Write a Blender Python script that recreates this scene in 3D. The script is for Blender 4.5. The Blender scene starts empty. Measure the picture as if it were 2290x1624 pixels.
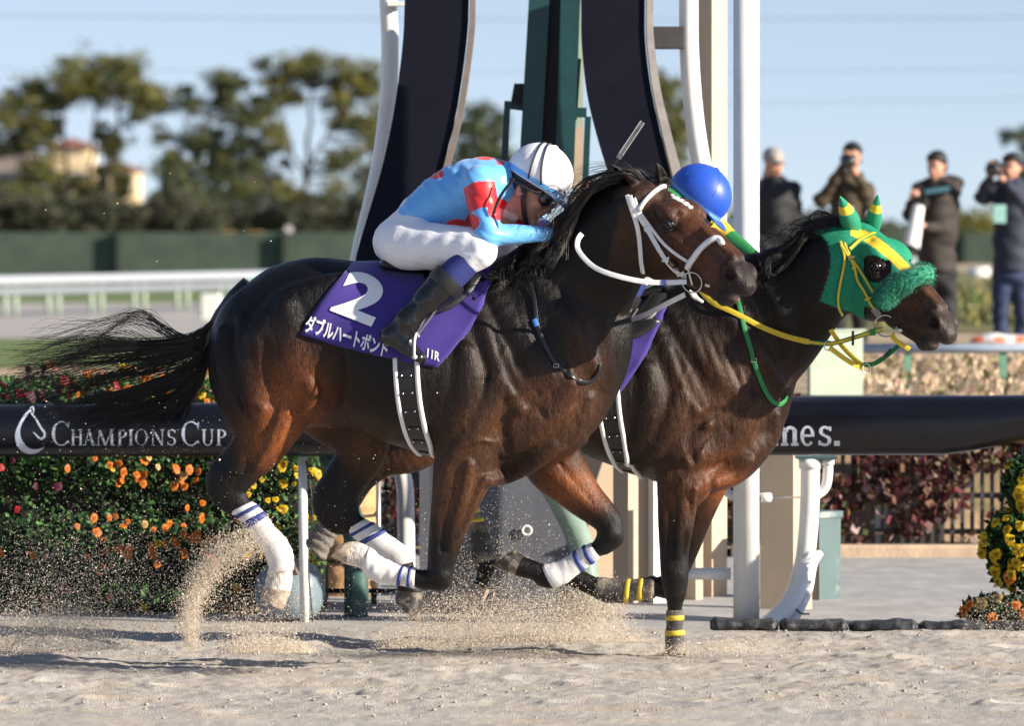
import bpy, bmesh, math, random
import numpy as np
from mathutils import Vector, Matrix
from mathutils.bvhtree import BVHTree

random.seed(7)
rng = np.random.default_rng(11)
R = math.radians
scene = bpy.context.scene

# ------------------------------------------------------------------ camera, sky, sun, exposure
CAM_H = 1.806           # camera height above the sand
FPX = 11170.0           # focal length in units of a 2290 wide picture
cam_data = bpy.data.cameras.new("camera")
cam = bpy.data.objects.new("camera", cam_data)
scene.collection.objects.link(cam)
scene.camera = cam
cam.location = (0, 0, CAM_H)
cam.rotation_euler = (R(90), 0, 0)
cam_data.sensor_width = 36.0
cam_data.sensor_fit = 'HORIZONTAL'
cam_data.lens = 36.0 * FPX / 2290.0
cam_data.shift_y = -312.0 / 2290.0
cam_data.clip_start = 0.5
cam_data.clip_end = 3000.0
cam_data.dof.use_dof = True
cam_data.dof.focus_distance = 20.0
cam_data.dof.aperture_fstop = 3.8

SUN_AZ, SUN_EL = R(112), R(21)      # azimuth clockwise from the view axis
world = bpy.data.worlds.new("World")
scene.world = world
world.use_nodes = True
wn = world.node_tree.nodes
bg = wn["Background"]
sky = wn.new("ShaderNodeTexSky")
sky.sky_type = 'NISHITA'
sky.sun_disc = False
sky.sun_elevation = SUN_EL
sky.sun_rotation = SUN_AZ
sky.air_density = 1.0
sky.dust_density = 0.0
sky.ozone_density = 1.0
sky.altitude = 800
# clear winter air: the band just above the horizon is taken a little higher up the sky, and the
# picture's cool white balance tints sky light
wl = world.node_tree.links
wtc = wn.new("ShaderNodeTexCoord")
wadd = wn.new("ShaderNodeVectorMath"); wadd.operation = 'ADD'; wadd.inputs[1].default_value = (0, 0, 0.11)
wnm = wn.new("ShaderNodeVectorMath"); wnm.operation = 'NORMALIZE'
wl.new(wtc.outputs["Generated"], wadd.inputs[0]); wl.new(wadd.outputs[0], wnm.inputs[0]); wl.new(wnm.outputs[0], sky.inputs[0])
wmul = wn.new("ShaderNodeMix"); wmul.data_type = 'RGBA'; wmul.blend_type = 'MULTIPLY'; wmul.inputs["Factor"].default_value = 1.0
SKY_TINT = (1.36, 1.17, 1.16)
wmul.inputs["B"].default_value = (*SKY_TINT, 1)
wl.new(sky.outputs[0], wmul.inputs["A"]); wl.new(wmul.outputs["Result"], bg.inputs[0])
bg.inputs[1].default_value = 0.072
sd = bpy.data.lights.new("sun", 'SUN')
sd.energy = 5.0
sd.angle = R(0.6)
sd.color = (1.0, 0.90, 0.76)
sun = bpy.data.objects.new("sun", sd)
scene.collection.objects.link(sun)
sdir = Vector((math.sin(SUN_AZ) * math.cos(SUN_EL), math.cos(SUN_AZ) * math.cos(SUN_EL), math.sin(SUN_EL)))
sun.rotation_euler = (-sdir).to_track_quat('-Z', 'Y').to_euler()
sun.location = (12, -4, 9)
vs = scene.view_settings
vs.view_transform = 'Standard'
vs.look = 'None'
vs.exposure = 1.0
vs.gamma = 1.0
vs.use_curve_mapping = False
scene.cycles.use_denoising = True
scene.cycles.max_bounces = 6
scene.cycles.transparent_max_bounces = 8

# ------------------------------------------------------------------ helpers
def P(u, v, Y):
    """point at distance Y seen at picture position (u, v) of the 2290 x 1624 picture"""
    return np.array([(u - 1145.0) * Y / FPX, Y, CAM_H - (v - 500.0) * Y / FPX])

def gY(v, z=0.0):
    """distance of ground of height z seen at picture row v"""
    return FPX * (CAM_H - z) / (v - 500.0)

def proj(p):
    p = np.asarray(p, float)
    return np.stack([1145 + FPX * p[..., 0] / p[..., 1], 500 + FPX * (CAM_H - p[..., 2]) / p[..., 1]], -1)

WO = {}
def link(o):
    scene.collection.objects.link(o)
    return o

def wloc(o):
    return WO.get(o.name, np.zeros(3)) if o is not None else np.zeros(3)

def tag(o, label=None, cat=None, group=None, kind=None):
    if label: o["label"] = label
    if cat: o["category"] = cat
    if group: o["group"] = group
    if kind: o["kind"] = kind
    return o

def empty(name, loc, parent=None):
    o = link(bpy.data.objects.new(name, None))
    o.empty_display_size = 0.1
    if parent is not None:
        o.parent = parent
    o.location = Vector(np.asarray(loc, float) - wloc(parent))
    WO[o.name] = np.asarray(loc, float)
    return o

def mesh_data(name, verts, faces, mats, smooth=True, col=None, fmat=None):
    me = bpy.data.meshes.new(name)
    verts = np.asarray(verts, np.float32)
    if isinstance(faces, np.ndarray):
        n, k = faces.shape
        me.vertices.add(len(verts)); me.vertices.foreach_set("co", verts.ravel())
        me.loops.add(n * k); me.loops.foreach_set("vertex_index", faces.astype(np.int32).ravel())
        me.polygons.add(n)
        me.polygons.foreach_set("loop_start", np.arange(0, n * k, k, dtype=np.int32))
        me.polygons.foreach_set("loop_total", np.full(n, k, np.int32))
        me.update(calc_edges=True)
        me.validate()
    else:
        me.from_pydata(verts.tolist(), [], faces)
        me.update()
    for m in (mats if isinstance(mats, (list, tuple)) else [mats]):
        me.materials.append(m)
    if smooth:
        me.polygons.foreach_set("use_smooth", np.ones(len(me.polygons), bool))
    if fmat is not None:
        me.polygons.foreach_set("material_index", np.asarray(fmat, np.int32))
    if col is not None:
        a = me.color_attributes.new("Col", 'FLOAT_COLOR', 'POINT')
        c = np.ones((len(verts), 4), np.float32); c[:, :3] = col
        a.data.foreach_set("color", c.ravel())
    return me

def mob(name, verts, faces, mats, parent=None, smooth=True, col=None, fmat=None, origin=None):
    """one mesh object with its origin at its base"""
    verts = np.asarray(verts, float)
    if origin is None:
        lo, hi = verts.min(0), verts.max(0)
        origin = np.array([(lo[0] + hi[0]) / 2, (lo[1] + hi[1]) / 2, lo[2]])
    me = mesh_data(name, verts - origin, faces, mats, smooth, col, fmat)
    o = link(bpy.data.objects.new(name, me))
    if parent is not None:
        o.parent = parent
    o.location = Vector(origin - wloc(parent))
    WO[o.name] = origin
    return o

class MB:
    """collects simple solids into one mesh"""
    def __init__(s):
        s.v, s.f = [], []
    def add(s, v, f):
        n = len(s.v)
        s.v.extend([tuple(map(float, p)) for p in v]); s.f.extend([tuple(i + n for i in q) for q in f])
        return s
    def box(s, lo, hi, bev=0.0):
        x0, y0, z0 = lo; x1, y1, z1 = hi
        b = min(bev, (x1 - x0) * .45, (y1 - y0) * .45, (z1 - z0) * .45)
        if b <= 0:
            v = [(x, y, z) for z in (z0, z1) for (x, y) in ((x0, y0), (x1, y0), (x1, y1), (x0, y1))]
            return s.add(v, [(3, 2, 1, 0), (4, 5, 6, 7), (0, 1, 5, 4), (1, 2, 6, 5), (2, 3, 7, 6), (3, 0, 4, 7)])
        rings = []
        for (z, i) in ((z0, b), (z0 + b, 0), (z1 - b, 0), (z1, b)):
            rings.append([(x0 + i + (b if not i else 0), y0 + i, z), (x1 - i - (b if not i else 0), y0 + i, z),
                          (x1 - i, y0 + i + (b if not i else 0), z), (x1 - i, y1 - i - (b if not i else 0), z),
                          (x1 - i - (b if not i else 0), y1 - i, z), (x0 + i + (b if not i else 0), y1 - i, z),
                          (x0 + i, y1 - i - (b if not i else 0), z), (x0 + i, y0 + i + (b if not i else 0), z)])
        v = [p for r in rings for p in r]; f = [tuple(range(7, -1, -1)), tuple(range(24, 32))]
        for k in range(3):
            for j in range(8):
                f.append((k * 8 + j, k * 8 + (j + 1) % 8, k * 8 + 8 + (j + 1) % 8, k * 8 + 8 + j))
        return s.add(v, f)
    def obox(s, c, ax, half):
        """oriented box: centre, 3 axes, 3 half sizes"""
        c = np.asarray(c, float); ax = [np.asarray(a, float) / np.linalg.norm(a) for a in ax]
        v = []
        for k in (-1, 1):
            for (i, j) in ((-1, -1), (1, -1), (1, 1), (-1, 1)):
                v.append(c + ax[0] * half[0] * i + ax[1] * half[1] * j + ax[2] * half[2] * k)
        return s.add(v, [(3, 2, 1, 0), (4, 5, 6, 7), (0, 1, 5, 4), (1, 2, 6, 5), (2, 3, 7, 6), (3, 0, 4, 7)])
    def tube(s, pts, r, n=12, caps=True, up=None):
        pts = np.asarray(pts, float)
        rr = np.full(len(pts), r, float) if np.isscalar(r) else np.asarray(r, float)
        T = np.gradient(pts, axis=0); T /= np.linalg.norm(T, axis=1)[:, None] + 1e-12
        u = np.array(up, float) if up is not None else np.array([0.13, 0.31, 0.94])
        v, f = [], []
        for i, (p, t) in enumerate(zip(pts, T)):
            u = u - t * u.dot(t)
            if np.linalg.norm(u) < 1e-6: u = np.cross(t, [1, 0.2, 0])
            u = u / np.linalg.norm(u); w = np.cross(t, u)
            for k in range(n):
                a = 2 * math.pi * k / n
                v.append(p + rr[i] * (u * math.cos(a) + w * math.sin(a)))
        for i in range(len(pts) - 1):
            for k in range(n):
                f.append((i * n + k, i * n + (k + 1) % n, (i + 1) * n + (k + 1) % n, (i + 1) * n + k))
        if caps:
            f.append(tuple(range(n - 1, -1, -1))); f.append(tuple((len(pts) - 1) * n + k for k in range(n)))
        return s.add(v, f)
    def strap(s, pts, side, w, t):
        """flat band along pts, width w along side vectors, thickness t"""
        pts = np.asarray(pts, float); side = np.asarray(side, float)
        if side.ndim == 1: side = np.repeat(side[None], len(pts), 0)
        T = np.gradient(pts, axis=0); T /= np.linalg.norm(T, axis=1)[:, None] + 1e-12
        side = side - T * (side * T).sum(1)[:, None]; side /= np.linalg.norm(side, axis=1)[:, None] + 1e-12
        nrm = np.cross(T, side); v, f = [], []
        for p, a, b in zip(pts, side, nrm):
            for (i, j) in ((-.5, -.32), (-.42, -.5), (.42, -.5), (.5, -.32), (.5, .32), (.42, .5), (-.42, .5), (-.5, .32)):
                v.append(p + a * w * i + b * t * j)
        n = 8
        for i in range(len(pts) - 1):
            for k in range(n):
                f.append((i * n + k, i * n + (k + 1) % n, (i + 1) * n + (k + 1) % n, (i + 1) * n + k))
        f.append(tuple(range(n - 1, -1, -1))); f.append(tuple((len(pts) - 1) * n + k for k in range(n)))
        return s.add(v, f)
    def prism(s, poly, d):
        """extrude a planar polygon by vector d"""
        n = len(poly); d = np.asarray(d, float)
        v = [np.asarray(p, float) for p in poly] + [np.asarray(p, float) + d for p in poly]
        f = [tuple(range(n - 1, -1, -1)), tuple(range(n, 2 * n))]
        for k in range(n):
            f.append((k, (k + 1) % n, n + (k + 1) % n, n + k))
        return s.add(v, f)
    def build(s, name, mat, parent=None, smooth=False, **kw):
        o = mob(name, s.v, s.f, mat, parent, smooth, **kw)
        return o

def autosmooth(o, ang=35):
    me = o.data
    bm = bmesh.new(); bm.from_mesh(me)
    bmesh.ops.recalc_face_normals(bm, faces=bm.faces)
    for e in bm.edges:
        e.smooth = not (len(e.link_faces) == 2 and e.calc_face_angle(0) > R(ang))
    for f in bm.faces: f.smooth = True
    bm.to_mesh(me); bm.free()
    return o

def cr(pts, n):
    """Catmull-Rom resample of an (m,k) array, n samples per span"""
    p = np.asarray(pts, float)
    if p.ndim == 1: p = p[:, None]
    if len(p) == 2:
        t = np.linspace(0, 1, n + 1)[:, None]
        return p[0] * (1 - t) + p[1] * t
    q = np.vstack([2 * p[0] - p[1], p, 2 * p[-1] - p[-2]])
    out = []
    for i in range(1, len(q) - 2):
        for k in range(n):
            t = k / n
            a, b, c, d = q[i - 1], q[i], q[i + 1], q[i + 2]
            out.append(.5 * ((2 * b) + (-a + c) * t + (2 * a - 5 * b + 4 * c - d) * t * t + (-a + 3 * b - 3 * c + d) * t ** 3))
    out.append(q[-2])
    return np.array(out)

def sstep(a, b, x):
    t = np.clip((x - a) / (b - a), 0, 1)
    return t * t * (3 - 2 * t)

# ------------------------------------------------------------------ materials
MATS = {}
def pm(name, base=(.5, .5, .5), rough=.5, metal=0., var=.12, vscale=18., bump=0., bscale=60., attr=False, spec=.5,
       sheen=0., coat=0., trans=0., stretch=None, var2=None, dirt=None, sss=0.):
    """procedural principled material: noise colour variation, noise bump, optional colour attribute"""
    if name in MATS: return MATS[name]
    m = bpy.data.materials.new(name); MATS[name] = m
    m.use_nodes = True
    nt = m.node_tree; N = nt.nodes; L = nt.links
    b = N["Principled BSDF"]
    tc = N.new("ShaderNodeTexCoord")
    src = tc.outputs["Object"]
    if stretch:
        mp = N.new("ShaderNodeMapping"); mp.inputs["Scale"].default_value = stretch
        L.new(src, mp.inputs[0]); src = mp.outputs[0]
    no = N.new("ShaderNodeTexNoise"); no.inputs["Scale"].default_value = vscale; no.inputs["Detail"].default_value = 5
    L.new(src, no.inputs["Vector"])
    if attr:
        at = N.new("ShaderNodeAttribute"); at.attribute_name = "Col"; cs = at.outputs["Color"]
    else:
        rgb = N.new("ShaderNodeRGB"); rgb.outputs[0].default_value = (*base, 1); cs = rgb.outputs[0]
    mr = N.new("ShaderNodeMapRange")
    mr.inputs["From Min"].default_value = .3; mr.inputs["From Max"].default_value = .7
    mr.inputs["To Min"].default_value = 1 - var; mr.inputs["To Max"].default_value = 1 + var
    L.new(no.outputs["Fac"], mr.inputs["Value"])
    vm = N.new("ShaderNodeVectorMath"); vm.operation = 'SCALE'
    L.new(cs, vm.inputs[0]); L.new(mr.outputs[0], vm.inputs["Scale"])
    out = vm.outputs[0]
    if dirt:
        col, sc, lo, hi = dirt
        n2 = N.new("ShaderNodeTexNoise"); n2.inputs["Scale"].default_value = sc; n2.inputs["Detail"].default_value = 8
        n2.inputs["Roughness"].default_value = .65
        L.new(tc.outputs["Object"], n2.inputs["Vector"])
        m2 = N.new("ShaderNodeMapRange"); m2.inputs["From Min"].default_value = lo; m2.inputs["From Max"].default_value = hi
        L.new(n2.outputs["Fac"], m2.inputs["Value"])
        mx = N.new("ShaderNodeMix"); mx.data_type = 'RGBA'
        L.new(m2.outputs[0], mx.inputs["Factor"]); L.new(out, mx.inputs["A"]); mx.inputs["B"].default_value = (*col, 1)
        out = mx.outputs["Result"]
    L.new(out, b.inputs["Base Color"])
    b.inputs["Roughness"].default_value = rough
    b.inputs["Metallic"].default_value = metal
    b.inputs["Specular IOR Level"].default_value = spec
    if sheen: b.inputs["Sheen Weight"].default_value = sheen
    if coat: b.inputs["Coat Weight"].default_value = coat
    if trans: b.inputs["Transmission Weight"].default_value = trans
    if sss:
        b.inputs["Subsurface Weight"].default_value = sss
        b.inputs["Subsurface Radius"].default_value = (.01, .004, .002)
    if bump:
        n3 = N.new("ShaderNodeTexNoise"); n3.inputs["Scale"].default_value = bscale; n3.inputs["Detail"].default_value = 6
        L.new(src, n3.inputs["Vector"])
        bp = N.new("ShaderNodeBump"); bp.inputs["Strength"].default_value = bump; bp.inputs["Distance"].default_value = .01
        L.new(n3.outputs["Fac"], bp.inputs["Height"]); L.new(bp.outputs[0], b.inputs["Normal"])
    return m

# ------------------------------------------------------------------ implicit surfaces
class SDF:
    """sculpting with smoothly blended solids on a grid, in a local frame (s forward, w to the viewer, z up)"""
    def __init__(s, lo, hi, h):
        s.lo = np.array(lo, np.float64); s.h = h
        s.n = np.ceil((np.array(hi) - s.lo) / h).astype(int) + 1
        s.F = np.full(s.n, 0.5, np.float32)
        s.ax = [(s.lo[i] + h * np.arange(s.n[i])).astype(np.float32) for i in range(3)]
    def region(s, lo, hi):
        i0 = np.clip(np.floor((np.asarray(lo) - s.lo) / s.h).astype(int), 0, s.n)
        i1 = np.clip(np.ceil((np.asarray(hi) - s.lo) / s.h).astype(int) + 1, 0, s.n)
        sl = tuple(slice(a, b) for a, b in zip(i0, i1))
        X = s.ax[0][sl[0]][:, None, None]; Y = s.ax[1][sl[1]][None, :, None]; Z = s.ax[2][sl[2]][None, None, :]
        return sl, X, Y, Z
    def merge(s, sl, d, k):
        a = s.F[sl]
        if a.size == 0: return
        if k > 0:
            hh = np.maximum(k - np.abs(a - d), 0) / k
            s.F[sl] = np.minimum(a, d) - hh * hh * k * .25
        else:
            s.F[sl] = np.minimum(a, d)
    def cut(s, sl, d, k):
        a = s.F[sl]; b = -d
        if a.size == 0: return
        hh = np.maximum(k - np.abs(a - b), 0) / max(k, 1e-6)
        s.F[sl] = np.maximum(a, b) + hh * hh * k * .25
    @staticmethod
    def _cone(X, Y, Z, a, b, ra, rb, qa, qb, ax):
        ab = b - a; L2 = float(ab @ ab) + 1e-9
        px, py, pz = X - a[0], Y - a[1], Z - a[2]
        t = np.clip((px * ab[0] + py * ab[1] + pz * ab[2]) / L2, 0, 1)
        dx, dy, dz = px - t * ab[0], py - t * ab[1], pz - t * ab[2]
        d2 = dx * dx + dy * dy + dz * dz
        if qa != 1 or qb != 1:
            q = qa + t * (qb - qa)
            dw = dx * ax[0] + dy * ax[1] + dz * ax[2]
            d2 = d2 + dw * dw * (1 / (q * q) - 1)
        return np.sqrt(np.maximum(d2, 0)) - (ra + t * (rb - ra))
    def chain(s, C, r, q=None, ax=(0, 1, 0), k=.03, sub=False):
        C = np.asarray(C, float); r = np.asarray(r, float); ax = np.asarray(ax, float)
        q = np.ones(len(C)) if q is None else np.asarray(q, float)
        m = (r * np.maximum(q, 1)).max() + k + 3 * s.h
        lo, hi = C.min(0) - m, C.max(0) + m
        sl, X, Y, Z = s.region(lo, hi)
        shp = s.F[sl].shape
        D = np.full(shp, 9., np.float32)
        for i in range(len(C) - 1):
            mm = max(r[i] * max(q[i], 1), r[i + 1] * max(q[i + 1], 1)) + k + 3 * s.h
            l2 = np.minimum(C[i], C[i + 1]) - mm; h2 = np.maximum(C[i], C[i + 1]) + mm
            s2, X2, Y2, Z2 = s.region(l2, h2)
            rel = tuple(slice(b.start - a.start, b.stop - a.start) for a, b in zip(sl, s2))
            d = s._cone(X2, Y2, Z2, C[i], C[i + 1], r[i], r[i + 1], q[i], q[i + 1], ax)
            D[rel] = np.minimum(D[rel], d)
        (s.cut if sub else s.merge)(sl, D, k)
    def loft(s, st, k=.03):
        """trunk from sections: rows (s, z_top, z_bottom, halfwidth)"""
        st = np.asarray(st, float)
        A = cr(st, 12)
        o = np.argsort(A[:, 0]); A = A[o]
        m = A[:, 3].max() + k + 3 * s.h
        sl, X, Y, Z = s.region((A[0, 0], -m, A[:, 2].min() - .05), (A[-1, 0], m, A[:, 1].max() + .05))
        xs = X[:, 0, 0]
        t = np.interp(xs, A[:, 0], A[:, 1]); b = np.interp(xs, A[:, 0], A[:, 2]); w = np.interp(xs, A[:, 0], A[:, 3])
        zc = ((t + b) / 2)[:, None, None]; hz = np.maximum((t - b) / 2, .004)[:, None, None]; hw = np.maximum(w, .004)[:, None, None]
        kx = (Z - zc) / hz
        # a little fuller below than above: shift of the widest line
        d = (np.sqrt(kx ** 2 + (Y / (hw * (1 - .10 * np.clip(kx, -1, 1)))) ** 2) - 1) * np.minimum(hz, hw)
        s.merge(sl, d.astype(np.float32), k)
    def surf_w(s, sx, z, side=1):
        """outermost w of the surface at (s, z)"""
        ws = np.arange(0, s.n[1]) * s.h + s.lo[1]
        i = int(np.clip(round((sx - s.lo[0]) / s.h), 0, s.n[0] - 1)); kz = int(np.clip(round((z - s.lo[2]) / s.h), 0, s.n[2] - 1))
        ins = np.where(s.F[i, :, kz] < 0)[0]
        if len(ins) == 0: return None
        return ws[ins[-1]] if side > 0 else ws[ins[0]]
    def cone(s, a, b, ra, rb, q=1., ax=(0, 1, 0), k=.03, sub=False):
        s.chain([a, b], [ra, rb], [q, q], ax, k, sub)
    def ell(s, c, rad, M=None, k=.03, sub=False):
        c = np.asarray(c, float); rad = np.asarray(rad, float)
        M = np.eye(3) if M is None else np.asarray(M, float)   # rows: axes
        m = rad.max() + k + 3 * s.h
        sl, X, Y, Z = s.region(c - m, c + m)
        px, py, pz = X - c[0], Y - c[1], Z - c[2]
        k0 = 0.; k1 = 0.
        for i in range(3):
            e = (px * M[i][0] + py * M[i][1] + pz * M[i][2])
            k0 = k0 + (e / rad[i]) ** 2; k1 = k1 + (e / rad[i] ** 2) ** 2
        k0 = np.sqrt(k0); k1 = np.sqrt(k1) + 1e-9
        d = (k0 * (k0 - 1) / k1).astype(np.float32)
        (s.cut if sub else s.merge)(sl, d, k)
    def mesh(s, iso=0., F=None):
        """surface nets"""
        F = (s.F if F is None else F) - iso
        S = F < 0
        n = np.array(F.shape) - 1
        c = np.zeros(n, np.int8)
        for i in (0, 1):
            for j in (0, 1):
                for k in (0, 1):
                    c += S[i:i + n[0], j:j + n[1], k:k + n[2]]
        act = (c > 0) & (c < 8)
        I = np.argwhere(act)
        idx = np.full(n, -1, np.int64); idx[act] = np.arange(len(I))
        acc = np.zeros((len(I), 3)); cnt = np.zeros(len(I))
        offs = [(i, j, k) for i in (0, 1) for j in (0, 1) for k in (0, 1)]
        val = {o: F[I[:, 0] + o[0], I[:, 1] + o[1], I[:, 2] + o[2]].astype(float) for o in offs}
        for o in offs:
            for a in range(3):
                if o[a] == 0:
                    o2 = list(o); o2[a] = 1; o2 = tuple(o2)
                    A, B = val[o], val[o2]
                    cr_ = (A < 0) != (B < 0)
                    t = np.where(cr_, A / np.where(np.abs(A - B) < 1e-12, 1, A - B), 0)
                    p = np.array(o, float)[None].repeat(len(I), 0); p[:, a] += t
                    acc += p * cr_[:, None]; cnt += cr_
        V = s.lo + s.h * (I + acc / cnt[:, None])
        Q = []
        for a in range(3):
            b, c2 = (a + 1) % 3, (a + 2) % 3
            sl0 = [slice(0, None)] * 3; sl1 = [slice(0, None)] * 3
            sl0[a] = slice(0, -1); sl1[a] = slice(1, None)
            cross = S[tuple(sl0)] != S[tuple(sl1)]
            E = np.argwhere(cross)
            ok = (E[:, b] > 0) & (E[:, c2] > 0) & (E[:, b] < n[b]) & (E[:, c2] < n[c2]); E = E[ok]
            ins = S[E[:, 0], E[:, 1], E[:, 2]]
            def cell(db, dc):
                e = E.copy(); e[:, b] -= db; e[:, c2] -= dc
                return idx[e[:, 0], e[:, 1], e[:, 2]]
            q = np.stack([cell(1, 1), cell(0, 1), cell(0, 0), cell(1, 0)], 1)
            q[ins] = q[ins][:, ::-1]
            Q.append(q)
        return V, np.vstack(Q)
    def sample(s, p):
        """trilinear value at points"""
        g = (np.asarray(p) - s.lo) / s.h
        i = np.clip(np.floor(g).astype(int), 0, s.n - 2); f = np.clip(g - i, 0, 1)
        r = 0
        for a in (0, 1):
            for b in (0, 1):
                for c in (0, 1):
                    r = r + s.F[i[:, 0] + a, i[:, 1] + b, i[:, 2] + c] * np.where(a, f[:, 0], 1 - f[:, 0]) * np.where(b, f[:, 1], 1 - f[:, 1]) * np.where(c, f[:, 2], 1 - f[:, 2])
        return r

def relax(V, Q, it=2, lam=.5):
    """Laplacian smoothing of a quad mesh"""
    n = len(V); e = np.vstack([Q[:, [0, 1]], Q[:, [1, 2]], Q[:, [2, 3]], Q[:, [3, 0]]])
    deg = np.bincount(e.ravel(), minlength=n).astype(float)
    for _ in range(it):
        S = np.zeros_like(V)
        for a in range(3):
            S[:, a] = np.bincount(e[:, 0], V[e[:, 1], a], n) + np.bincount(e[:, 1], V[e[:, 0], a], n)
        V = V + lam * (S / np.maximum(deg, 1)[:, None] - V)
    return V

class Frame:
    """local frame of a running horse: s along its course, w to the viewer's side, z up"""
    def __init__(s, u0, Y0, yaw):
        s.c, s.s = math.cos(yaw), math.sin(yaw)
        s.x0, s.y0 = (u0 - 1145) * Y0 / FPX, Y0
        s.Fw = np.array([s.c, -s.s, 0]); s.Nw = np.array([-s.s, -s.c, 0]); s.O = np.array([s.x0, s.y0, 0])
        s.M = np.stack([s.Fw, s.Nw, np.array([0, 0, 1.])])
    def loc(s, u, v, w=0.):
        m = (u - 1145.) / FPX
        ss = (m * (s.y0 - w * s.c) - s.x0 + w * s.s) / (s.c + m * s.s)
        Y = s.y0 - ss * s.s - w * s.c
        return np.array([ss, w, CAM_H - (v - 500.) * Y / FPX])
    def world(s, p):
        return s.O + np.asarray(p) @ s.M
    def wl(s, p):
        """world to local"""
        return (np.asarray(p) - s.O) @ s.M.T
    def vec(s, d):
        return np.asarray(d, float) @ s.M.T
    def pairs(s, L, n=4):
        """stations (u1,v1,u2,v2,w,halfwidth) -> resampled centres, radii, squash"""
        C, r, q = [], [], []
        for (u1, v1, u2, v2, w, hw) in L:
            a, b = s.loc(u1, v1, w), s.loc(u2, v2, w)
            rad = np.linalg.norm(a - b) / 2
            C.append((a + b) / 2); r.append(rad); q.append(hw / rad)
        A = cr(np.hstack([np.array(C), np.array(r)[:, None], np.array(q)[:, None]]), n)
        return A[:, :3], A[:, 3], A[:, 4]
    def cents(s, L, n=4):
        """stations (u,v,w,radius in m,squash)"""
        A = cr(np.array([np.hstack([s.loc(a[0], a[1], a[2]), [a[3], a[4] if len(a) > 4 else 1.]]) for a in L]), n)
        return A[:, :3], A[:, 3], A[:, 4]
# ------------------------------------------------------------------ horses
class Head:
    """head frame: a along the face from the poll, l to the horse's right, n out of the forehead"""
    def __init__(s, fr, u, v, w, A, roll, scale=1.0, anchor=(.238, .09, -.051)):
        s.fr = fr; s.sc = scale
        A = np.array(A, float); A /= np.linalg.norm(A)
        L = np.cross(A, [0, 0, 1.]); L /= np.linalg.norm(L); D = np.cross(L, A)
        c, sn = math.cos(roll), math.sin(roll)
        L, D = L * c - D * sn, D * c + L * sn
        s.Aw, s.Lw, s.Dw = A, L, D
        s.A, s.L, s.D = fr.vec(A), fr.vec(L), fr.vec(D)
        s.M = np.stack([s.A, s.L, s.D])
        s.P0 = fr.loc(u, v, w) - scale * (np.array(anchor) @ s.M)
    def h(s, a, l, n):
        return s.P0 + s.sc * (a * s.A + l * s.L + n * s.D)
    def inv(s, p):
        return ((np.asarray(p) - s.P0) @ s.M.T) / s.sc
    def W(s, a, l, n):
        return s.fr.world(s.h(a, l, n))

def head_sdf(S, H, hard=1.0):
    k = H.sc
    st = [(-.03, -.02, -.17, .068), (.02, .004, -.20, .076), (.08, .014, -.265, .083), (.15, .018, -.298, .090), (.21, .014, -.285, .090),
          (.27, .004, -.245, .080), (.34, -.008, -.222, .067), (.41, -.018, -.200, .058), (.48, -.028, -.180, .051),
          (.53, -.036, -.164, .050), (.575, -.052, -.150, .048), (.605, -.072, -.144, .042)]
    A = cr(np.array(st), 3)
    C = [H.h(a, 0, (t + b) / 2) for a, t, b, w in A]; r = (A[:, 1] - A[:, 2]) / 2 * k; q = A[:, 3] * k / r
    S.chain(C, r, q, H.L, .02)
    for sg in (1, -1):
        S.ell(H.h(.145, sg * .062, -.150), np.array([.100, .030, .098]) * k, H.M, .022)      # cheek
        S.ell(H.h(.205, sg * .078, -.030), np.array([.046, .026, .036]) * k, H.M, .018)      # brow
        S.cone(H.h(.25, sg * .080, -.085), H.h(.40, sg * .052, -.092), .014 * k, .008 * k, k=.016)   # facial crest
        S.cone(H.h(.10, sg * .066, -.035), H.h(.19, sg * .078, -.020), .02 * k, .022 * k, k=.02)
        S.cone(H.h(.36, sg * .022, -.020), H.h(.52, sg * .018, -.038), .018 * k, .016 * k, k=.02)    # nasal bone edges
        S.ell(H.h(.20, sg * .040, .004), np.array([.05, .03, .02]) * k, H.M, .02)
        S.ell(H.h(.238, sg * .100, -.052), np.array([.024, .020, .017]) * k, H.M, .008, sub=True)    # eye socket
        S.ell(H.h(.555, sg * .044, -.082), np.array([.046, .022, .038]) * k, H.M, .014)      # nostril rim
        S.ell(H.h(.45, sg * .060, -.115), np.array([.06, .016, .03]) * k, H.M, .02, sub=True)
        S.ell(H.h(.563, sg * .070, -.082), np.array([.030, .032, .020]) * k, H.M, .007, sub=True)   # nostril
        S.cone(H.h(.49, sg * .056, -.156), H.h(.60, sg * .036, -.146), .0035 * k, .0045 * k, k=.006, sub=True)  # mouth line
        S.ell(H.h(.585, sg * .02, -.118), np.array([.034, .026, .026]) * k, H.M, .012)       # upper lip
    S.cone(H.h(.36, 0, -.200), H.h(.555, 0, -.182), .036 * k, .026 * k, q=.95, ax=H.L, k=.02)       # jaw bars
    S.ell(H.h(.556, 0, -.174), np.array([.034, .034, .022]) * k, H.M, .012)                  # lower lip, chin
    S.ell(H.h(.530, 0, -.202), np.array([.028, .026, .022]) * k, H.M, .012)

def ear(S, H, base, tip, out, r=.030, k=.012):
    b, t = np.asarray(base), np.asarray(tip)
    ax = np.asarray(out, float)
    ts = [0, .22, .5, .78, 1.0]; rr = [.8, 1.05, .9, .52, .14]
    m = t - b
    bend = np.cross(m, ax); bend /= np.linalg.norm(bend) + 1e-9
    C = [b + m * x + ax * (.10 * np.linalg.norm(m) * math.sin(math.pi * x)) * .3 for x in ts]
    S.chain(cr(np.array(C), 3), cr(np.array(rr) * r, 3)[:, 0], np.full(13, .62), ax, k)
    C2 = [c + ax * r * .52 for c in C[1:4]]
    S.chain(C2, np.array([.62, .55, .25]) * r, [.75, .75, .7], ax, .006, sub=True)

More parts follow.
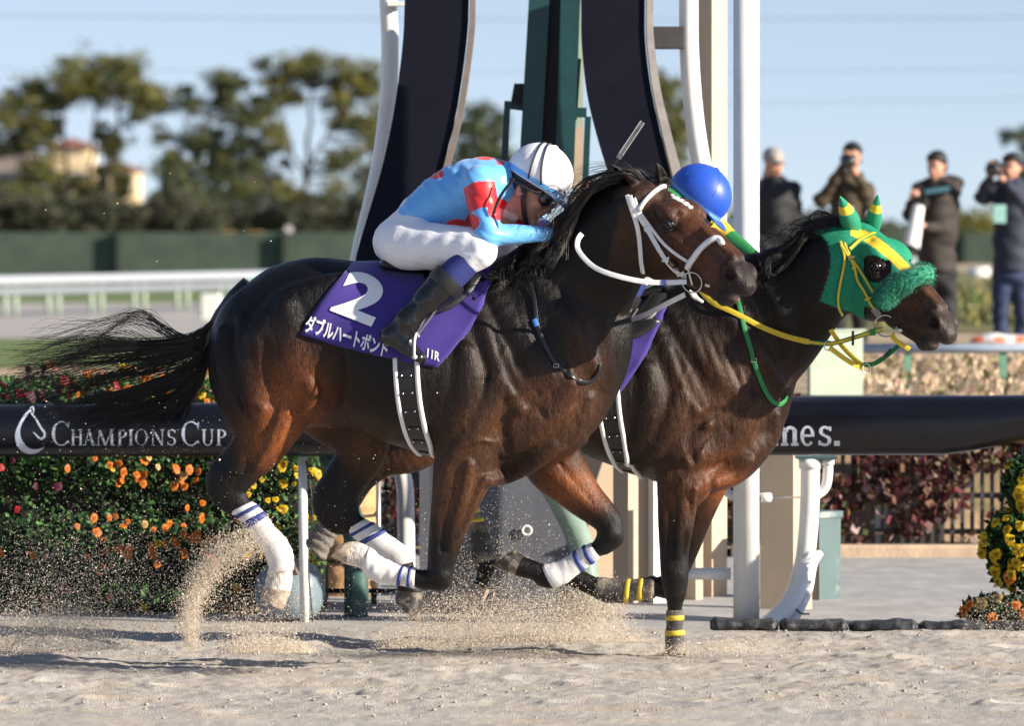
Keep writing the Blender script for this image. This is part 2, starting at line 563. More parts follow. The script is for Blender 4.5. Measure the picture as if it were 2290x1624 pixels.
def hoof(fr, cor, sole, w, hw, name, mat, parent, dw=0.):
    """cor, sole: (heel u,v, toe u,v)"""
    rings = []
    for (t, bul) in ((0, .96), (.25, 1.0), (.6, 1.03), (.93, 1.05), (1.0, 1.0)):
        q = [cor[i] * (1 - t) + sole[i] * t for i in range(4)]
        a, b = fr.loc(q[0], q[1], w + dw * t), fr.loc(q[2], q[3], w + dw * t)
        c = (a + b) / 2; e1 = (b - a) / 2; e2 = np.array([0, hw * (1 + .18 * t), 0])
        ring = []
        for k in range(20):
            th = 2 * math.pi * k / 20
            ca, sa = math.cos(th), math.sin(th)
            ring.append(c + e1 * ca * bul + e2 * sa * (1 if ca > -.2 else 1 - .25 * (-.2 - ca)) * bul)
        rings.append(ring)
    a, b = np.array(rings[-1]).mean(0), np.array(rings[0]).mean(0)
    inner = [a + (p - a) * .72 + (b - a) * .10 for p in np.array(rings[-1])]
    rings.append(inner)
    V = np.array(rings).reshape(-1, 3); n = 20; f = []
    for i in range(len(rings) - 1):
        for k in range(n):
            f.append((i * n + k, i * n + (k + 1) % n, (i + 1) * n + (k + 1) % n, (i + 1) * n + k))
    f.append(tuple(range(n - 1, -1, -1))); f.append(tuple((len(rings) - 1) * n + k for k in range(n)))
    o = mob(name, fr.world(V), f, mat, parent)
    return autosmooth(o, 50)

def wrap(fr, L, off, name, mat, parent, n=26, sub=6, wr=.0012, lo=0., hi=1., seed=0):
    """bandage tube round leg stations (u1,v1,u2,v2,w,hw)"""
    P1 = np.array([np.hstack([fr.loc(a[0], a[1], a[4]), fr.loc(a[2], a[3], a[4]), [a[5]]]) for a in L])
    A = cr(P1, sub)
    i0, i1 = int(round(lo * (len(A) - 1))), int(round(hi * (len(A) - 1)))
    A = A[i0:i1 + 1]; V = []
    rg = np.random.default_rng(seed); ph = rg.uniform(0, 6.28, 6)
    for i, q in enumerate(A):
        a, b = q[:3], q[3:6]; c = (a + b) / 2; e = (b - a) / 2; le = np.linalg.norm(e); e /= le
        fl = -.003 if i in (0, len(A) - 1) else 0
        for k in range(n):
            th = 2 * math.pi * k / n
            wv = wr * (math.sin(i * 1.7 + th + ph[0]) + .8 * math.sin(i * .9 - 2 * th + ph[1]) + .7 * math.sin(2.6 * i + 3 * th + ph[2]))
            V.append(c + e * (le + off + wv + fl) * math.cos(th) + np.array([0, 1, 0]) * (q[6] + off + wv + fl) * math.sin(th))
    f = []
    m = len(A)
    for i in range(m - 1):
        for k in range(n):
            f.append((i * n + k, i * n + (k + 1) % n, (i + 1) * n + (k + 1) % n, (i + 1) * n + k))
    f.append(tuple(range(n - 1, -1, -1))); f.append(tuple((m - 1) * n + k for k in range(n)))
    return mob(name, fr.world(np.array(V)), f, mat, parent)

def hair(name, guides, n, mat, parent, seg=14, r0=.0011, r1=.00025, spread=.012, curl=.006, seed=1, tipspread=3., shortness=.35, pairs=None, lock=14):
    """strands between guide curves (list of (m,3) world arrays), three sided tapering tubes"""
    rg = np.random.default_rng(seed)
    G = np.array([cr(g, 8)[np.linspace(0, (len(g) - 1) * 8, seg).round().astype(int)] for g in guides])
    m = len(G)
    t = np.linspace(0, 1, seg)
    i = rg.integers(0, m - 1, n) if pairs is None else np.array(pairs)[rg.integers(0, len(pairs), n)]
    fr_ = rg.uniform(0, 1, n)[:, None, None]
    S = G[i] * (1 - fr_) + G[np.minimum(i + 1, m - 1)] * fr_
    clump = rg.integers(0, max(n // lock, 1), n)
    co = rg.normal(0, 1, (clump.max() + 1, 3)); cph = rg.uniform(0, 6.28, (clump.max() + 1, 3)); cfq = rg.uniform(1.0, 2.6, clump.max() + 1)
    amp = spread * (.25 + tipspread * t ** 1.6)
    if lock > 14:                       # strands of a lock follow the same line
        fr_c = rg.uniform(0, 1, clump.max() + 1); ic = i[:clump.max() + 1] if len(i) > clump.max() else i
        i = ic[clump % len(ic)]; fr_ = np.clip(fr_c[clump] + rg.normal(0, .12, n), 0, 1)[:, None, None]
        S = G[i] * (1 - fr_) + G[np.minimum(i + 1, m - 1)] * fr_
    S = S + (co[clump][:, None, :] * .8 + rg.normal(0, .30 if lock > 14 else .35, (n, 1, 3)) * (1 - .45 * t[None, :, None] * (lock > 14))) * amp[None, :, None]
    S = S + curl * (np.sin(cph[clump][:, None, :] + (cfq[clump][:, None, None] * 5.0) * t[None, :, None])) * (t ** 1.2)[None, :, None] * 3
    L = 1 - shortness * rg.uniform(0, 1, n) ** 2
    # shorten strands by resampling along their length
    for k in range(n):
        tt = t * L[k]
        x = tt * (seg - 1); a = np.minimum(np.floor(x).astype(int), seg - 2); f = (x - a)[:, None]
        S[k] = S[k][a] * (1 - f) + S[k][a + 1] * f
    rad = (r0 + (r1 - r0) * t ** 1.3)
    T = np.gradient(S, axis=1); T /= np.linalg.norm(T, axis=2)[..., None] + 1e-9
    ref = np.array([.2, -1., .15]); e1 = np.cross(T, ref); e1 /= np.linalg.norm(e1, axis=2)[..., None] + 1e-9
    e2 = np.cross(T, e1)
    V = np.stack([S + rad[None, :, None] * (e1 * math.cos(a) + e2 * math.sin(a)) for a in (0, 2.094, 4.189)], 2)  # n,seg,3,3
    V = V.reshape(-1, 3)
    base = (np.arange(n)[:, None, None] * seg + np.arange(seg - 1)[None, :, None]) * 3
    k = np.arange(3)[None, None, :]; k2 = (k + 1) % 3
    Q = np.stack([base + k, base + k2, base + 3 + k2, base + 3 + k], -1).reshape(-1, 4)
    return mob(name, V, Q, mat, parent)

def coat_material():
    """short glossy hair: streaky colour and bump along the lie of the coat, skin folds, uneven gloss, dried sand"""
    m = pm("horse_coat", attr=True, rough=.42, var=.25, vscale=7., spec=.24)
    nt = m.node_tree; N, L = nt.nodes, nt.links; b = N["Principled BSDF"]
    tc = N.new("ShaderNodeTexCoord")
    def noise(scale, det, rough=.5, sc=(1, 1, 1), rot=(0, 0, 0)):
        mp = N.new("ShaderNodeMapping"); mp.inputs["Scale"].default_value = sc; mp.inputs["Rotation"].default_value = rot; L.new(tc.outputs["Object"], mp.inputs[0])
        n = N.new("ShaderNodeTexNoise"); n.inputs["Scale"].default_value = scale; n.inputs["Detail"].default_value = det; n.inputs["Roughness"].default_value = rough
        L.new(mp.outputs[0], n.inputs["Vector"]); return n.outputs["Fac"]
    hairs = noise(300, 5, .6, (1, 1, .16), (0, .35, 0))
    folds = noise(24, 8, .62, (1.5, 1.5, .55), (0, .5, 0))
    broad = noise(6, 4, .5, (1, 1, .7))
    def rng_(src, a, b2, c2, d):
        r = N.new("ShaderNodeMapRange"); r.inputs["From Min"].default_value = a; r.inputs["From Max"].default_value = b2; r.inputs["To Min"].default_value = c2; r.inputs["To Max"].default_value = d
        L.new(src, r.inputs["Value"]); return r.outputs[0]
    # streaks in the colour
    old = b.inputs["Base Color"].links[0].from_socket
    sc_ = N.new("ShaderNodeVectorMath"); sc_.operation = 'SCALE'; L.new(old, sc_.inputs[0]); L.new(rng_(hairs, .34, .66, .38, 1.8), sc_.inputs["Scale"])
    sc2 = N.new("ShaderNodeVectorMath"); sc2.operation = 'SCALE'; L.new(sc_.outputs[0], sc2.inputs[0]); L.new(rng_(folds, .3, .7, .72, 1.3), sc2.inputs["Scale"])
    L.new(sc2.outputs[0], b.inputs["Base Color"])
    b1 = N.new("ShaderNodeBump"); b1.inputs["Strength"].default_value = .6; b1.inputs["Distance"].default_value = .004
    b2 = N.new("ShaderNodeBump"); b2.inputs["Strength"].default_value = .45; b2.inputs["Distance"].default_value = .014
    L.new(folds, b2.inputs["Height"]); L.new(hairs, b1.inputs["Height"])
    L.new(b2.outputs[0], b1.inputs["Normal"]); L.new(b1.outputs[0], b.inputs["Normal"])
    ad = N.new("ShaderNodeMath"); ad.operation = 'ADD'
    L.new(rng_(broad, .35, .65, .31, .46), ad.inputs[0]); L.new(rng_(folds, .3, .7, -.05, .08), ad.inputs[1]); L.new(ad.outputs[0], b.inputs["Roughness"])
    return m
M_coat = coat_material()
M_hoofd = pm("hoof_dark", (.035, .03, .026), .35, var=.4, vscale=60, dirt=((.30, .25, .19), 22, .48, .66))
M_hoofl = pm("hoof_pale", (.42, .33, .25), .5, var=.25, vscale=50, dirt=((.12, .10, .08), 30, .5, .7))
M_hair = pm("horse_hair", (.010, .008, .007), .42, var=.5, vscale=40, spec=.5)
M_eye = pm("eye_dark", (.006, .004, .004), .12, spec=.4)
M_wbandage = pm("white_bandage", (.72, .70, .68), .85, var=.06, bump=.12, bscale=60, stretch=(1, 1, 1), dirt=((.50, .43, .36), 9, .54, .75))
M_navy = pm("navy_tape", (.03, .05, .22), .6, var=.15)
M_gbandage = pm("grey_boot_wrap", (.055, .052, .05), .8, var=.2, bump=.6, bscale=70, dirt=((.32, .27, .21), 12, .46, .64))
M_sbandage = pm("sanded_boot_wrap", (.20, .18, .155), .85, var=.2, bump=.6, bscale=70, dirt=((.09, .085, .08), 14, .50, .62))
M_yellow = pm("yellow_tape", (.62, .46, .04), .55, var=.1)

class Horse:
    def __init__(s, name, fr, h=.0070, lo=(-1.1, -.50, -.06), hi=(1.62, .52, 2.12)):
        s.fr = fr; s.S = SDF(lo, hi, h); s.name = name
    def torso(s, L, k=.03):
        """rows (u, v_top, v_bottom, halfwidth)"""
        st = []
        for (u, t, b, hw) in L:
            a, c = s.fr.loc(u, t, 0), s.fr.loc(u, b, 0)
            st.append((a[0], a[2], c[2], hw))
        s.S.loft(st, k)
    def finish(s, colfn, label, group=None, it=2):
        V, Q = s.S.mesh()
        V = relax(V, Q, it)
        Wd = s.fr.world(V)
        uv = proj(Wd)
        col = colfn(V, uv, s)
        s.root = mob(s.name, Wd, Q, M_coat, col=col)
        tag(s.root, label, "horse", group)
        me = s.root.data
        o = WO[s.root.name]
        s.bvh = BVHTree.FromPolygons([Vector(p) for p in Wd], [tuple(map(int, q)) for q in Q])
        return s.root
    def hit(s, u, v, off=0., back=False):
        """point on the horse seen at (u,v), pushed out by off"""
        o = Vector((0, 0, CAM_H)); d = Vector(P(u, v, 20.)) - o; d.normalize()
        loc, nrm, i, dist = s.bvh.ray_cast(o, d)
        if loc is None:
            # nearest body point to the sight line
            q = Vector(P(u, v, s.fr.y0))
            loc, nrm, i, dist = s.bvh.find_nearest(q)
        return np.array(loc) + off * np.array(nrm), np.array(nrm)
    def near(s, p, off=0.):
        loc, nrm, i, d = s.bvh.find_nearest(Vector(p))
        return np.array(loc) + off * np.array(nrm), np.array(nrm)

# ============================================================ horse 1, white bandages
f1 = Frame(1000, 20.0, R(10))
h1 = Horse("racehorse", f1)
S = h1.S
h1.torso([(470, 775, 845, .03), (475, 742, 868, .075), (485, 712, 890, .12), (505, 684, 912, .165), (535, 653, 935, .21), (575, 617, 950, .24), (620, 592, 958, .262), (700, 576, 955, .272), (780, 582, 962, .268),
          (860, 598, 988, .282), (940, 608, 1012, .288), (1020, 604, 1034, .268), (1095, 588, 1058, .232),
          (1170, 600, 1062, .205), (1240, 690, 1035, .18), (1285, 800, 1005, .14), (1310, 880, 985, .08)])
C, r, q = f1.pairs([(1070, 660, 1300, 990, 0, .20), (1100, 600, 1338, 915, 0, .185), (1130, 578, 1344, 830, 0, .16), (1165, 556, 1362, 762, .01, .138),
                    (1205, 528, 1388, 716, .03, .122), (1258, 482, 1420, 650, .055, .108), (1318, 430, 1445, 590, .08, .096), (1368, 405, 1450, 548, .11, .084), (1395, 408, 1455, 520, .125, .072)], 4)
S.chain(C, r, q, (0, 1, 0), .05)
# near hind
NH = [(480, 765, 700, 735, .085, .13), (471, 825, 703, 820, .115, .125), (488, 890, 702, 885, .135, .112), (528, 950, 672, 945, .14, .088), (516, 1003, 632, 998, .14, .064),
      (490, 1042, 590, 1036, .14, .048), (459, 1076, 556, 1080, .14, .042), (478, 1113, 551, 1106, .14, .037)]
NHc = [(516, 1146, 560, 1122, .14, .031), (538, 1165, 582, 1140, .14, .028), (568, 1204, 611, 1178, .14, .027), (590, 1236, 640, 1210, .14, .031), (603, 1264, 653, 1242, .14, .037),
       (600, 1284, 656, 1276, .14, .034), (592, 1302, 656, 1300, .14, .035), (588, 1316, 652, 1324, .14, .038)]
C, r, q = f1.pairs(NH + NHc[:1], 4); S.chain(C, r, q, k=.035)
C, r, q = f1.pairs(NHc, 3); S.chain(C, r * .93, q, k=.012)
# far hind
FH = [(560, 790, 800, 780, -.10, .12), (640, 880, 842, 890, -.12, .11), (720, 945, 872, 950, -.13, .095), (757, 1000, 868, 1000, -.13, .07), (743, 1041, 844, 1040, -.13, .055),
      (714, 1092, 808, 1086, -.13, .045), (698, 1126, 802, 1116, -.13, .041), (714, 1154, 804, 1146, -.13, .037)]
FHc = [(765, 1184, 806, 1158, -.13, .030), (788, 1198, 834, 1172, -.13, .027), (824, 1226, 872, 1200, -.13, .027), (862, 1252, 915, 1232, -.13, .032), (876, 1270, 926, 1256, -.13, .036),
       (886, 1298, 930, 1290, -.13, .031), (886, 1326, 944, 1322, -.13, .038)]
C, r, q = f1.pairs(FH + FHc[:1], 4); S.chain(C, r, q, k=.03)
C, r, q = f1.pairs(FHc, 3); S.chain(C, r * .93, q, k=.012)
# near fore
NF = [(985, 930, 1130, 930, .125, .10), (972, 1020, 1112, 1040, .135, .088), (967, 1100, 1082, 1094, .14, .072), (961, 1169, 1047, 1175, .14, .056), (957, 1226, 1028, 1226, .14, .046),
      (956, 1262, 1018, 1266, .14, .043), (958, 1294, 1010, 1298, .14, .041)]
NFc = [(985, 1272, 985, 1322, .14, .040), (955, 1274, 955, 1322, .14, .038), (931, 1272, 929, 1315, .14, .031), (905, 1269, 896, 1308, .14, .028), (877, 1259, 862, 1303, .14, .028), (850, 1246, 833, 1297, .14, .033),
       (826, 1224, 812, 1276, .14, .035), (802, 1211, 790, 1269, .14, .034), (782, 1212, 774, 1264, .14, .037)]
C, r, q = f1.pairs(NF, 4); S.chain(C, r, q, k=.03)
C, r, q = f1.pairs(NFc, 3); S.chain(C, r * .95, q, k=.014)
# far fore
FF = [(1135, 985, 1285, 960, -.12, .10), (1180, 1066, 1298, 1010, -.13, .09), (1224, 1100, 1322, 1054, -.13, .072), (1262, 1127, 1346, 1098, -.13, .060), (1301, 1147, 1374, 1140, -.13, .050),
      (1330, 1172, 1392, 1168, -.13, .045), (1336, 1192, 1394, 1200, -.13, .044)]
FFc = [(1350, 1180, 1385, 1225, -.13, .043), (1336, 1198, 1366, 1238, -.13, .040), (1322, 1215, 1342, 1246, -.13, .032), (1286, 1236, 1305, 1272, -.13, .028), (1252, 1256, 1270, 1300, -.13, .030), (1213, 1266, 1238, 1316, -.13, .036),
       (1192, 1256, 1204, 1300, -.13, .033), (1172, 1246, 1172, 1294, -.13, .034), (1158, 1240, 1152, 1288, -.13, .037)]
C, r, q = f1.pairs(FF, 4); S.chain(C, r, q, k=.03)
C, r, q = f1.pairs(FFc, 3); S.chain(C, r * .95, q, k=.014)
Hd1 = Head(f1, 1493, 503, .235, (.608, -.652, -.454), R(0), 1.10)
head_sdf(S, Hd1)

def muscle(S, fr, pts, r, pr=.012, q=.55, k=.016, side=1, taper=.35, wmin=None):
    """a muscle bulging pr out of the surface along picture points pts; pr < 0 cuts a groove"""
    C, rr = [], []
    m = len(pts)
    for i, p in enumerate(pts):
        a = fr.loc(p[0], p[1], .15 * side)
        w = S.surf_w(a[0], a[2], side)
        if w is None: continue
        if len(p) > 2: w = p[2]
        a = fr.loc(p[0], p[1], w)
        f = taper + (1 - taper) * math.sin(math.pi * (i + .5) / m) if m > 2 else 1.
        rad = r * f
        off = (rad * q - pr) if pr > 0 else -(rad * q - abs(pr))
        C.append(a + np.array([0, -side * off, 0])); rr.append(rad)
    if len(C) < 2: return
    A = cr(np.hstack([np.array(C), np.array(rr)[:, None]]), 4)
    S.chain(A[:, :3], A[:, 3], np.full(len(A), q), (0, 1, 0), k, sub=pr < 0)

def muscles(S, fr, T):
    """body muscles and the grooves between them; T maps the first horse's picture positions to this horse's"""
    M = lambda pts, r, pr=.012, k=.02, **kw: muscle(S, fr, [(*T(p[0], p[1]), *p[2:]) for p in pts], r, pr * 1.2, k=k * .72, **kw)
    M([(1085, 640), (1140, 730), (1200, 810), (1265, 880)], .060, .014, k=.03)       # shoulder blade, front
    M([(1060, 680), (1095, 770), (1130, 850), (1160, 910)], .055, .014, k=.025)
    M([(1040, 790), (1040, 860), (1020, 930), (1000, 990)], .070, .018, k=.03)       # triceps
    M([(1110, 850), (1085, 910), (1050, 970), (1020, 1010)], .060, .018, k=.02)
    M([(1270, 860), (1235, 920), (1180, 970), (1130, 1000)], .062, .015, k=.03)     # upper arm
    M([(1310, 890), (1290, 940), (1240, 985), (1190, 1020)], .06, .014, k=.02)       # pectorals
    M([(1240, 1000), (1190, 1030), (1130, 1060), (1090, 1075)], .045, .012, k=.025)
    M([(1190, 620), (1240, 690), (1290, 760), (1325, 820)], .05, .012, k=.03)
    M([(1290, 560), (1330, 620), (1350, 680), (1345, 750)], .04, .010, k=.03)        # neck
    M([(1215, 930), (1165, 880), (1130, 810), (1105, 740)], .022, -.006, k=.02)      # behind the blade
    M([(1135, 1010), (1125, 960), (1150, 910), (1200, 880)], .022, -.006, k=.03)
    M([(780, 640), (720, 670), (640, 700), (580, 760)], .10, .018, k=.05)            # croup
    M([(545, 720), (548, 790), (560, 860), (575, 920)], .055, .012, k=.025)          # hamstrings
    M([(500, 740), (500, 800), (515, 860), (540, 910)], .045, .012, k=.02)
    M([(521, 730), (522, 800), (536, 870), (556, 930)], .020, -.003, k=.03)
    M([(640, 690), (650, 770), (668, 840), (680, 890)], .075, .012, k=.04)           # thigh
    M([(590, 760), (600, 830), (615, 890), (625, 940)], .022, -.005, k=.03)
    M([(745, 800), (740, 850), (735, 900)], .05, -.012, k=.05)                       # flank hollow
    # veins and cords under the thin skin
    for vn in ([(1150, 985), (1170, 950), (1215, 930), (1250, 900), (1275, 860)], [(1040, 1000), (1075, 985), (1110, 990), (1140, 975)], [(1200, 860), (1185, 820), (1190, 780), (1175, 740)],
               [(1290, 900), (1268, 930), (1255, 965), (1225, 985)], [(1110, 900), (1125, 860), (1115, 820), (1130, 780)], [(900, 930), (850, 925), (800, 915), (760, 890)], [(960, 960), (915, 955), (860, 960)],
               [(660, 860), (640, 900), (630, 945), (610, 985)], [(690, 880), (668, 905), (655, 940)], [(1050, 900), (1035, 940), (1045, 975)], [(1320, 860), (1300, 880), (1290, 910), (1300, 945)]):
        M(vn, .0085, .0034, k=.010, taper=.75, q=.9)
    for i in range(5):
        M([(1130 + 30 * i, 660 + 22 * i), (1155 + 28 * i, 740 + 16 * i), (1185 + 24 * i, 820 + 10 * i)], .016, .0035, k=.02)
muscles(S, f1, lambda u, v: (u, v))
mm = lambda pts, r, pr=.010, **k: muscle(S, f1, pts, r, pr, **k)
mm([(1010, 1020), (995, 1080), (982, 1140), (975, 1200)], .036, .010, k=.012)
mm([(1050, 1040), (1035, 1100), (1018, 1160), (1005, 1220)], .032, .011, k=.010)
mm([(1085, 1070), (1062, 1110), (1042, 1160), (1026, 1200)], .020, .010, k=.010)
mm([(1030, 1060), (1014, 1120), (998, 1180), (990, 1230)], .014, -.003, k=.018)
mm([(640, 905), (615, 960), (590, 1005), (570, 1040)], .040, .012, k=.014)
mm([(585, 915), (565, 970), (545, 1015), (530, 1050)], .040, .012, k=.012)
mm([(612, 930), (590, 985), (562, 1035)], .014, -.003, k=.018)
mm([(690, 860), (692, 885), (680, 915)], .040, .014, k=.016)
mm([(530, 985), (505, 1030), (475, 1065)], .018, .006, k=.010)
for (p, r, pr) in [([(1215, 1030), (1255, 1070), (1295, 1110), (1330, 1145)], .034, .012), ([(1270, 1010), (1305, 1050), (1335, 1095), (1360, 1135)], .030, .012), ([(1245, 1030), (1285, 1075), (1325, 1125)], .012, -.003)]:
    pts = [(*x, -.13 + (.09 - .045 * i / 3) * .92) for i, x in enumerate(p)]
    mm(pts, r, pr, k=.010)
S.ell(f1.loc(985, 1290, .165), (.034, .02, .036), None, .012)
S.ell(f1.loc(1366, 1195, -.10), (.034, .02, .036), None, .012)
# ears
ear(S, Hd1, Hd1.h(.03, .060, -.005), f1.loc(1364, 366, .25), Hd1.Lw @ f1.M.T, .032)
ear(S, Hd1, Hd1.h(.03, -.055, -.002), f1.loc(1467, 360, .07), f1.vec((.75, -.6, -.1)), .029)
def mixc(c, m, new):
    m = np.clip(m, 0, 1)[:, None]
    return c * (1 - m) + np.array(new) * m

def bay(V, uv, hs, Hd, legs, warm, star=True):
    """dark bay coat: black points, browner shoulder and forearm, thigh warmed where the sun falls"""
    n = len(V); u, v = uv[:, 0], uv[:, 1]; z = V[:, 2]
    rg = np.random.default_rng(3)
    c = np.tile(np.array([.0036, .0026, .0024]), (n, 1))
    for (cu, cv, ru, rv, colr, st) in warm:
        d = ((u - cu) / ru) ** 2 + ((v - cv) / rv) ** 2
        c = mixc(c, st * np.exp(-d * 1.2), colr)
    return c

def leg_black(c, V, fr, pts, r):
    """black stockings around leg joints"""
    for (u, v, w, rad) in pts:
        p = fr.loc(u, v, w)
        d = np.linalg.norm(V - p, axis=1)
        c = mixc(c, sstep(rad * 1.5, rad * .8, d), (.0075, .006, .0055))
    return c

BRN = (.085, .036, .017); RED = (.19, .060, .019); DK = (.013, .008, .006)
def col1(V, uv, hs):
    c = bay(V, uv, hs, None, None, [(655, 890, 85, 95, RED, .95), (612, 990, 75, 65, RED, .9), (1030, 1090, 90, 110, BRN, .9), (1280, 1090, 90, 60, RED, .9),  # thigh red is bay tone, shaped to the sunlit area as well
            (1235, 920, 115, 100, BRN, .75), (1310, 800, 50, 120, BRN, .4), (820, 1010, 80, 60, BRN, .8), (1100, 960, 100, 70, BRN, .45), (1080, 800, 80, 110, BRN, .14)])
    h = Hd1.inv(V); onhead = sstep(-.10, .12, h[:, 0]) * (h[:, 0] < .75) * (np.abs(h[:, 1]) < .17) * sstep(-.36, -.20, h[:, 2]) * (h[:, 2] < .10)
    c = mixc(c, onhead * .85 * sstep(.16, .30, h[:, 0]) * sstep(-.20, -.08, h[:, 2]), (.115, .042, .017))
    c = mixc(c, onhead * .6 * sstep(.0, .1, h[:, 0]), (.055, .022, .011))
    eye = np.exp(-(((h[:, 0] - .24) / .045) ** 2 + ((h[:, 2] + .05) / .032) ** 2)) * (np.abs(h[:, 1]) > .05)
    c = mixc(c, onhead * eye * .85, (.012, .008, .007))
    c = mixc(c, onhead * sstep(.50, .575, h[:, 0] + .10 * (-.08 - h[:, 2]) + .02), (.022, .017, .015))
    nos = np.exp(-(((h[:, 0] - .563) / .028) ** 2 + ((h[:, 2] + .082) / .019) ** 2)) * (np.abs(h[:, 1]) < .060)
    c = mixc(c, onhead * nos * 1.2 * (h[:, 0] > .5), (.045, .006, .006))
    lip = np.exp(-(((h[:, 0] - .60) / .018) ** 2 + ((h[:, 2] + .163) / .009) ** 2))
    c = mixc(c, onhead * lip * 1.3, (.55, .36, .30))
    rg = np.random.default_rng(4)
    jag = .006 * np.sin(h[:, 0] * 260) + .005 * np.sin(h[:, 1] * 400)
    st = ((h[:, 0] - .165 - h[:, 1] * .4 + jag) / .034) ** 2 + ((h[:, 1] - .006 + jag) / .016) ** 2
    st2 = ((h[:, 0] - .21 + jag) / .026) ** 2 + ((h[:, 1] + .006 + jag) / .009) ** 2
    c = mixc(c, onhead * (h[:, 2] > -.06) * sstep(1.25, .8, np.minimum(st, st2)), (.75, .73, .70))
    c = leg_black(c, V, f1, [(500, 1085, .14, .12), (545, 1130, .14, .07), (750, 1130, -.13, .12), (740, 1060, -.13, .07), (985, 1290, .14, .08), (975, 1220, .14, .06), (930, 1295, .14, .06),
                             (1370, 1200, -.13, .09), (1190, 1275, -.13, .07), (905, 1290, -.13, .08)], 1)
    for (u, v, w, rad) in [(622, 1298, .14, .115), (800, 1240, .14, .085)]:
        d = np.linalg.norm(V - f1.loc(u, v, w), axis=1)
        c = mixc(c, sstep(rad * 1.05, rad * .9, d), (.62, .56, .50))
    return c
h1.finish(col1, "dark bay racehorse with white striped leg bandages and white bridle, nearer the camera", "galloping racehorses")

def place_eyes(hs, H, parent):
    for sg in (1, -1):
        c = hs.fr.world(H.h(.238, sg * .0835, -.050)); r = .0245 * H.sc
        V, f = [], []
        n, m = 16, 10
        for i in range(m + 1):
            th = math.pi * i / m
            for k in range(n):
                ph = 2 * math.pi * k / n
                V.append(c + r * np.array([math.sin(th) * math.cos(ph), math.sin(th) * math.sin(ph), math.cos(th)]))
        for i in range(m):
            for k in range(n):
                f.append((i * n + k, i * n + (k + 1) % n, (i + 1) * n + (k + 1) % n, (i + 1) * n + k))
        mob("eye", V, f, M_eye, parent)
        # eyelids
        for up in (1, -1):
            pts = []
            for t in np.linspace(-1, 1, 9):
                pts.append(hs.fr.world(H.h(.238 + t * .026, sg * (.102 - .016 * t * t), -.050 + up * .0185 * (1 - t * t) - .002 + .004 * t * -1)))
            MB().tube(pts, [.002, .0034, .0040, .0042, .0042, .0042, .0040, .0034, .002], 8).build("eyelid", M_lid, parent, True)
M_lid = pm("eyelid_skin", (.014, .010, .009), .35, var=.2)
place_eyes(h1, Hd1, h1.root)
# hooves and bandages
hoof(f1, (588, 1312, 652, 1322), (584, 1336, 632, 1364), .14, .040, "hoof", M_hoofl, h1.root)
hoof(f1, (886, 1320, 948, 1326), (884, 1340, 938, 1392), -.13, .042, "hoof", M_hoofd, h1.root, .01)
hoof(f1, (792, 1211, 776, 1264), (776, 1213, 741, 1245), .14, .040, "hoof", M_hoofl, h1.root)
hoof(f1, (1172, 1242, 1152, 1288), (1150, 1229, 1103, 1266), -.13, .041, "hoof", M_hoofd, h1.root)
def stripes(fr, L, off, mat, parent, sp, nm="bandage_stripe", seed=0):
    for (a, b) in sp:
        wrap(fr, L, off, nm, mat, parent, lo=a, hi=b, sub=12, wr=.0006, seed=seed)
b_ = wrap(f1, NHc[:6], .005, "leg_bandage", M_wbandage, h1.root, seed=1)
stripes(f1, NHc[:6], .0086, M_navy, b_, ((.10, .16), (.24, .30)))
b_ = wrap(f1, FHc[:5], .005, "leg_bandage", M_wbandage, h1.root, seed=2, lo=.08)
stripes(f1, FHc[:5], .0086, M_navy, b_, ((.20, .27), (.37, .44)))
b_ = wrap(f1, NFc[2:7], .005, "leg_bandage", M_wbandage, h1.root, seed=3)
stripes(f1, NFc[2:7], .0086, M_navy, b_, ((.08, .15), (.24, .31)))
b_ = wrap(f1, FFc[2:6], .005, "leg_bandage", M_wbandage, h1.root, seed=4)
stripes(f1, FFc[2:6], .0086, M_navy, b_, ((.12, .20), (.30, .38)))

# ============================================================ horse 2, green hood
f2 = Frame(1450, 20.98, R(10))
h2 = Horse("racehorse", f2, lo=(-1.25, -.50, -.10))
S = h2.S
h2.torso([(872, 800, 850, .03), (880, 765, 880, .09), (900, 725, 905, .15), (940, 690, 930, .21), (990, 662, 950, .245), (1050, 648, 962, .265), (1110, 645, 965, .27), (1180, 650, 975, .265), (1270, 662, 1003, .28), (1350, 668, 1034, .285),
          (1430, 662, 1062, .265), (1510, 645, 1086, .235), (1580, 655, 1098, .205), (1640, 740, 1085, .18), (1685, 840, 1050, .14), (1712, 910, 1010, .08)])
C, r, q = f2.pairs([(1450, 720, 1680, 1055, 0, .20), (1490, 655, 1730, 930, 0, .185), (1535, 625, 1758, 880, 0, .16), (1590, 605, 1795, 835, .01, .138),
                    (1655, 592, 1822, 795, .03, .122), (1720, 560, 1850, 748, .055, .106), (1785, 528, 1876, 712, .085, .095), (1835, 512, 1890, 670, .115, .082), (1862, 515, 1905, 630, .13, .070)], 4)
S.chain(C, r, q, (0, 1, 0), .05)
NF2 = [(1440, 950, 1610, 950, .125, .10), (1468, 1040, 1600, 1075, .135, .088), (1470, 1100, 1566, 1112, .14, .072), (1472, 1165, 1551, 1180, .14, .058), (1475, 1238, 1540, 1240, .14, .048),
       (1478, 1282, 1540, 1290, .14, .047), (1486, 1326, 1535, 1326, .14, .040)]
NF2c = [(1489, 1340, 1530, 1340, .14, .033), (1492, 1365, 1526, 1365, .14, .028), (1492, 1400, 1526, 1400, .14, .027), (1490, 1436, 1529, 1436, .14, .034), (1490, 1460, 1533, 1462, .14, .036), (1492, 1490, 1545, 1496, .14, .036)]
C, r, q = f2.pairs(NF2, 4); S.chain(C, r, q, k=.03)
C, r, q = f2.pairs(NF2c, 3); S.chain(C, r * .95, q, k=.014)
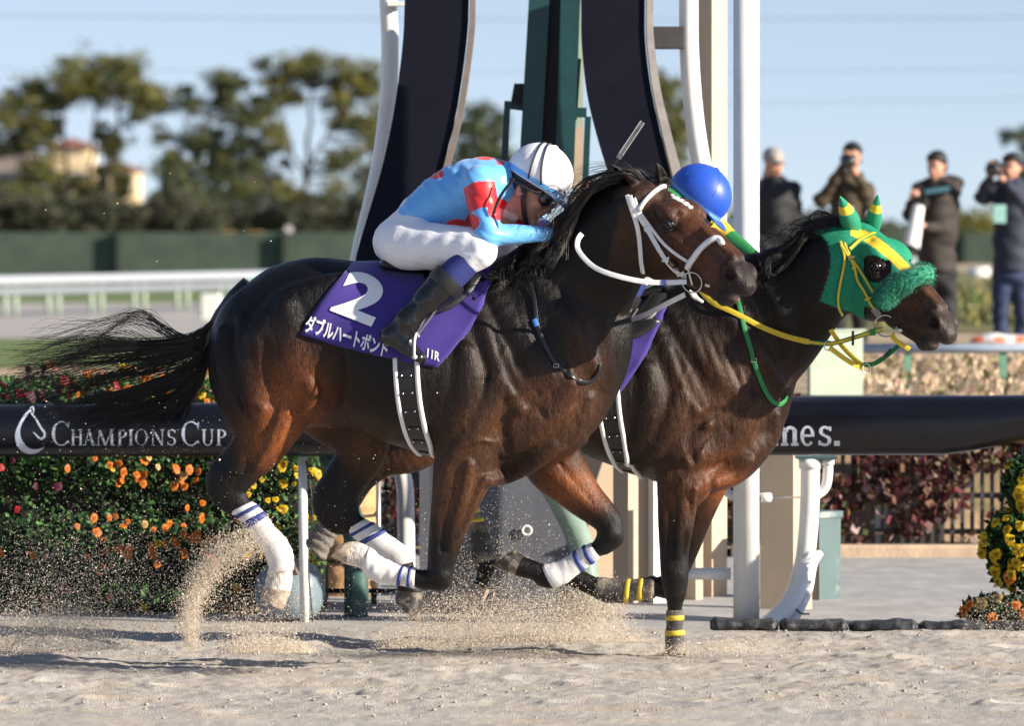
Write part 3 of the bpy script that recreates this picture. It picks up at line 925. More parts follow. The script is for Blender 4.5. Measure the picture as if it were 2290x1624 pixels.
FF2 = [(1530, 985, 1690, 985, -.11, .10), (1548, 1085, 1630, 1072, -.125, .075), (1528, 1160, 1592, 1156, -.13, .056), (1508, 1222, 1567, 1213, -.13, .048), (1488, 1272, 1545, 1258, -.13, .045), (1478, 1300, 1530, 1300, -.13, .043)]
FF2c = [(1500, 1287, 1500, 1345, -.13, .042), (1465, 1290, 1465, 1337, -.13, .034), (1415, 1299, 1412, 1343, -.13, .029), (1370, 1297, 1365, 1347, -.13, .033), (1336, 1292, 1330, 1338, -.13, .035),
        (1308, 1278, 1296, 1322, -.13, .031), (1280, 1264, 1262, 1308, -.13, .035)]
C, r, q = f2.pairs(FF2, 4); S.chain(C, r, q, k=.03)
C, r, q = f2.pairs(FF2c, 3); S.chain(C, r * .95, q, k=.014)
NH2 = [(890, 780, 1090, 770, .085, .13), (885, 850, 1075, 870, .115, .12), (905, 920, 1040, 960, .13, .105), (880, 975, 970, 1030, .135, .078), (835, 1010, 885, 1056, .135, .058),
       (790, 1060, 838, 1084, .135, .046), (760, 1105, 812, 1118, .135, .042), (742, 1138, 792, 1150, .135, .037)]
NH2c = [(727, 1163, 762, 1186, .135, .031), (712, 1180, 750, 1202, .135, .030), (694, 1200, 736, 1228, .135, .033), (685, 1220, 724, 1254, .135, .036), (670, 1234, 696, 1270, .135, .031), (656, 1244, 670, 1286, .135, .036)]
C, r, q = f2.pairs(NH2 + NH2c[:1], 4); S.chain(C, r, q, k=.03)
C, r, q = f2.pairs(NH2c, 3); S.chain(C, r * .95, q, k=.012)
FH2 = [(950, 800, 1130, 790, -.10, .12), (960, 890, 1110, 900, -.12, .11), (985, 965, 1090, 970, -.13, .085), (1000, 1030, 1070, 1035, -.13, .058), (1000, 1085, 1062, 1090, -.13, .043), (1012, 1118, 1062, 1116, -.13, .038)]
FH2c = [(1030, 1140, 1066, 1134, -.13, .031), (1044, 1172, 1080, 1166, -.13, .029), (1052, 1220, 1098, 1212, -.13, .032), (1062, 1262, 1110, 1250, -.13, .036), (1066, 1290, 1102, 1286, -.13, .031), (1054, 1308, 1096, 1318, -.13, .036)]
C, r, q = f2.pairs(FH2 + FH2c[:1], 4); S.chain(C, r, q, k=.03)
C, r, q = f2.pairs(FH2c, 3); S.chain(C, r * .95, q, k=.012)
Hd2 = Head(f2, 1957, 597, .23, (.585, -.60, -.55), R(-1), 1.11)
head_sdf(S, Hd2)
# map of trunk positions of horse 1 onto horse 2
MAP_A = np.array([[470, 800, 1], [1110, 590, 1], [1344, 890, 1], [980, 1020, 1], [700, 900, 1.]])
MAP_B = np.array([[872, 825], [1515, 648], [1750, 915], [1420, 1062], [1075, 925.]])
MAPM = np.linalg.lstsq(MAP_A, MAP_B, rcond=None)[0]
T2 = lambda u, v: tuple(np.array([u, v, 1.]) @ MAPM)
muscles(S, f2, T2)
mm = lambda pts, r, pr=.010, **k: muscle(S, f2, pts, r, pr, **k)
mm([(1495, 1060), (1490, 1120), (1488, 1180), (1490, 1235)], .034, .010, k=.012)
mm([(1530, 1080), (1524, 1140), (1518, 1190), (1514, 1240)], .030, .011, k=.010)
mm([(1555, 1095), (1546, 1140), (1538, 1190), (1532, 1230)], .018, .009, k=.010)
mm([(1512, 1080), (1507, 1140), (1502, 1200), (1501, 1250)], .014, -.003, k=.018)
mm([(1600, 1080), (1640, 1060), (1675, 1030)], .035, .012, k=.02)
S.ell(f2.loc(1509, 1288, .165), (.034, .02, .036), None, .012)
# ears under the hood are part of the hood mesh; keep short stubs of the ears here
for sg, tp in ((1, (1881, 440)), (-1, (1963, 437))):
    b0 = Hd2.h(.03, sg * .06, -.004); t0 = f2.loc(tp[0], tp[1], .29 if sg > 0 else .12)
    ear(S, Hd2, b0, b0 + (t0 - b0) * .9, Hd2.L * sg, .028)
def col2(V, uv, hs):
    w = [(1230 + 0, 930, 1, 1, BRN, 0)]
    c = bay(V, uv, hs, None, None, [(1580, 900, 120, 150, BRN, .55), (1660, 960, 90, 110, BRN, .55), (1530, 1090, 80, 90, BRN, .9), (1620, 1080, 50, 50, RED, .9), (1050, 930, 140, 110, RED, .9), (930, 1040, 100, 50, BRN, .9),
            (1700, 820, 70, 90, BRN, .25), (1300, 980, 120, 60, BRN, .2)])
    h = Hd2.inv(V); onhead = sstep(-.10, .12, h[:, 0]) * (h[:, 0] < .75) * (np.abs(h[:, 1]) < .17) * sstep(-.36, -.20, h[:, 2]) * (h[:, 2] < .10)
    c = mixc(c, onhead * .8, (.026, .015, .011))
    c = mixc(c, onhead * .8 * sstep(.30, .42, h[:, 0]) * sstep(-.18, -.06, h[:, 2]), (.075, .032, .016))
    c = mixc(c, onhead * .8 * sstep(.48, .58, h[:, 0] + .02), (.030, .023, .020))
    nos = np.exp(-(((h[:, 0] - .563) / .028) ** 2 + ((h[:, 2] + .082) / .019) ** 2)) * (np.abs(h[:, 1]) < .060)
    c = mixc(c, onhead * nos * 1.2 * (h[:, 0] > .5), (.02, .008, .007))
    lip = np.exp(-(((h[:, 0] - .60) / .022) ** 2 + ((h[:, 2] + .165) / .010) ** 2))
    c = mixc(c, onhead * lip * 1.2, (.45, .28, .24))
    c = leg_black(c, V, f2, [(780, 1110, .135, .12), (720, 1220, .135, .09), (1035, 1090, -.13, .09), (1080, 1280, -.13, .09), (1510, 1300, .14, .12), (1510, 1240, .14, .05), (1500, 1310, -.13, .10), (1300, 1295, -.13, .09), (1510, 1440, .14, .1)], 1)
    return c
h2.finish(col2, "dark bay racehorse in a green and yellow ear hood, on the far side", "galloping racehorses")
place_eyes(h2, Hd2, h2.root)
hoof(f2, (1495, 1484, 1552, 1490), (1490, 1512, 1572, 1516), .14, .042, "hoof", M_hoofd, h2.root)
hoof(f2, (1284, 1262, 1262, 1310), (1262, 1252, 1222, 1292), -.13, .041, "hoof", M_hoofd, h2.root)
hoof(f2, (658, 1238, 668, 1288), (640, 1240, 622, 1288), .135, .041, "hoof", M_hoofd, h2.root)
hoof(f2, (1056, 1300, 1096, 1320), (1038, 1322, 1078, 1352), -.13, .041, "hoof", M_hoofl, h2.root)
b_ = wrap(f2, NF2c[1:5], .005, "leg_wrap", M_gbandage, h2.root, seed=5, lo=.02)
stripes(f2, NF2c[1:5], .0086, M_yellow, b_, ((.10, .22), (.42, .54)))
b_ = wrap(f2, FF2c[1:5], .005, "leg_wrap", M_gbandage, h2.root, seed=6, lo=.02)
stripes(f2, FF2c[1:5], .0086, M_yellow, b_, ((.16, .25), (.36, .45)))
b_ = wrap(f2, NH2c[:4], .005, "leg_wrap", M_sbandage, h2.root, seed=7, wr=.003)
b_ = wrap(f2, FH2c[:4], .005, "leg_wrap", M_gbandage, h2.root, seed=8)
stripes(f2, FH2c[:4], .0086, M_yellow, b_, ((.04, .14), (.24, .34)))
# ------------------------------------------------------------------ tack
def Zt(ox, oy, sc):
    """positions read in an enlarged crop of the photograph -> 2290 picture units"""
    return lambda x, y: ((ox + x / sc) / 1.728, (oy + y / sc) / 1.728)
Z1 = Zt(1100, 450, 1.624); Z2 = Zt(2100, 550, 2.32); Z3 = Zt(2850, 700, 2.03); Z7 = Zt(2200, 1100, 2.03)

M_white = pm("white_leather", (.74, .73, .72), .42, var=.06, vscale=40, bump=.08, bscale=200, dirt=((.45, .40, .34), 25, .60, .78))
M_black = pm("black_leather", (.012, .012, .013), .38, var=.25, vscale=40, bump=.1, bscale=180)
M_steel = pm("bit_steel", (.55, .54, .52), .22, metal=1., var=.1)
M_purple = pm("purple_cloth", (.036, .016, .20), .8, var=.10, vscale=220, bump=.12, bscale=420, sheen=.25)
M_print = pm("white_print", (.80, .80, .80), .6, var=.03)
M_ygreen = pm("green_webbing", (.015, .20, .05), .6, var=.12, vscale=90, bump=.3, bscale=300)
M_ywhite = pm("yellow_webbing", (.70, .50, .03), .55, var=.10, vscale=90, bump=.3, bscale=300)
M_gold = pm("gold_print", (.55, .33, .06), .4)

def on(hs, pts, off, n=5):
    """picture points laid on a horse: positions and normals"""
    A = cr(np.array(pts, float), n)
    Pn = [hs.hit(a[0], a[1], off) for a in A]
    X = np.array([p for p, _ in Pn]); Nn = np.array([q for _, q in Pn])
    if len(X) > 6:                      # ease jumps of the surface under a taut strap
        for _ in range(3):
            X[1:-1] = X[1:-1] * .5 + (X[:-2] + X[2:]) * .25; Nn[1:-1] = Nn[1:-1] * .5 + (Nn[:-2] + Nn[2:]) * .25
    return X, Nn

def strap_on(hs, pts, w, t, name, mat, parent, off=.004, n=5):
    X, Nn = on(hs, pts, off, n)
    T = np.gradient(X, axis=0); side = np.cross(T, Nn)
    return autosmooth(MB().strap(X, side, w, t).build(name, mat, parent), 40)

def tube_on(hs, pts, r, name, mat, parent, off=.004, n=5, k=10):
    X, Nn = on(hs, pts, off, n)
    return MB().tube(X, r, k).build(name, mat, parent, True)

def air(pts, n=6):
    """free curve: rows (u, v, Y)"""
    A = cr(np.array(pts, float), n)
    return np.array([P(a[0], a[1], a[2]) for a in A])

def ring(c, nrm, r, t, name, mat, parent):
    c = np.asarray(c, float); n = np.asarray(nrm, float); n /= np.linalg.norm(n)
    a = np.cross(n, [0, 0, 1.]); a /= np.linalg.norm(a); b = np.cross(n, a)
    V, f = [], []
    m, k = 28, 8
    for i in range(m):
        th = 2 * math.pi * i / m; d = a * math.cos(th) + b * math.sin(th)
        for j in range(k):
            ph = 2 * math.pi * j / k
            V.append(c + d * (r + t * math.cos(ph)) + n * t * math.sin(ph))
    for i in range(m):
        for j in range(k):
            f.append((i * k + j, i * k + (j + 1) % k, ((i + 1) % m) * k + (j + 1) % k, ((i + 1) % m) * k + j))
    return mob(name, V, f, mat, parent, True)

def buckle(hs, u, v, w, h, parent, mat=None, off=.010):
    p, n = hs.hit(u, v, off)
    a = np.cross(n, [0, 0, 1.]); a /= np.linalg.norm(a); b = np.cross(a, n)
    pts = [p + a * w * i + b * h * j for (i, j) in ((-1, -1), (1, -1), (1, 1), (-1, 1), (-1, -1))]
    return MB().tube(np.array(pts), .0018, 6).build("buckle", mat or M_steel, parent, True)

def zl(Z, pts): return [Z(*p) for p in pts]

# --- bridle of horse 1
p0, n0 = h1.hit(*Z2(1365, 1235))
br1 = empty("bridle", WO[h1.root.name] * 0 + p0 - np.array([0, 0, .1]))
tag(br1, "white leather bridle and reins on the nearer bay horse", "bridle")
tube_on(h1, zl(Z2, [(855, 610), (905, 530), (985, 450), (1080, 395), (1150, 388), (1198, 412)]), .0095, "browband", M_white, br1, .006)
ck = strap_on(h1, zl(Z2, [(775, 480), (800, 560), (850, 645), (940, 780), (1050, 970), (1130, 1085), (1210, 1165), (1285, 1190)]), .021, .004, "cheek_strap", M_white, br1, .006)
for q_ in ((935, 775), (1105, 1045), (1240, 1170)):
    strap_on(h1, zl(Z2, [(q_[0] - 26, q_[1] + 14), (q_[0] + 4, q_[1] + 2), (q_[0] + 32, q_[1] - 16)]), .009, .006, "keeper", M_white, ck, .009, 3)
buckle(h1, *Z2(925, 765), .010, .006, ck)
buckle(h1, *Z2(1205, 1130), .010, .006, ck)
strap_on(h1, zl(Z2, [(815, 500), (872, 640), (970, 765), (1080, 905), (1200, 1005), (1300, 1068)]), .013, .004, "noseband_strap", M_white, br1, .005)
strap_on(h1, zl(Z2, [(752, 475), (800, 620), (843, 760), (870, 950), (884, 1100), (915, 1225), (950, 1290)]), .0175, .004, "throat_strap", M_white, br1, .006)
tube_on(h1, zl(Z2, [(1298, 1128), (1335, 1055), (1415, 955), (1505, 880), (1565, 868), (1603, 918)]), .0125, "noseband", M_white, br1, .006)
strap_on(h1, zl(Z2, [(1305, 1120), (1322, 1200), (1350, 1290), (1382, 1365)]), .010, .003, "chin_strap", M_white, br1, .006)
p1, n1 = h1.hit(*Z2(1365, 1375), .010)
kb = MB()
for i in range(3):
    kb.tube(air([(Z2(1310 + 22 * i, 1330)[0], Z2(0, 1330 + 14 * i)[1], p1[1] - .02), (Z2(1345 + 20 * i, 0)[0], Z2(0, 1385 + 8 * i)[1], p1[1] - .03), (Z2(1390 + 18 * i, 0)[0], Z2(0, 1410 + 10 * i)[1], p1[1] - .015)], 4), .0065, 8)
kb.build("chin_strap_knot", M_white, br1, True)
pr_, nr_ = h1.hit(*Z2(1365, 1235), .022)
ring(pr_, (nr_ + np.array([0, -1., 0])), .041, .0032, "bit_ring", M_steel, br1)
pb, nb = h1.hit(*Z2(1460, 1265), .008)
MB().tube(np.array([pb, pb + np.array([.02, .004, -.006]), pb + np.array([.05, .02, -.016])]), [.009, .008, .005], 10).build("bit_mouthpiece", M_steel, br1, True)
Yr = pr_[1]
rein = [(*Z2(1282, 1250), Yr - .006), (*Z2(1150, 1256), Yr - .012), (*Z2(950, 1256), Yr - .012), (*Z2(750, 1222), Yr - .01), (*Z2(560, 1168), Yr + .0), (*Z2(440, 1110), Yr + .02), (*Z2(345, 1015), Yr + .04), (*Z2(302, 940), Yr + .055), (*Z2(312, 865), Yr + .065), (*Z2(345, 820), Yr + .08)]
X = air(rein, 5)
for i in range(len(X)):                                   # keep the rein outside the neck
    o_ = Vector((0, 0, CAM_H)); d_ = (Vector(X[i]) - o_).normalized()
    loc, nn, ii, dd = h1.bvh.ray_cast(o_, d_)
    if loc is not None and loc.y - .008 < X[i][1] + .0:
        X[i] = np.array(o_ + d_ * (dd - .012))
for _ in range(4): X[1:-1] = X[1:-1] * .5 + (X[:-2] + X[2:]) * .25
sidev = np.cross(np.gradient(X, axis=0), np.array([0, -1., .0]))
rr = autosmooth(MB().strap(X, sidev, .020, .004).build("rein", M_white, br1), 40)
sb = X[6:10] + np.array([0, -.003, 0]); MB().strap(sb[:2] + (sb[1] - sb[0]) * .3, sidev[6:8], .022, .005).build("rein_band", M_navy, rr)
X = air([(*Z2(1268, 1366), 19.62), (*Z2(1100, 1450), 19.72), (*Z2(950, 1528), 19.85), (*Z2(800, 1585), 19.98), (*Z2(660, 1603), 20.1), (*Z2(520, 1590), 20.2)], 5)
autosmooth(MB().strap(X, np.array([.1, -.35, 1.]), .020, .004).build("rein", M_white, br1), 40)
pt, nt_ = h1.hit(*Z2(1165, 1085), .0105)
ta = np.array([.62, -.3, -.72]); ta -= nt_ * ta.dot(nt_); ta /= np.linalg.norm(ta); tb = np.cross(nt_, ta)
tagp = MB().obox(pt, (ta, tb, nt_), (.016, .0125, .0015)).build("number_tag", M_black, br1)

def text_poly(body, size=1.0, offset=0.0, shear=0.0, sp=1.0):
    """outline lettering as triangles in its own plane, finely divided"""
    cu = bpy.data.curves.new("lettering", 'FONT')
    cu.body = body; cu.size = size; cu.offset = offset; cu.shear = shear; cu.space_character = sp; cu.resolution_u = 6
    cu.fill_mode = 'FRONT'
    ob = link(bpy.data.objects.new("lettering", cu))
    dg = bpy.context.evaluated_depsgraph_get(); dg.update()
    me = bpy.data.meshes.new_from_object(ob.evaluated_get(dg))
    bpy.data.objects.remove(ob); bpy.data.curves.remove(cu)
    bm = bmesh.new(); bm.from_mesh(me); bpy.data.meshes.remove(me)
    bmesh.ops.triangulate(bm, faces=bm.faces)
    for _ in range(5):
        lim = .14 * size
        ed = [e for e in bm.edges if e.calc_length() > lim]
        if not ed: break
        bmesh.ops.subdivide_edges(bm, edges=ed, cuts=1)
        bmesh.ops.triangulate(bm, faces=bm.faces)
    bm.verts.ensure_lookup_table()
    V = np.array([v.co[:2] for v in bm.verts]); F = [tuple(v.index for v in f.verts) for f in bm.faces]
    bm.free()
    return V, F

V2, F2 = text_poly("2", 1., .03)
V2 = (V2 - (V2.min(0) + V2.max(0)) / 2) / (V2[:, 1].max() - V2[:, 1].min())
mob("number", pt + nt_ * .003 + np.outer(V2[:, 0] * .016, -tb) + np.outer(V2[:, 1] * .016, -ta) * -1 * 1.0, F2, M_gold, tagp)

# --- breast strap of horse 1
bs1 = strap_on(h1, zl(Z1, [(1545, 1040), (1570, 1150), (1580, 1290), (1612, 1390), (1690, 1540), (1760, 1600)]) + zl(Z7, [(0, 712), (60, 748), (120, 768), (180, 752), (222, 690), (240, 625)]), .016, .005, "breast_strap", M_black, None, .006)
tag(bs1, "thin black breast strap crossing the nearer horse's shoulder and chest", "strap")
strap_on(h1, zl(Z1, [(1568, 1275), (1576, 1295), (1584, 1318)]), .019, .006, "blue_tape", pm("blue_tape", (.05, .20, .60), .5), bs1, .0075, 3)
buckle(h1, *Z1(1705, 1565), .009, .007, bs1)

# --- saddle cloth of horse 1
def cloth_patch(hs, left, right, bottom_rows, name, mats, label, off=.010, nu=30, nv=22):
    """a saddle cloth: left and right edges are lists of picture points from the top to the bottom hem; it hangs over the back on both sides"""
    Lc, Rc = cr(np.array(left), 8), cr(np.array(right), 8)
    Lc = Lc[np.linspace(0, len(Lc) - 1, nv).round().astype(int)]; Rc = Rc[np.linspace(0, len(Rc) - 1, nv).round().astype(int)]
    rows = []
    for j in range(nv):
        row = []
        for i in range(nu):
            t = i / (nu - 1)
            p = Lc[j] * (1 - t) + Rc[j] * t
            sag = bottom_rows * math.sin(math.pi * t) * (j / (nv - 1)) ** 2
            q, n = hs.hit(p[0], p[1] + sag, off)
            row.append(q)
        rows.append(row)
    G = np.array(rows)
    # hang free below the barrel: never curve back under by more than a little
    for _ in range(6):
        G[1:-1, 1:-1] = G[1:-1, 1:-1] * .5 + (G[:-2, 1:-1] + G[2:, 1:-1] + G[1:-1, :-2] + G[1:-1, 2:]) * .125
        G[-1] = G[-1] * .6 + (2 * G[-2] - G[-3]) * .4
    G += (0.0022 * np.sin(np.arange(nu) * .9)[None, :] * np.linspace(0, 1, nv)[:, None])[..., None] * np.array([0, -1, 0])
    L = hs.fr.wl(G.reshape(-1, 3)).reshape(nv, nu, 3)
    ridge = L[0].copy(); ridge[:, 1] *= .45; ridge[:, 2] += .022; ridge2 = L[0].copy(); ridge2[:, 1] = 0; ridge2[:, 2] += .030
    Lm = L.copy(); Lm[..., 1] *= -1; rm = ridge.copy(); rm[:, 1] *= -1
    A = np.concatenate([L[::-1], ridge[None], ridge2[None], rm[None], Lm], 0)
    m = A.shape[0]
    F = np.array([(i * nu + j, i * nu + j + 1, (i + 1) * nu + j + 1, (i + 1) * nu + j) for i in range(m - 1) for j in range(nu - 1)])
    o = mob(name, hs.fr.world(A.reshape(-1, 3)), F, mats)
    sd_ = o.modifiers.new("thick", 'SOLIDIFY'); sd_.thickness = .004; sd_.offset = -1
    tag(o, label, "saddle cloth")
    W_ = hs.fr.world(A.reshape(-1, 3))
    bv = BVHTree.FromPolygons([Vector(p) for p in W_], [tuple(map(int, q)) for q in F])
    return o, bv

def print_on(bv, V, F, M, name, mat, parent, off=.0024):
    """lettering V (own units) placed by the affine map M (2x3, to picture units) and laid on a surface"""
    uv = np.hstack([V, np.ones((len(V), 1))]) @ np.array(M).T
    o = Vector((0, 0, CAM_H)); X = []
    for (u, v) in uv:
        d = (Vector(P(u, v, 20.)) - o).normalized()
        loc, nn, i, dist = bv.ray_cast(o, d)
        if loc is None:
            loc = o + d * X_last[0]
            nn = Vector((0, -1, 0))
        else:
            X_last[0] = dist
        if nn.y > 0: nn = -nn
        X.append(np.array(loc) + off * np.array(nn))
    return mob(name, X, F, mat, parent, True)
X_last = [20.]

cl1, bv1 = cloth_patch(h1, zl(Z1, [(395, 968), (300, 1070), (200, 1200), (100, 1368)]), zl(Z1, [(1312, 958), (1275, 1100), (1170, 1330), (960, 1575)]), 6, "saddle_cloth", M_purple,
                       "purple saddle cloth with a big white 2 on the nearer horse")
V2, F2 = text_poly("2", 1., .035)
V2 = V2 - V2.min(0); V2 /= V2.max(0)
def aff(o, ux, vy):
    """map of the unit square: origin picture point, end of the x side, end of the y side"""
    o, ux, vy = np.array(o), np.array(ux), np.array(vy)
    return np.stack([ux - o, vy - o, o], 1)
print_on(bv1, V2, F2, aff(Z1(282, 1218), Z1(545, 1322), Z1(415, 952)), "cloth_number", M_print, cl1, .0045)
Vk, Fk = text_poly("\u30c0\u30d6\u30eb\u30cf\u30fc\u30c8\u30dc\u30f3\u30c9", 1., .030, 0, .94)
Vk = Vk - Vk.min(0); Vk /= Vk.max(0)
print_on(bv1, Vk, Fk, aff(Z1(122, 1352), Z1(640, 1518), Z1(145, 1240)), "cloth_name", M_print, cl1, .004)
Vk, Fk = text_poly("11R", 1., .02)
Vk = Vk - Vk.min(0); Vk /= Vk.max(0)
print_on(bv1, Vk, Fk, aff(Z1(893, 1512), Z1(972, 1540), Z1(897, 1456)), "race_number", M_print, cl1, .004)

cl2, bv2 = cloth_patch(h2, [(1190, 680), (1150, 740), (1110, 800), (1070, 850)], zl(Z7, [(765, 185), (600, 560), (480, 740), (358, 905)]), 0, "saddle_cloth", M_purple,
                       "purple saddle cloth edge showing on the far horse behind the white rein")

# --- girths
def girth(hs, pts, under, wd, label):
    A = list(pts)
    X, Nn = on(hs, A, .008, 5)
    low = []
    for (u, v, w) in under:
        p, n = hs.near(hs.fr.world(hs.fr.loc(u, v, w)), .008); low.append((p, n))
    X = np.vstack([X, [p for p, _ in low]]); Nn = np.vstack([Nn, [n for _, n in low]])
    X = cr(X[::2], 3)
    Nn = cr(Nn[::2], 3)
    for _ in range(3):
        X[1:-1] = X[1:-1] * .5 + (X[:-2] + X[2:]) * .25
    T = np.gradient(X, axis=0); T /= np.linalg.norm(T, axis=1)[:, None]; side = np.cross(T, Nn); side /= np.linalg.norm(side, axis=1)[:, None]
    Nn = Nn / np.linalg.norm(Nn, axis=1)[:, None]
    g = MB().strap(X, side, wd, .006).build("girth", M_black); autosmooth(g, 40)
    tag(g, label, "girth")
    for sg in (1, -1):
        E = X + side * sg * (wd / 2 + .004)
        for i in range(len(E)):
            p, n = hs.near(E[i], .006)
            E[i] = p
        MB().tube(E, .0105, 10).build("white_piping", M_white, g, True)
    for k in range(6, len(X) - 8, max(4, len(X) // 7)):
        m = MB().strap(np.array([X[k] + side[k] * s_ * wd * .3 + Nn[k] * .005 for s_ in (-1, 0, 1)]), T[k], .014, .003).build("girth_tab", M_black, g)
        for s_ in (-1, 1):
            c = X[k] + side[k] * s_ * wd * .24 + Nn[k] * .0075
            MB().tube(np.array([c, c + Nn[k] * .003]), .0045, 8).build("stud", M_steel, m, True)
    return g
girth(h1, [(908, 800), (910, 850), (917, 910), (930, 965), (945, 1000)], [(955, 1020, .12), (960, 1028, .05), (962, 1030, 0), (962, 1028, -.08), (960, 1015, -.16), (955, 980, -.23), (950, 940, -.26)], .078,
      "black girth with white edges under the nearer horse")
girth(h2, [(1358, 850), (1361, 905), (1370, 965), (1385, 1015), (1400, 1045)], [(1408, 1058, .12), (1412, 1062, .05), (1413, 1063, 0), (1412, 1062, -.08), (1410, 1050, -.16), (1405, 1010, -.23)], .074,
      "black girth with white edges under the far horse")

# --- saddles
def saddle(hs, T, label, bv):
    fr = hs.fr
    g = lambda u, v, w: fr.loc(*T(u, v), w)
    S_ = SDF(np.minimum(g(850, 560, 0), g(850, 720, 0)) - np.array([.05, .42, .05]), np.maximum(g(1110, 560, 0), g(1110, 720, 0)) + np.array([.05, .42, .06]), .007)
    # seat: low tree over the back, raised cantle and pommel
    C = [g(872, 590, 0), g(900, 596, 0), g(960, 602, 0), g(1010, 598, 0), g(1050, 586, 0)]
    S_.chain(cr(np.array(C), 3), cr(np.array([.03, .026, .024, .026, .032]), 3)[:, 0], cr(np.array([5., 5.2, 4.2, 3.0, 2.0]), 3)[:, 0], (0, 1, 0), .01)
    V, Q = S_.mesh(); V = relax(V, Q, 2)
    o = mob("saddle", fr.world(V), Q, M_black); tag(o, label, "saddle")
    for sg in (1, -1):
        poly = [(945, 612), (1068, 606), (1064, 640), (1040, 668), (1006, 692), (975, 700), (962, 690), (958, 650)]
        V, F = [], []
        ring_ = cr(np.array(poly + poly[:1]), 4)[:-1]
        cen = ring_.mean(0)
        allp = [cen] + [cen + (p - cen) * k for k in (.5, 1.) for p in ring_]
        for (u, v) in allp:
            uu, vv = T(u, v); o_ = Vector((0, 0, CAM_H)); d_ = (Vector(P(uu, vv, 20.)) - o_).normalized()
            loc, nn, ii, dd = bv.ray_cast(o_, d_)
            q = np.array(o_ + d_ * (dd - .016)) if loc is not None else hs.hit(uu, vv, .03)[0]
            L = fr.wl(q); L[1] = abs(L[1]) * sg
            V.append(fr.world(L))
        m = len(ring_)
        F = [(0, 1 + i, 1 + (i + 1) % m) for i in range(m)] + [(1 + i, 1 + m + i, 1 + m + (i + 1) % m, 1 + (i + 1) % m) for i in range(m)]
        fl = mob("saddle_flap", V, F, M_black, o)
        sm = fl.modifiers.new("thick", 'SOLIDIFY'); sm.thickness = .005
    return o
sad1 = saddle(h1, lambda u, v: (u, v), "small black racing saddle on the nearer horse under the rider in light blue", bv1)
sad2 = saddle(h2, lambda u, v: (u + 425, v + 62), "small black racing saddle on the far horse, mostly hidden", bv2)
# ------------------------------------------------------------------ hood and bridle of horse 2
M_hood = pm("hood_mesh", attr=True, rough=.72, var=.14, vscale=600, bump=.25, bscale=700, spec=.3)
M_fur = pm("green_fleece", (.012, .24, .135), .8, var=.35, vscale=90, sheen=.3)
GRN = np.array([.012, .23, .125]); YEL = np.array([.72, .50, .035])
V, Q = h2.S.mesh(.0075)
V = relax(V, Q, 2)
hh = Hd2.inv(V)
uvh = proj(f2.world(V))
a_, l_, n_ = hh.T
inreg = (a_ > -.045 - .0 * n_) & (a_ < .355) & (np.abs(l_) < .17) & (n_ > -.275) & (n_ < .06)
inreg &= ~((a_ > .20) & (n_ < -.20 - (.30 - a_) * .2) & (a_ > .27))
inreg &= (a_ < .375 + .35 * (n_ + .05))                                  # front edge runs back towards the jaw
eyeh = ((a_ - .241) / .052) ** 2 + ((n_ + .058) / .046) ** 2
inreg &= ~((eyeh < 1) & (np.abs(l_) > .045))
keep = inreg[Q].all(1)
# drop the ear stubs: the hood's ears are made below
Qh = Q[keep]
used = np.unique(Qh); mp_ = np.full(len(V), -1); mp_[used] = np.arange(len(used))
Vh = V[used]; Qh = mp_[Qh]; uvh = uvh[used]; ah, lh, nh = hh[used].T
c = np.tile(GRN, (len(Vh), 1)) * (1 + .12 * np.random.default_rng(2).normal(size=(len(Vh), 1)))
line = np.array(zl(Z3, [(925, 400), (1060, 465), (1180, 555), (1300, 668), (1350, 730)])); line = cr(line, 10)
dl = np.min(np.linalg.norm(uvh[:, None, :] - line[None], axis=2), 1)
c = np.where((dl < 11.5)[:, None], YEL, c)
rim = (eyeh[used] < 1.28) | (ah < -.032)
c = np.where(rim[:, None], GRN * .75, c)
hood = mob("ear_hood", f2.world(Vh), Qh, M_hood, col=c)
tag(hood, "green mesh hood with yellow stripe and pointed ear covers on the far horse", "hood")
sm = hood.modifiers.new("thick", 'SOLIDIFY'); sm.thickness = .003; sm.offset = -1
def hood_ear(base, tip, out, r):
    Se = SDF(np.minimum(base, tip) - .07, np.maximum(base, tip) + .07, .004)
    ts = [-.12, 0, .2, .45, .72, .92, 1.0]; rr = np.array([.75, .95, 1.05, .85, .52, .22, .09]) * r
    C = [base + (tip - base) * t for t in ts]
    Se.chain(cr(np.array(C), 3), cr(rr, 3)[:, 0], np.full(19, .8), out, .01)
    v, q = Se.mesh(); v = relax(v, q, 1)
    t = (v - base) @ (tip - base) / ((tip - base) @ (tip - base))
    x = (v - base) @ np.cross(out, (tip - base) / np.linalg.norm(tip - base)) / r
    y = t + .10 * x
    cc = np.where(((y > .50) & (y < .72))[:, None], YEL, GRN)
    return mob("hood_ear", f2.world(v), q, pm("hood_ear_cloth", attr=True, rough=.6, var=.08, vscale=80, bump=.1, bscale=300), hood, col=cc)
for sg, tp in ((1, Z3(803, 118)), (-1, Z3(1101, 107))):
    b0 = Hd2.h(.035, sg * .058, -.002); t0 = f2.loc(tp[0], tp[1], .29 if sg > 0 else .13)
    hood_ear(b0, t0, f2.vec((.45, -.85, .1)) if sg > 0 else f2.vec((.6, -.75, .1)), .042 if sg > 0 else .036)

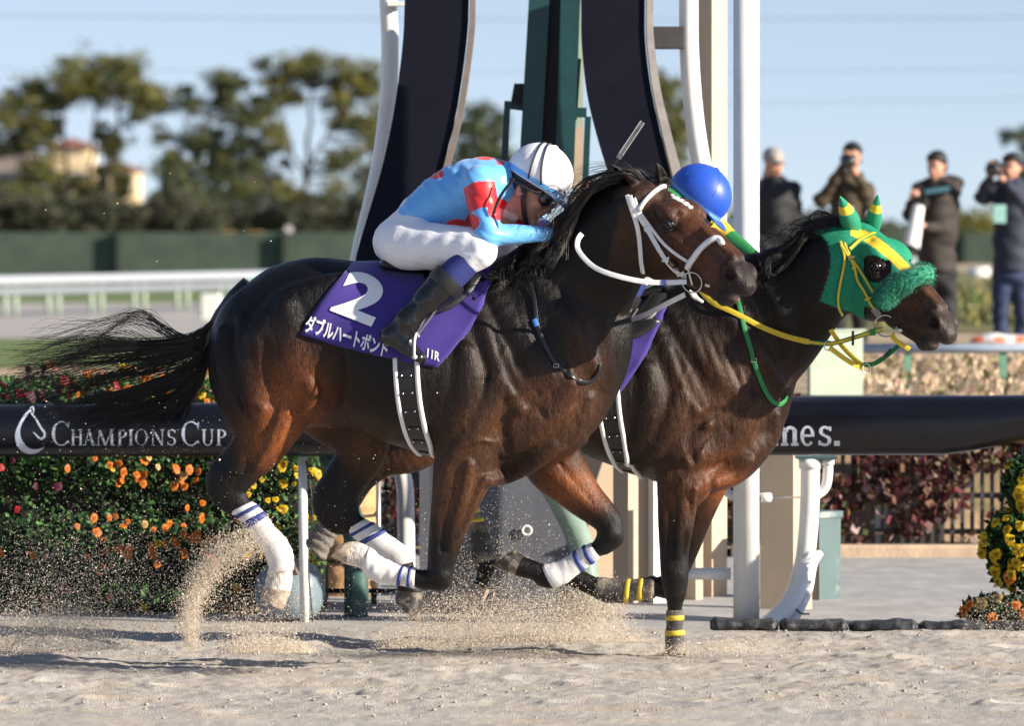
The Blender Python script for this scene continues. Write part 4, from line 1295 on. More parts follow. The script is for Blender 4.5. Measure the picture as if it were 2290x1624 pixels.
br2 = empty("bridle", h2.hit(*Z3(1190, 1115))[0] - np.array([0, 0, .1]))
tag(br2, "yellow and green bridle with fleece noseband on the far horse", "bridle")
def duo(pts, w, name, off=.012, parent=None, n=5):
    """yellow strap with green edges"""
    o = strap_on(h2, pts, w, .004, name, M_ygreen, parent or br2, off, n)
    strap_on(h2, pts, w * .58, .003, "yellow_inlay", M_ywhite, o, off + .0035, n)
    return o
duo(zl(Z3, [(878, 535), (955, 475), (1060, 428), (1130, 414), (1182, 438)]), .020, "browband")
ck2 = duo(zl(Z3, [(808, 480), (848, 560), (882, 605), (922, 690), (962, 790), (1012, 862), (1052, 945), (1100, 1012), (1140, 1055)]), .017, "cheek_strap")
for q_ in ((888, 600), (912, 670), (1040, 915)):
    strap_on(h2, zl(Z3, [(q_[0] - 20, q_[1] + 10), (q_[0], q_[1]), (q_[0] + 22, q_[1] - 10)]), .009, .006, "keeper", M_ywhite, ck2, .016, 3)
buckle(h2, *Z3(885, 598), .010, .007, ck2, off=.019)
MB().obox(h2.hit(*Z3(1105, 1010), .019)[0], ((.6, -.3, -.7), (.7, -.2, .6), (0, -1, 0)), (.020, .013, .002)).build("number_tag", M_steel, ck2)
duo(zl(Z3, [(838, 490), (895, 610), (970, 700), (1050, 825), (1110, 915), (1162, 988)]), .014, "noseband_strap", .010)
duo(zl(Z3, [(812, 500), (842, 600), (822, 720), (793, 850), (786, 960), (812, 1032), (882, 1095)]), .015, "throat_strap")
pr2, nr2 = h2.hit(*Z3(1190, 1115), .022)
ring(pr2, nr2 * .5 + np.array([0, -1., 0]), .046, .0035, "bit_ring", M_steel, br2)
pb, nb = h2.hit(*Z3(1265, 1155), .010)
MB().tube(np.array([pb, pb + np.array([.02, .004, -.004]), pb + np.array([.05, .02, -.012])]), [.012, .010, .006], 10).build("bit_mouthpiece", M_steel, br2, True)
# fleece noseband
X, Nn = on(h2, zl(Z3, [(1150, 945), (1215, 880), (1300, 815), (1390, 778), (1480, 775), (1545, 815)]), .028, 5)
rr_ = np.array([.030, .036, .040] + [.042] * (len(X) - 6) + [.041, .038, .030])
fl = MB().tube(X, rr_, 16).build("fleece_noseband", M_fur, br2, True)
rg = np.random.default_rng(5)
nf = 5200
i_ = rg.uniform(0, len(X) - 1.01, nf); k_ = i_.astype(int); f_ = (i_ - k_)[:, None]
cc = X[k_] * (1 - f_) + X[k_ + 1] * f_
T_ = np.gradient(X, axis=0)[k_]; T_ /= np.linalg.norm(T_, axis=1)[:, None]
d_ = rg.normal(size=(nf, 3)); d_ -= T_ * (d_ * T_).sum(1)[:, None]; d_ /= np.linalg.norm(d_, axis=1)[:, None]
r_ = rr_[k_][:, None]
g0 = cc + d_ * r_ * .93; g1 = cc + d_ * (r_ + .010) + rg.normal(0, .004, (nf, 3)); g2 = g1 + d_ * .004 + rg.normal(0, .005, (nf, 3)) + np.array([-.004, 0, -.003])
side_ = np.cross(d_, T_) * .0009
Vf = np.stack([g0 - side_, g0 + side_, g1 + side_ * .7, g1 - side_ * .7, g2], 1).reshape(-1, 3)
b0 = np.arange(nf)[:, None] * 5
Ff = [tuple(r) for r in np.hstack([b0, b0 + 1, b0 + 2, b0 + 3]).tolist()] + [tuple(r) for r in np.hstack([b0 + 3, b0 + 2, b0 + 4]).tolist()]
mob("fleece_pile", Vf, Ff, M_fur, fl)["kind"] = "stuff"
# reins and straps of horse 2
def keepout(hs, X, gap=.012, it=4):
    for i in range(len(X)):
        o_ = Vector((0, 0, CAM_H)); d_ = (Vector(X[i]) - o_).normalized()
        loc, nn, ii, dd = hs.bvh.ray_cast(o_, d_)
        if loc is not None and loc.y - gap * .7 < X[i][1]:
            X[i] = np.array(o_ + d_ * (dd - gap))
    for _ in range(it): X[1:-1] = X[1:-1] * .5 + (X[:-2] + X[2:]) * .25
    return X
Y2 = pr2[1]
def rein2(pts, w, mat, name, inlay=None, side=None):
    X = keepout(h2, air(pts, 5))
    sv = np.cross(np.gradient(X, axis=0), np.array([0, -1., .0])) if side is None else side
    o = autosmooth(MB().strap(X, sv, w, .004).build(name, mat, br2), 40)
    if inlay: MB().strap(X + np.array([0, -.003, 0]), sv, w * .55, .003).build("yellow_inlay", inlay, o)
    return o
rein2([(*Z3(1138, 1160), Y2 - .01), (*Z3(1040, 1190), Y2 - .01), (*Z3(900, 1232), Y2 + .0), (*Z3(780, 1268), Y2 + .02), (*Z3(690, 1278), Y2 + .04), (*Z3(555, 1262), Y2 + .07)], .019, M_ygreen, "rein", M_ywhite)
rein2([(*Z3(560, 1262), Y2 + .06), (*Z3(400, 1225), Y2 + .10), (*Z3(200, 1150), Y2 + .15), (*Z3(60, 1075), Y2 + .20), (*Z3(-60, 1015), Y2 + .25), (*Z3(-220, 940), Y2 + .3), (*Z3(-330, 800), Y2 + .32)], .022, M_ywhite, "rein")
for q_, m_ in (((1060, 1185), M_ygreen), ((905, 1232), M_black)):
    p = P(*Z3(*q_), Y2 - .012); MB().obox(p, ((1, 0, .1), (0, 1, 0), (0, 0, 1)), (.012 if m_ is M_ygreen else .005, .006, .014 if m_ is M_ygreen else .03)).build("rein_stop", m_, br2)
rein2([(*Z3(1290, 1270), Y2 + .0), (*Z3(1220, 1330), Y2 + .05), (*Z3(1130, 1400), Y2 + .09), (*Z3(1060, 1438), Y2 + .11), (*Z3(990, 1440), Y2 + .12)], .020, M_ygreen, "rein", None, np.array([.3, -.3, 1.]))
rein2([(*Z3(985, 1445), Y2 + .12), (*Z3(900, 1380), Y2 + .14), (*Z3(800, 1270), Y2 + .17), (*Z3(730, 1165), Y2 + .2)], .019, M_ywhite, "rein", None, np.array([.8, -.3, .5]))
rein2([(*Z3(722, 1305), Y2 + .03), (*Z3(800, 1365), Y2 + .05), (*Z3(890, 1425), Y2 + .08), (*Z3(985, 1470), Y2 + .10)], .021, M_ywhite, "martingale_strap", None, np.array([-.4, -.2, 1.]))
for q_, yy in (((712, 1292), .03), ((1010, 1470), .10)):
    ring(P(*Z3(*q_), Y2 + yy), (.5, -1, .1), .020, .0025, "martingale_ring", M_steel, br2)
rein2([(*Z3(1205, 1200), Y2 - .01), (*Z3(1240, 1250), Y2 - .012), (*Z3(1300, 1290), Y2 - .01), (*Z3(1350, 1320), Y2 + .0)], .020, M_ywhite, "chin_strap", None, np.array([.6, -.2, .7]))
MB().obox(P(*Z3(1170, 1350), Y2 + .06), ((.75, 0, -.65), (0, 1, 0), (.65, 0, .75)), (.004, .006, .026)).build("rein_stop", M_black, br2)
Z7a = Zt(2700, 1300, 1.353)
ns2 = strap_on(h2, zl(Z3, [(-20, 860), (10, 960), (50, 1150), (110, 1330)]) + zl(Z7a, [(278, 95), (300, 165), (325, 240), (360, 312), (395, 350), (430, 352), (462, 310)]), .019, .005, "neck_strap", M_ygreen, None, .007)
tag(ns2, "bright green webbing neck strap looped round the far horse's neck", "strap")
buckle(h2, *Z3(130, 1400), .011, .008, ns2)

# ------------------------------------------------------------------ manes and tails
def mane_guides(hs, rows, lift=.012, dw=0.):
    """rows of picture points, first near the crest; later points lie in front of the neck"""
    G = []
    for row in rows:
        g = []
        lasty = None
        for i, (u, v) in enumerate(row):
            o_ = Vector((0, 0, CAM_H)); d_ = (Vector(P(u, v, 20.)) - o_).normalized()
            loc, nn, ii, dd = hs.bvh.ray_cast(o_, d_)
            if loc is not None:
                y = loc.y - lift * min(i, 2)
            else:
                y = lasty - .01 if lasty is not None else hs.near(P(u, v, hs.fr.y0))[0][1]
            if lasty is not None: y = min(max(y, lasty - .06), lasty + .05)
            lasty = y
            g.append(P(u, v, y))
        G.append(np.array(g))
    return G
rows = [[(1462, 402), (1440, 376), (1395, 372), (1345, 396), (1295, 428), (1258, 462)],
        [(1432, 404), (1405, 384), (1360, 392), (1310, 425), (1272, 470), (1246, 512)],
        [(1400, 405), (1368, 398), (1325, 425), (1290, 470), (1262, 520), (1242, 552)],
        [(1365, 412), (1332, 420), (1296, 455), (1270, 505), (1255, 545), (1246, 578)],
        [(1322, 436), (1292, 448), (1264, 486), (1248, 528), (1238, 560), (1228, 588)],
        [(1272, 478), (1246, 490), (1222, 525), (1206, 560), (1192, 588), (1180, 606)],
        [(1222, 524), (1196, 535), (1172, 560), (1154, 585), (1138, 606), (1122, 622)],
        [(1172, 556), (1150, 564), (1130, 582), (1116, 600), (1102, 618), (1088, 632)]]
hair("mane", mane_guides(h1, rows), 1500, M_hair, h1.root, seg=13, r0=.0013, r1=.0005, lock=26, spread=.012, curl=.008, seed=21, tipspread=2.2, shortness=.55)
hair("mane_wisps", mane_guides(h1, [[(1440, 400), (1400, 362), (1340, 380), (1280, 405), (1235, 440)], [(1380, 404), (1330, 402), (1275, 440), (1235, 490), (1215, 540)], [(1320, 436), (1270, 452), (1236, 500), (1222, 560), (1216, 600)]]),
     90, M_hair, h1.root, seg=14, r0=.0009, r1=.0003, spread=.02, curl=.012, seed=22, tipspread=2.)
hair("forelock", mane_guides(h1, [[(1462, 396), (1478, 384), (1460, 372), (1430, 372)], [(1474, 400), (1494, 398), (1505, 412), (1512, 420)], [(1450, 398), (1440, 384), (1418, 380), (1400, 388)]]), 160, M_hair, h1.root, seg=9, r0=.0011, seed=23, spread=.006, curl=.004)
rows = [[(1905, 512), (1880, 490), (1840, 488), (1800, 505), (1768, 528)],
        [(1880, 520), (1852, 500), (1812, 512), (1775, 545), (1742, 575)],
        [(1850, 528), (1816, 520), (1780, 548), (1752, 585), (1730, 615)],
        [(1806, 535), (1772, 545), (1740, 575), (1718, 605), (1705, 628)],
        [(1752, 556), (1724, 562), (1700, 580), (1684, 600), (1672, 618)],
        [(1700, 580), (1678, 582), (1660, 596), (1645, 612), (1632, 626)],
        [(1650, 600), (1632, 602), (1615, 612), (1600, 626), (1590, 640)]]
hair("mane", mane_guides(h2, rows), 1300, M_hair, h2.root, seg=12, r0=.0013, r1=.0005, lock=26, spread=.014, curl=.009, seed=31, tipspread=2.0, shortness=.5)
hair("mane_wisps", mane_guides(h2, [[(1890, 512), (1868, 470), (1840, 462), (1815, 478), (1790, 470)], [(1850, 525), (1800, 490), (1765, 500), (1735, 495), (1700, 520)], [(1780, 545), (1735, 535), (1700, 545), (1680, 570), (1660, 580)]]),
     80, M_hair, h2.root, seg=14, r0=.0009, r1=.0003, spread=.02, curl=.014, seed=32, tipspread=1.5)

def tail_guides(fr, rows):
    return [np.array([fr.world(fr.loc(u, v, w)) for (u, v, w) in row]) for row in rows]
TU = lambda rows: [[(u, v - 14 * min(1, max(0, (470 - u) / 200)), w) for (u, v, w) in r] for r in rows]
tg = tail_guides(f1, TU([
    [(528, 664, 0), (484, 712, .02), (436, 752, .03), (340, 768, .05), (250, 752, .06), (160, 762, .06), (70, 776, .05)],
    [(524, 668, 0), (474, 730, .02), (412, 780, .04), (300, 800, .06), (190, 812, .07), (80, 832, .07), (5, 850, .06)],
    [(520, 676, 0), (468, 745, .01), (412, 808, .03), (322, 846, .05), (222, 878, .06), (118, 902, .06), (30, 925, .05)],
    [(514, 688, 0), (466, 765, 0), (422, 830, .01), (342, 872, .03), (246, 908, .03), (160, 942, .03), (90, 965, .02)],
    [(508, 700, 0), (464, 782, -.01), (432, 850, 0), (378, 894, .01), (306, 926, .02), (240, 955, .02), (170, 985, .02)],
    [(504, 712, 0), (468, 798, -.01), (448, 868, -.01), (420, 918, 0), (392, 952, 0), (360, 975, 0), (335, 990, 0)]]))
hair("tail", tg, 1350, M_hair, h1.root, seg=17, r0=.0016, r1=.00055, spread=.011, curl=.011, seed=41, tipspread=3.4, shortness=.7, lock=34)
hair("tail_wisps", tail_guides(f1, [[(450, 760, .03), (380, 742, .04), (300, 715, .05), (220, 710, .06), (130, 722, .06), (60, 760, .05)], [(450, 775, .03), (380, 745, .04), (320, 700, .05), (250, 722, .06), (170, 760, .06), (60, 800, .05)],
     [(450, 790, .03), (350, 800, .04), (230, 770, .05), (140, 790, .06), (60, 815, .06), (-20, 820, .05)], [(450, 850, .0), (380, 900, .0), (300, 960, .02), (230, 1000, .02), (150, 1010, .02), (90, 1040, .02)]]), 150, M_hair, h1.root, seg=20, r0=.0011, r1=.0005, spread=.02, curl=.014, seed=42, tipspread=2.2, shortness=.6)
# dock: the fleshy root of the tail
MB().tube(np.array([f1.world(f1.loc(u, v, 0)) for (u, v) in ((560, 640), (528, 668), (496, 708), (470, 750), (448, 790))]), [.045, .042, .036, .028, .015], 12).build("dock", M_hair, h1.root, True)
tg2 = tail_guides(f2, [[(900, 735, 0), (870, 790, 0), (850, 850, 0), (800, 880, 0), (740, 900, 0)], [(900, 745, 0), (872, 810, 0), (860, 870, 0), (830, 920, 0), (780, 950, 0)]])
hair("tail", tg2, 260, M_hair, h2.root, seg=12, r0=.0016, r1=.0005, spread=.02, seed=43)
# ------------------------------------------------------------------ people
M_skin = pm("skin", (.52, .27, .18), .5, var=.10, vscale=40, bump=.06, bscale=180, sss=.12)
M_silk = pm("racing_silk", attr=True, rough=.40, var=.04, vscale=14, bump=.30, bscale=16, stretch=(.35, 1, 1.3), spec=.5, sheen=.15)
M_breech = pm("white_breeches", (.80, .80, .84), .6, var=.03, bump=.25, bscale=26, sheen=.1)
M_boot = pm("black_boot", (.006, .006, .007), .20, var=.3, vscale=30, bump=.12, bscale=34, coat=.2, dirt=((.20, .17, .14), 90, .70, .80))
M_bootcuff = pm("boot_cuff", (.018, .018, .020), .35, var=.3)
M_sock = pm("navy_sock", (.020, .030, .16), .75, var=.12, bump=.2, bscale=120)
M_capw = pm("white_cap", attr=True, rough=.45, var=.04, vscale=20, bump=.12, bscale=24)
M_capb = pm("blue_cap", attr=True, rough=.42, var=.06, vscale=20, bump=.12, bscale=24)
M_rubber = pm("black_rubber", (.012, .012, .013), .5, var=.2)
M_lens = pm("goggle_lens", (.010, .010, .012), .08, spec=.8, coat=.5)
M_hairb = pm("dark_hair", (.012, .009, .008), .5, var=.4, vscale=90, bump=.3, bscale=150)

def wrinkle(V, axis, amp, freq, seed=0):
    """cloth folds: small waves across an axis, out of the surface by local averaging of position"""
    rg = np.random.default_rng(seed); ph = rg.uniform(0, 6.28, 8); d = rg.normal(size=(4, 3)); d /= np.linalg.norm(d, axis=1)[:, None]
    w = np.zeros(len(V))
    for i in range(4):
        w += np.sin(V @ (np.asarray(axis) * freq * (1 + .35 * i)) + 2.2 * np.sin(V @ d[i] * 14 + ph[i]) + ph[i + 4]) / (1 + .6 * i)
    return w * amp

def vnormals(V, Q):
    n = np.zeros_like(V); fn = np.cross(V[Q[:, 2]] - V[Q[:, 0]], V[Q[:, 3]] - V[Q[:, 1]])
    for k in range(4):
        for a in range(3): n[:, a] += np.bincount(Q[:, k], fn[:, a], len(V))
    return n / (np.linalg.norm(n, axis=1)[:, None] + 1e-12)

class Face:
    """head frame of a rider: f forward (face), l to the right ear, t to the crown"""
    def __init__(s, fr, u, v, w, Fd, Ud):
        Fd = np.array(Fd, float); Fd /= np.linalg.norm(Fd); Ud = np.array(Ud, float); Ud -= Fd * Ud.dot(Fd); Ud /= np.linalg.norm(Ud)
        s.fr = fr; s.c = fr.loc(u, v, w); L = np.cross(Fd, Ud)
        s.M = np.stack([fr.vec(Fd), fr.vec(L), fr.vec(Ud)])
    def h(s, f, l, t): return s.c + np.array([f, l, t]) @ s.M
    def inv(s, p): return (np.asarray(p) - s.c) @ s.M.T
    def W(s, f, l, t): return s.fr.world(s.h(f, l, t))

def box_for(pts, m):
    pts = np.array(pts); return pts.min(0) - m, pts.max(0) + m

def head_solid(S, K):
    S.ell(K.h(-.010, 0, .045), (.100, .078, .092), K.M, .02)                 # skull
    S.ell(K.h(.030, 0, -.035), (.062, .060, .080), K.M, .03)                 # face
    S.cone(K.h(.045, 0, -.085), K.h(.070, 0, -.105), .034, .022, k=.02)      # jaw, chin
    S.cone(K.h(.085, 0, .005), K.h(.108, 0, -.035), .010, .014, k=.010)      # nose
    S.ell(K.h(.100, .012, -.040), (.011, .008, .008), K.M, .006); S.ell(K.h(.100, -.012, -.040), (.011, .008, .008), K.M, .006)
    for sg in (1, -1):
        S.ell(K.h(.075, sg * .030, .020), (.020, .024, .012), K.M, .010)     # brow
        S.ell(K.h(.088, sg * .030, .000), (.014, .016, .011), K.M, .006, sub=True)
        S.ell(K.h(.078, sg * .030, .000), (.013, .014, .011), K.M, .003)     # eyes
        S.ell(K.h(.060, sg * .040, -.030), (.030, .022, .022), K.M, .015)    # cheek
        S.ell(K.h(-.010, sg * .078, -.010), (.022, .010, .034), K.M, .006)   # ears
        S.ell(K.h(-.006, sg * .088, -.008), (.012, .008, .020), K.M, .004, sub=True)
    S.cone(K.h(.098, -.020, -.062), K.h(.098, .020, -.062), .0045, .0045, k=.004, sub=True)   # mouth
    S.ell(K.h(.090, 0, -.055), (.014, .024, .007), K.M, .005); S.ell(K.h(.088, 0, -.071), (.013, .020, .007), K.M, .005)
    S.cone(K.h(-.03, 0, -.03), K.h(-.055, 0, -.15), .052, .055, k=.02)       # neck

def hand_solid(S, wrist, fwd, palm, side, k=.006, sc=1.):
    """a closed hand: palm, four curled fingers of unequal length, thumb from the side of the palm"""
    f = fwd / np.linalg.norm(fwd); p = palm - f * palm.dot(f); p /= np.linalg.norm(p); s_ = np.cross(f, p) * side
    b = wrist + f * .055 * sc
    S.chain([wrist, wrist + f * .03 * sc, b + f * .025 * sc], np.array([.024, .030, .033]) * sc, [1, .62, .55], p, .012)
    for i, (o, ln) in enumerate(((-.028, .92), (-.009, 1.05), (.010, 1.0), (.027, .82))):
        k0 = b + f * .028 * sc + s_ * o * sc
        k1 = k0 + (f * .020 + p * .022) * ln * sc; k2 = k1 + (-f * .006 + p * .024) * ln * sc; k3 = k2 + (-f * .022 + p * .004) * ln * sc
        S.chain([k0, k1, k2, k3], np.array([.0105, .0100, .0092, .0080]) * sc, None, p, .003)
    t0 = wrist + f * .03 * sc - s_ * .026 * sc; t1 = t0 + (f * .028 - s_ * .010 + p * .014) * sc; t2 = t1 + (f * .022 + s_ * .012 + p * .014) * sc
    S.chain([t0, t1, t2], np.array([.0135, .0115, .0095]) * sc, None, p, .006)

def rider(fr, J, label, shirt_col, cap_col, capmat, name="person", fine=1.0):
    X = lambda k: fr.loc(*J[k])
    root_pts = [X(k) for k in J if isinstance(J[k], tuple) and len(J[k]) == 3]
    lo, hi = box_for(root_pts, .16)
    K = Face(fr, *J["head"], J["face_dir"], J["crown_dir"])
    # --- body, one surface: trunk, limbs, head, hands
    S = SDF(lo, hi, .009)
    sp = cr(np.array([X("hip"), X("waist"), X("chest"), X("neck")]), 4)
    S.chain(sp, cr(np.array([.065, .055, .075, .055]), 4)[:, 0], cr(np.array([1.4, 1.4, 1.4, 1.0]), 4)[:, 0], (0, 1, 0), .03)
    for sd in ("n", "f"):
        S.chain([X("sho_" + sd), X("elb_" + sd), X("wri_" + sd)], [.044, .036, .024], None, k=.02)
        S.chain([X("hipj_" + sd), X("knee_" + sd), X("ank_" + sd)], [.070, .048, .034], None, k=.02)
        S.chain([X("ank_" + sd), X("heel_" + sd) * .45 + X("toe_" + sd) * .55 + np.array([0, 0, .02])], [.03, .018], None, k=.02)
    V, Q = S.mesh(); V = relax(V, Q, 2)
    S2_ = SDF(*box_for([K.c, X("wri_n"), X("wri_f")], .19), .0045 * fine)
    head_solid(S2_, K)
    S2_.chain([K.h(-.05, 0, -.13), X("neck")], [.05, .055], None, k=.03)
    for sd in ("n", "f"):
        w_, e_ = X("wri_" + sd), X("elb_" + sd)
        S2_.chain([e_ + (w_ - e_) * .75, w_], [.030, .024], None, k=.01)
        hand_solid(S2_, w_, (w_ - e_), np.array(J.get("palm_" + sd, (0.2, -.3 if sd == "f" else .3, -.9))), 1 if sd == "n" else -1)
    V2_, Q2_ = S2_.mesh(); V2_ = relax(V2_, Q2_, 1)
    root = mob(name, fr.world(np.vstack([V2_, V])), np.vstack([Q2_, Q + len(V2_)]), M_skin)
    tag(root, label, "person")
    # --- shirt
    S = SDF(lo, hi, .0052 * fine)
    C, r, q = fr.pairs(J["shirt"], 4); S.chain(C, r, q, (0, 1, 0), .02)
    for sd in ("n", "f"):
        a, b, c = X("sho_" + sd), X("elb_" + sd), X("wri_" + sd)
        S.chain(cr(np.array([a, a + (b - a) * .5, b]), 3), [.064, .063, .062, .061, .060, .055, .050], None, k=.035)
        S.chain(cr(np.array([b, b + (c - b) * .45, c - (c - b) * .06]), 3), [.048, .044, .041, .039, .036, .032, .028], None, k=.012)
    S.chain([X("neck"), K.h(-.055, 0, -.13)], [.072, .060], None, k=.03)
    V, Q = S.mesh(); V = relax(V, Q, 2)
    N_ = vnormals(V, Q)
    ax = X("chest") - X("waist"); ax /= np.linalg.norm(ax)
    armn = np.exp(-(np.linalg.norm(V - (X("elb_n")), axis=1) / .16) ** 2)
    V = V + N_ * (wrinkle(V, ax * .7 + np.array([0, .3, .6]), .0009, 70, 1) * (1 + .8 * armn) + wrinkle(V, np.array([.4, .2, .9]), .0005, 130, 2))[:, None]
    W_ = fr.world(V)
    sh = mob("shirt", W_, Q, M_silk, root, col=shirt_col(V, proj(W_), J, X))
    # --- breeches
    S = SDF(lo, hi, .0058 * fine)
    S.ell((X("hip") + np.array([-.005, 0, 0])), (.118, .165, .100), None, .03)
    for sd in ("n", "f"):
        a, b = X("hipj_" + sd), X("knee_" + sd)
        S.chain(cr(np.array([a, a + (b - a) * .5, b, b + (X("ank_" + sd) - b) * .12]), 3), [.100, .098, .095, .091, .086, .080, .073, .069, .066, .064], None, k=.04)
    S.chain([X("hip"), X("waist")], [.092, .082], [1.6, 1.7], (0, 1, 0), .04)
    V, Q = S.mesh(); V = relax(V, Q, 2); N_ = vnormals(V, Q)
    V = V + N_ * (wrinkle(V, np.array([.8, .1, -.5]), .0008, 60, 4) + wrinkle(V, np.array([.2, .1, .9]), .0005, 110, 5))[:, None]
    mob("breeches", fr.world(V), Q, M_breech, root)
    # --- socks and boots
    for sd in ("n", "f"):
        k_, a_, h_, t_ = X("knee_" + sd), X("ank_" + sd), X("heel_" + sd), X("toe_" + sd)
        Sb = SDF(*box_for([k_, a_, h_, t_], .11), .0045)
        Sb.chain([k_ + (a_ - k_) * .02, k_ + (a_ - k_) * .45], [.058, .060], None, k=.01)
        v, q = Sb.mesh(); mob("sock", fr.world(relax(v, q, 1)), q, M_sock, root)
        Sb = SDF(*box_for([k_, a_, h_, t_], .12), .0045)
        b0 = k_ + (a_ - k_) * .42
        Sb.chain(cr(np.array([b0, b0 + (a_ - b0) * .35, b0 + (a_ - b0) * .7, a_]), 3), [.069, .067, .066, .064, .062, .058, .053, .049, .047, .046], None, k=.01)
        mid = h_ + (t_ - h_) * .4
        up = (k_ - a_) / np.linalg.norm(k_ - a_)
        Sb.chain([h_ + up * .018, mid + up * .016, t_ - (t_ - h_) * .08], [.036, .040, .030], [1., 1., 1.15], (0, 1, 0), .02)
        Sb.chain([a_, h_ + up * .03], [.046, .038], None, k=.03); Sb.chain([a_, mid + up * .02], [.044, .036], None, k=.03)
        # flat sole: cut below the sole line
        sole_n = np.cross(t_ - h_, [0, 1, 0]); sole_n /= np.linalg.norm(sole_n)
        if sole_n @ up > 0: sole_n = -sole_n
        sl, XX, YY, ZZ = Sb.region(Sb.lo, Sb.lo + Sb.h * Sb.n)
        pl = (XX - h_[0]) * sole_n[0] + (YY - h_[1]) * sole_n[1] + (ZZ - h_[2]) * sole_n[2] - .014
        Sb.F[sl] = np.maximum(Sb.F[sl], pl.astype(np.float32))
        # cut the open top
        tn = (k_ - a_) / np.linalg.norm(k_ - a_)
        pl = (XX - b0[0]) * tn[0] + (YY - b0[1]) * tn[1] + (ZZ - b0[2]) * tn[2] - .012
        Sb.F[sl] = np.maximum(Sb.F[sl], pl.astype(np.float32))
        v, q = Sb.mesh(); v = relax(v, q, 1); nn = vnormals(v, q)
        ankd = np.exp(-(np.linalg.norm(v - a_, axis=1) / .07) ** 2)
        v = v + nn * (wrinkle(v, tn, .0022, 110, 7) * ankd + wrinkle(v, tn, .0009, 60, 8))[:, None]
        bt = mob("boot", fr.world(v), q, M_boot, root)
        c_ = b0 + tn * .005
        MB().tube(np.array([fr.world(c_ - tn * x) for x in (.05, .045, 0, -.008)]), [.068, .0722, .0725, .0705], 24, caps=False).build("boot_cuff", M_bootcuff, bt, True)
    # --- cap
    S = SDF(*box_for([K.c], .22), .0045)
    S.ell(K.h(.006, 0, .076), (.136, .116, .126), K.M, .01)
    sl, XX, YY, ZZ = S.region(S.lo, S.lo + S.h * S.n)
    c0 = K.h(0, 0, J.get("brim", .022)); nrm = K.M[2] + K.M[0] * J.get("brim_tilt", .16); nrm /= np.linalg.norm(nrm)
    d = -((XX - c0[0]) * nrm[0] + (YY - c0[1]) * nrm[1] + (ZZ - c0[2]) * nrm[2])
    S.F[sl] = np.maximum(S.F[sl], d.astype(np.float32))
    S.ell(K.h(.122, 0, J.get("brim", .022) - .006), (.062, .085, .010), np.stack([K.M[0] - .28 * K.M[2], K.M[1], K.M[2] + .28 * K.M[0]]) / math.sqrt(1 + .28 ** 2), .010)   # peak
    S.ell(K.h(.006, 0, .202), (.012, .012, .007), K.M, .006)
    v, q = S.mesh(); v = relax(v, q, 1)
    kk = K.inv(v)
    hl = (v - c0) @ nrm
    cc = cap_col(kk, hl)
    cap = mob("cap", fr.world(v), q, capmat, root, col=cc)
    # seams of the cap cover
    for th in (0, 60, 120):
        pts = []
        for x in np.linspace(-78, 78, 15):
            a, b = math.cos(R(x)), math.sin(R(x))
            pts.append(K.W(.006 + .1365 * b * math.cos(R(th)), .1165 * b * math.sin(R(th)), .076 + .1265 * a))
        MB().tube(np.array(pts), .0011, 5).build("cap_seam", capmat_seam[capmat.name], cap, True)
    # black harness pad under the rim
    Sp = SDF(*box_for([K.c], .2), .005)
    Sp.ell(K.h(-.008, 0, .040), (.112, .096, .098), K.M, .01)
    sl2, X2_, Y2_, Z2_ = Sp.region(Sp.lo, Sp.lo + Sp.h * Sp.n)
    fa = (X2_ - K.c[0]) * K.M[0][0] + (Y2_ - K.c[1]) * K.M[0][1] + (Z2_ - K.c[2]) * K.M[0][2]; ta_ = (X2_ - K.c[0]) * K.M[2][0] + (Y2_ - K.c[1]) * K.M[2][1] + (Z2_ - K.c[2]) * K.M[2][2]
    Sp.F[sl2] = np.maximum(Sp.F[sl2], np.maximum(-.012 - ta_ + .55 * np.maximum(fa, -.02), ta_ - .06).astype(np.float32))
    v2, q2 = Sp.mesh(); mob("harness_pad", fr.world(relax(v2, q2, 1)), q2, M_rubber, cap)
    # goggles with straps round the cap
    gl = SDF(*box_for([K.h(.09, 0, 0)], .12), .0035)
    for sg in (1, -1):
        gl.ell(K.h(.086, sg * .037, .002), (.030, .045, .034), K.M, .008)
    gl.ell(K.h(.100, 0, .006), (.014, .03, .014), K.M, .008)
    v, q = gl.mesh(); g = mob("goggles", fr.world(relax(v, q, 2)), q, M_lens, root)
    for dz in (0., .018):
        pts = []
        for x in np.linspace(-118, 118, 25):
            t = abs(x) / 118
            pts.append(K.W(.0 + .118 * math.cos(R(x)) - .012, .106 * math.sin(R(x)) * 1.0, .004 + (.0 if dz == 0 else .03) * t + .0))
        if dz == 0: MB().strap(np.array(pts), K.M[2] @ fr.M, .012, .003).build("goggle_frame", M_rubber, g)
    for (o1, o2) in (((.055, .000), (.030, -.02)) if capmat is M_capw else ()):
        pts = []
        for x in np.linspace(-106, 106, 23):
            a, b = math.cos(R(x)), math.sin(R(x))
            # bands run over the crown from temple to temple
            f_ = -.012 + o1 * (1 - 1.1 * a) + o2 * 1.2
            sc_ = math.sqrt(max(1 - ((f_ - .006) / .137) ** 2, .05))
            p_ = K.h(f_, .1185 * b * sc_, .076 + .1285 * a * sc_); dn = p_ - K.h(.006, 0, .076); dn /= np.linalg.norm(dn)
            for _ in range(30):
                if S.sample(p_[None])[0] > .003: break
                p_ = p_ + dn * .0015
            pts.append(fr.world(p_))
        MB().tube(np.array(pts), .0036, 8).build("goggle_strap", M_rubber, g, True)
    # chin strap
    pts = [K.W(.0, .082, -.005), K.W(.02, .076, -.05), K.W(.052, .048, -.105), K.W(.066, 0, -.128), K.W(.052, -.048, -.105), K.W(.02, -.076, -.05), K.W(.0, -.082, -.005)]
    MB().strap(cr(np.array(pts), 4), K.M[0] @ fr.M, .022, .006).build("chin_strap", M_rubber, cap)
    # stirrups
    return root, K

